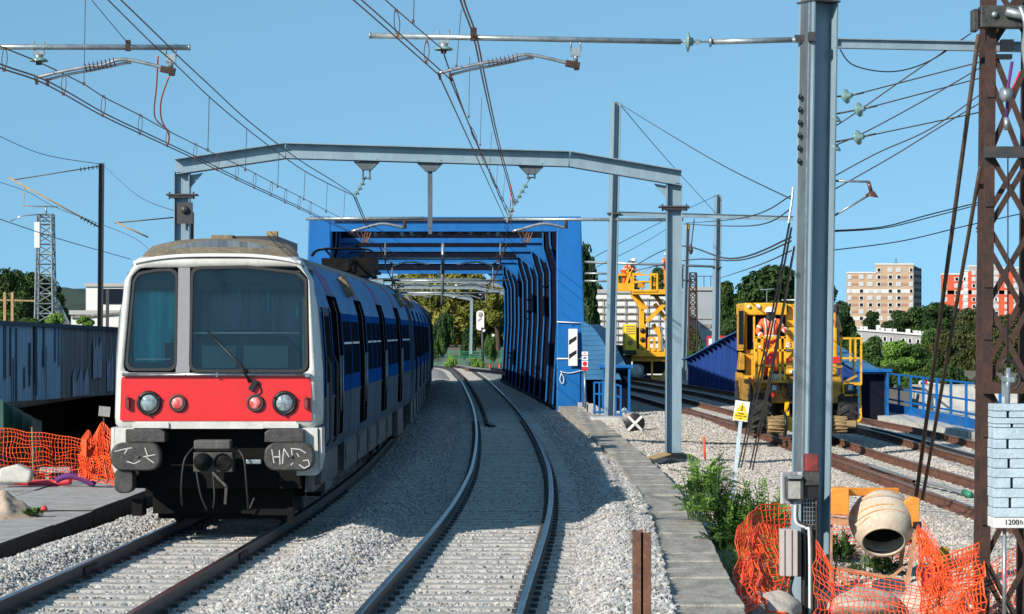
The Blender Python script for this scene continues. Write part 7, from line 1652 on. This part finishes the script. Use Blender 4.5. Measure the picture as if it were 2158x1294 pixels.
# ------------------------------------------------------------------ buildings
def tower_block(name, label, s, x0, x1, ytop, ybase, xs, rows, wall, cat='building', bands=(), tiers=(), side=None, depth=14, wname='window', big=None):
    t = thing(name, W((x0 + x1) / 2, ybase, s), label, cat)
    y0 = F / s; X = lambda px: (px - CX) / s; Z = lambda py: H - (py - YH) / s
    for a, b, yt, mt in tiers or ((x0, x1, ytop, wall),):
        m = MB(); m.bx(X(a), X(b), y0, y0 + depth, Z(ybase), Z(yt)); m.build('wall', mt, t)
        m = MB(); m.bx(X(a) - .1, X(b) + .1, y0 - .25, y0 + depth, Z(yt), Z(yt - 3)); m.build('parapet', 'facade_white', t)
    for a, b, yt, yb, mt in bands: m = MB(); m.bx(X(a), X(b), y0 - .12, y0, Z(yb), Z(yt)); m.build('facade_band', mt, t)
    if side:
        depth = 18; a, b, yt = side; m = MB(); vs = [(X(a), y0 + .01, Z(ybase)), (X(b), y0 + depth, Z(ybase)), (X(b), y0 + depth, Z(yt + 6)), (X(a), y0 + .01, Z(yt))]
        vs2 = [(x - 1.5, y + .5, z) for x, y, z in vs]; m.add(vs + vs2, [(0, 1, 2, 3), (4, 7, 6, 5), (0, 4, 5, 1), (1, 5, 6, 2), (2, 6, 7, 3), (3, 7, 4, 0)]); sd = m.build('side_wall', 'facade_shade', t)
        m = MB()
        for k in range(9):
            for q in (.2, .42, .64, .86):
                x = lerp(X(a), X(b), q) + .05; y = y0 + depth * q - .1; z = lerp(Z(ybase), Z(yt), (k + .5) / 9); m.box((x, y, z), (.12, 1.6, 1.3), (0, 0, math.atan2(depth, X(b) - X(a)) - R(90)))
        m.build('side_window', 'window_dark', sd)['kind'] = 'stuff'
    r = random.Random(int(x0))
    for y in rows:
        for x, wd in xs:
            tp_ = [yt for a, b, yt, _ in tiers if a <= x <= b] if tiers else [ytop]
            if not tp_ or y < min(tp_) + 4: continue
            m = MB(); m.bx(X(x - wd / 2) - .12, X(x + wd / 2) + .12, y0 - .2, y0 - .02, Z(y + 4.4), Z(y - 4.4)); f = m.build(wname, 'facade_white', t)
            m = MB(); q = r.random(); a0 = x - wd / 2
            if q < .6: m.bx(X(a0), X(x + wd / 2), y0 - .24, y0 - .2, Z(y + 3.6), Z(y - 3.6)); m.build('shutter', 'window_pale', f)
            else: m.bx(X(a0 + wd * .15), X(x + wd * (.05 if q < .7 else .4)), y0 - .24, y0 - .2, Z(y + 3.4), Z(y - 3.4)); m.build('pane', 'window_dark', f)
    return t, X, Z, y0
S = 5.2
bt, X, Z, y0 = tower_block('apartment_block', 'beige apartment block with a stepped roof on the hill at right', 5.2, 1785, 1925, 557, 692, [(1791, 6), (1815, 9), (1834, 9), (1852, 8), (1876, 9), (1894, 9), (1920, 7)], [569, 584, 599, 613.5, 628, 642.5, 657, 671], 'brick_beige', tiers=((1785, 1846, 576, 'brick_beige'), (1846.2, 1925, 558, 'brick_beige')), bands=[(1785, 1925, 609.5, 617.5, 'facade_white'), (1785, 1860, 667, 675, 'facade_white')] + [(a, b, y - 2.5, y + 2.5, 'brick_rose') for y in (584, 599, 628, 642.5, 657) for a, b in ((1796, 1809), (1858, 1870), (1900, 1914))], side=(1925.3, 1957, 559), depth=2.5)
m = MB()
for px, h_ in ((1893, 14), (1888, 6), (1898, 5)): m.bar((X(px), y0 + 6, Z(558)), (X(px), y0 + 6, Z(558 - h_)), .3, .3)
m.build('aerial', 'steel_dark', bt)
tower_block('apartment_block', 'red and grey apartment block behind the rusty tower', 5.3, 1985, 2230, 580, 690, [(1992, 7), (2016, 8), (2034, 9), (2052, 7), (2076, 8), (2100, 8), (2121, 7), (2140, 7)], [575, 588, 602, 616.5, 631, 646, 660], 'facade_grey', tiers=((1985, 2030, 579, 'facade_red'), (2030.2, 2042, 572, 'facade_white'), (2042.2, 2100, 562, 'facade_grey'), (2100.2, 2230, 566, 'facade_grey')), bands=[(1985, 2012, 584, 690, 'facade_red'), (2040, 2056, 572, 690, 'facade_red'), (2102, 2136, 568, 690, 'facade_red'), (1985, 2100, 612, 620, 'facade_white'), (2100, 2230, 612, 620, 'facade_white')], depth=2.5)
# low grey block with chimneys
gb = thing('grey_block', W(1860, 800, 11), 'long low grey block with a row of white chimneys on the slope', 'building')
Y = F / 11; xx = lambda px: (px - CX) / 11; zz = lambda py: H - (py - YH) / 11
def slant(m, a, b, y0a, y0b, y1a, y1b, off=0., th=.3):
    vs = [(xx(a), Y - off, zz(y1a)), (xx(b), Y - off, zz(y1b)), (xx(b), Y - off, zz(y0b)), (xx(a), Y - off, zz(y0a))]; vs += [(x, y + th, z) for x, y, z in vs]
    m.add(vs, [(0, 1, 2, 3), (4, 7, 6, 5), (0, 4, 5, 1), (1, 5, 6, 2), (2, 6, 7, 3), (3, 7, 4, 0)])
m = MB(); slant(m, 1740, 1963, 690, 708, 850, 850, 0, 12); m.build('wall', 'render_grey', gb); m = MB(); slant(m, 1738, 1965, 687, 705, 691, 709, .3, 12.5); m.build('parapet', 'facade_white', gb)
for row, xs_ in ((0, (1772, 1792, 1812, 1843, 1852, 1865, 1878, 1904, 1918, 1935, 1950)), (1, (1850, 1880, 1905, 1922, 1945))):
    for x in xs_:
        yy = lerp(690, 708, (x - 1740) / 223) + 14 + row * 26; wd = rnd.choice((4, 5, 3.2))
        m = MB(); slant(m, x - wd, x + wd, yy - 5, yy - 5, yy + 5, yy + 5, .08, .06); f = m.build('window', 'facade_white', gb); m = MB(); slant(m, x - wd * .6, x + wd * .35, yy - 4, yy - 4, yy + 4, yy + 4, .12, .03); m.build('pane', 'window_dark', f)
for x, h_, wd in ((1778, 12, 4), (1790, 8, 4), (1804, 9, 8), (1817, 8, 4), (1826, 9, 6), (1854, 14, 5), (1860, 9, 8), (1875, 9, 9), (1888, 9, 5), (1917, 11, 5), (1932, 9, 6), (1940, 9, 4), (1948, 8, 4)):
    yy = lerp(690, 708, (x - 1740) / 223); m = MB(); m.bx(xx(x - wd / 1.6), xx(x + wd / 1.6), Y + 1, Y + 3, zz(yy), zz(yy - h_)); m.build('chimney', 'facade_white', gb)
# white and container buildings behind the works
def simple(name, label, px0, px1, y0_, y1_, s, mat, extra=None, d=10):
    t = thing(name, W((px0 + px1) / 2, y1_, s), label, 'building'); a, b = W(px0, y1_, s), W(px1, y0_, s)
    m = MB(); m.bx(a.x, b.x, a.y, a.y + d, a.z, b.z); m.build('wall', mat, t); m = MB(); m.bx(a.x - .1, b.x + .1, a.y - .15, a.y + d, b.z, b.z + .25); m.build('roof', 'facade_grey', t); return t, a, b
t, a, b = simple('white_building', 'white building with pipes behind the slim mast and the work platform', 1255, 1412, 618, 790, 32, 'facade_white')
m = MB()
for k in range(7): m.bar((a.x, a.y - .1, lerp(a.z + 2.2, b.z - .4, k / 6)), (lerp(a.x, b.x, .9), a.y - .1, lerp(a.z + 2.2, b.z - .4, k / 6)), .10, .08)
for k in range(6): m.bar((lerp(a.x, b.x, .1 + k * .15), a.y - .12, a.z + 1), (lerp(a.x, b.x, .1 + k * .15), a.y - .12, b.z - .3), .05, .05)
m.build('pipework', 'wall_grey', t); m = MB(); m.bx(a.x + .6, a.x + 1.5, a.y - .05, a.y, a.z + 1.6, a.z + 3.5); m.build('door', 'facade_grey', t)
t, a, b = simple('container_building', 'pale grey stacked container building between two distant masts', 1455, 1513, 612, 770, 30, 'container_grey')
m = MB()
for z in (.33, .62): m.bar((a.x, a.y - .03, lerp(a.z, b.z, z)), (b.x, a.y - .03, lerp(a.z, b.z, z)), .06, .05)
m.build('seam', 'wall_grey', t); m = MB()
for q in range(5): m.bar((lerp(a.x, b.x, q / 4), a.y + .2, b.z), (lerp(a.x, b.x, q / 4), a.y + .2, b.z + 1.0), .05, .05)
m.bar((a.x, a.y + .2, b.z + 1), (b.x, a.y + .2, b.z + 1), .05, .05); m.build('roof_railing', 'steel_dark', t); m = MB(); m.bx(lerp(a.x, b.x, .4), lerp(a.x, b.x, .75), a.y - .06, a.y - .02, lerp(a.z, b.z, .5), lerp(a.z, b.z, .55)); m.build('vent', 'wall_grey', t)
m = MB(); aa, bb_ = W(1492, 770, 36), W(1545, 712, 36); m.bx(aa.x, bb_.x, aa.y, aa.y + .1, aa.z, bb_.z); m.cur = 1; m.bx(aa.x - .06, bb_.x + .06, aa.y - .05, aa.y, bb_.z, bb_.z + .12); m.bx(aa.x - .08, aa.x, aa.y - .05, aa.y, aa.z, bb_.z); tag(m.build('site_hoarding', ['white_plain', 'red']), 'white hoarding with red edge left of the corrugated girder', 'hoarding')
t, a, b = simple('white_house', 'white flat roofed building behind the dark pole at left', 181, 260, 604, 700, 30, 'facade_white', d=8)
m = MB(); m.bx(lerp(a.x, b.x, .45), b.x, a.y - .08, a.y - .02, lerp(a.z, b.z, .62), b.z - .15); m.build('window_band', 'window_dark', t)
t, a, b = simple('white_shed', 'long low white shed roof in front of the white building at left', 150, 262, 663, 712, 36, 'facade_white', d=6)
m = MB(); m.bar((a.x, a.y - .1, b.z - .15), (b.x, a.y - .1, b.z + .1), .12, .12); m.build('gutter', 'wall_grey', t)
# ------------------------------------------------------------------ lattice masts, signal, fences, wooden posts
def lattice(name, label, px, ytop, ybase, wt, wb, s, mat, n, cat='lattice mast'):
    t = thing(name, W(px, ybase, s), label, cat); Y_ = F / s
    def c(y, i): wv = lerp(wt, wb, (y - ytop) / (ybase - ytop)) / s / 2; return W(px, y, s) + Vector((wv * (-1 if i in (0, 3) else 1), wv * (-1 if i < 2 else 1), 0))
    for i in range(4): m = MB(); m.tube([c(ytop, i), c(ybase, i)], .055, 5); m.build('leg', mat, t)
    m = MB()
    for k in range(n):
        ya, yb = lerp(ytop, ybase, k / n), lerp(ytop, ybase, (k + 1) / n)
        for i in range(4): j = (i + 1) % 4; m.tube([c(ya, i if k % 2 else j), c(yb, j if k % 2 else i)], .03, 4); m.tube([c(ya, i), c(ya, j)], .03, 4)
    m.build('bracing', mat, t); return t
t = lattice('lattice_mast', 'pale lattice radio mast with a white panel antenna at left', 96, 452, 682, 30, 38, 42, 'galv', 11)
m = MB(); a, b = W(73, 523, 43), W(85, 468, 43); m.bx(a.x, b.x, a.y - .1, a.y + .15, a.z, b.z); m.build('panel_antenna', 'facade_white', t, .03); m = MB(); m.tube([W(97, 455, 42), W(97, 433, 42)], .05, 6); m.build('top_rod', 'galv', t)
m = MB()
for y in (458, 466, 474): m.bar(W(82, y, 42), W(112, y, 42), .05, .05)
m.build('antenna_bracket', 'steel_dark', t)
m = MB()
for k in range(4): m.tube([W(112 + k * 3, 640 - k * 3, 42), W(132 + k * 6, 690, 42)], .05, 5)
tag(m.build('guy_tubes', 'galv'), 'bundle of slanting metal tubes at the foot of the lattice mast', 'tubes')
lattice('lattice_mast', 'small rusty lattice mast before the pale container building', 1460, 575, 740, 14, 17, 36, 'rust', 12)
for x in (10, 26): m = MB(); m.bar(W(x, 616, 40), W(x, 700, 40), .14, .14); tag(m.build('wooden_post', 'wood'), ('left' if x == 10 else 'right') + ' of two weathered wooden posts behind the wall', 'post')
m = MB(); m.bar(W(-20, 632, 40), W(75, 634, 40), .08, .08); tag(m.build('wooden_rail', 'wood'), 'weathered rail across the wooden posts behind the wall', 'rail')
m = MB(); m.bar(W(227, 610, 50), W(226, 692, 50), .12, .12); tag(m.build('vent_post', 'steel_dark'), 'thin dark post between the pole and the train', 'post')
sg = thing('railway_signal', W(1014, 775, 27), 'white trackside signal with a chevron beyond the bridge', 'signal')
m = MB(); m.tube([W(1018, 776, 27), W(1016, 690, 27)], .09, 8); m.build('post', 'steel_dark', sg)
m = MB(); o = W(1012, 676, 27); m.prism(rpoly([(-.30, -.75), (.30, -.75), (.30, .80), (-.30, .80)], .26, 6), o, (1, 0, 0), (0, 0, 1), (0, .1, 0)); m.build('board', 'white_plain', sg)
m = MB(); m.prism([(-.2, -.12), (.14, .12), (.14, .32), (-.2, .08)], o + Vector((0, -.01, 0)), (1, 0, 0), (0, 0, 1), (0, .008, 0)); m.lathe([(.2, 0), (.2, .02), (.12, .05)], o + Vector((0, -.01, .5)), (0, -1, 0), 14); m.build('lamp_hood', 'facade_shade', sg)
m = MB(); m.lathe([(.12, 0), (.1, .1), (.02, .12)], W(1020, 697, 27), (0, -1, 0), 10); m.ball(W(1040, 707, 27), .12); m.build('lamp', 'white_plain', sg)
gf = thing('green_fence', W(985, 776, 25), 'green mesh fence across the end of the tracks', 'fence')
for k in range(9): m = MB(); x = 880 + k * 22; m.bar(W(x, 778, 25), W(x, 737, 25), .1, .1); m.build('post', 'green_fence', gf)
m = MB()
for k in range(90): x = 870 + k * 2.2; m.bar(W(x, 776, 25), W(x, 740, 25), .025, .025)
for y in (741, 752, 764, 775): m.bar(W(868, y, 25), W(1068, y, 25), .04, .04)
m.build('mesh_panel', 'green_fence', gf)
m = MB(); m.add([W(860, 779, 24.6), W(1075, 779, 24.6), W(1075, 770, 24.2), W(860, 770, 24.2)], [(0, 1, 2, 3)])
for x, y in ((1032, 772), (1052, 772)): m = MB(); m.bar(W(x, y + 4, 28), W(x, y - 5, 28), .08, .08); tag(m.build('marker_stake', 'net'), ('left' if x < 1040 else 'right') + ' short orange stake beyond the bridge by the fence', 'stake')
# ------------------------------------------------------------------ plants in the foreground
def herb(px, py, s, h_, wd, n, seed, label, mat='leaf_fresh', name='bush', leaf=.035):
    r = random.Random(seed); b = W(px, py, s); t = thing(name, b, label, 'plant'); m = MB(); st = MB()
    b0 = b
    for i in range(n):
        a = r.uniform(0, 6.28); b = b0 + Vector((r.uniform(-.55, .55) * wd, r.uniform(-.5, .5) * wd, 0)); b.z = zwork(b.x, b.y) if b.x > 2.9 else b0.z; q = r.random() ** .6; tip = b + Vector((math.cos(a) * wd * q, math.sin(a) * wd * q * .8, h_ * r.uniform(.25, 1) * (1 - .65 * q * q)))
        mid = b.lerp(tip, .45) + Vector((0, 0, h_ * .30)); st.tube([b + Vector((math.cos(a) * .05, math.sin(a) * .05, -.05)), mid, tip], .005, 3, False)
        for k in range(11):                           # frond of paired leaflets
            f = .3 + .7 * k / 10; p = (b * (1 - f) ** 2 + mid * 2 * f * (1 - f) + tip * f * f); d = (tip - b).normalized(); sd = d.cross(Vector((0, 0, 1))).normalized()
            for s_ in (-1, 1):
                ln = leaf * 2.2 * (1.15 - .5 * f) * r.uniform(.7, 1.2); e = p + (sd * s_ + d * .45 + Vector((0, 0, r.uniform(-.3, .2)))).normalized() * ln; wv = d * leaf * .45; up = Vector((0, 0, leaf * .25))
                m.add([p, (p + e) / 2 - wv + up, e, (p + e) / 2 + wv + up], [(0, 1, 2, 3)])
    st.build('stem', 'leaf_dark', t); m.build('foliage', mat, t)
herb(1500, 1068, 150, .92, .50, 105, 1, 'tall leafy green bush left of the warning sign pole'); herb(1592, 1048, 150, .95, .52, 110, 2, 'leafy green bush between sign pole and near mast'); herb(1482, 1090, 152, .5, .34, 45, 3, 'low green bush at the walkway edge', 'leaf_mid'); herb(1545, 1085, 152, .72, .45, 85, 4, 'dense green bush behind the sign foot block'); herb(1632, 1030, 142, .62, .36, 50, 5, 'small leafy plant close to the near mast'); herb(1470, 1085, 155, .3, .22, 26, 6, 'small sprig overhanging the walkway edge'); herb(1486, 985, 120, .28, .3, 30, 7, 'low green weeds at the foot of the orange stake'); herb(1530, 1150, 165, .3, .3, 30, 8, 'weeds below the concrete foot block', 'leaf_mid')
herb(1850, 1225, 163, .34, .4, 45, 9, 'green weeds growing under the cement mixer', 'leaf_mid'); herb(1768, 1190, 158, .5, .3, 40, 10, 'green weeds behind the net left of the mixer', 'leaf_mid'); herb(70, 1085, 147, .12, .14, 14, 11, 'weeds tangled round the red pipe', 'leaf_mid'); herb(1905, 1180, 150, .3, .25, 30, 12, 'small weeds right below the mixer drum', 'leaf_fresh')
gm = MB(); r = random.Random(4)
for i in range(5200):
    px, py, s = r.uniform(1560, 1660), r.uniform(1040, 1130), 150; p = W(px, py, s); p.y += r.uniform(-1.5, 1.5); p.z = zwork(p.x, p.y); h_ = r.uniform(.12, .34); a = r.uniform(0, 6.28); q = Vector((math.cos(a), math.sin(a), 0)) * .006; tip = p + Vector((r.uniform(-.12, .12), r.uniform(-.12, .12), h_)); gm.add([p - q, p + q, tip], [(0, 1, 2)])
for i in range(2600):
    u = r.uniform(0, 1); p = Vector((r.uniform(2.75, 3.6), r.uniform(25, 36), 0)); p.z = zwork(p.x, p.y); h_ = r.uniform(.08, .25); a = r.uniform(0, 6.28); q = Vector((math.cos(a), math.sin(a), 0)) * .006; tip = p + Vector((r.uniform(-.1, .1), r.uniform(-.1, .1), h_)); gm.add([p - q, p + q, tip], [(0, 1, 2)])
tag(gm.build('grass', 'leaf_fresh'), 'tufts of yellowish green grass beside the walkway and the near mast', 'grass', kind='stuff')
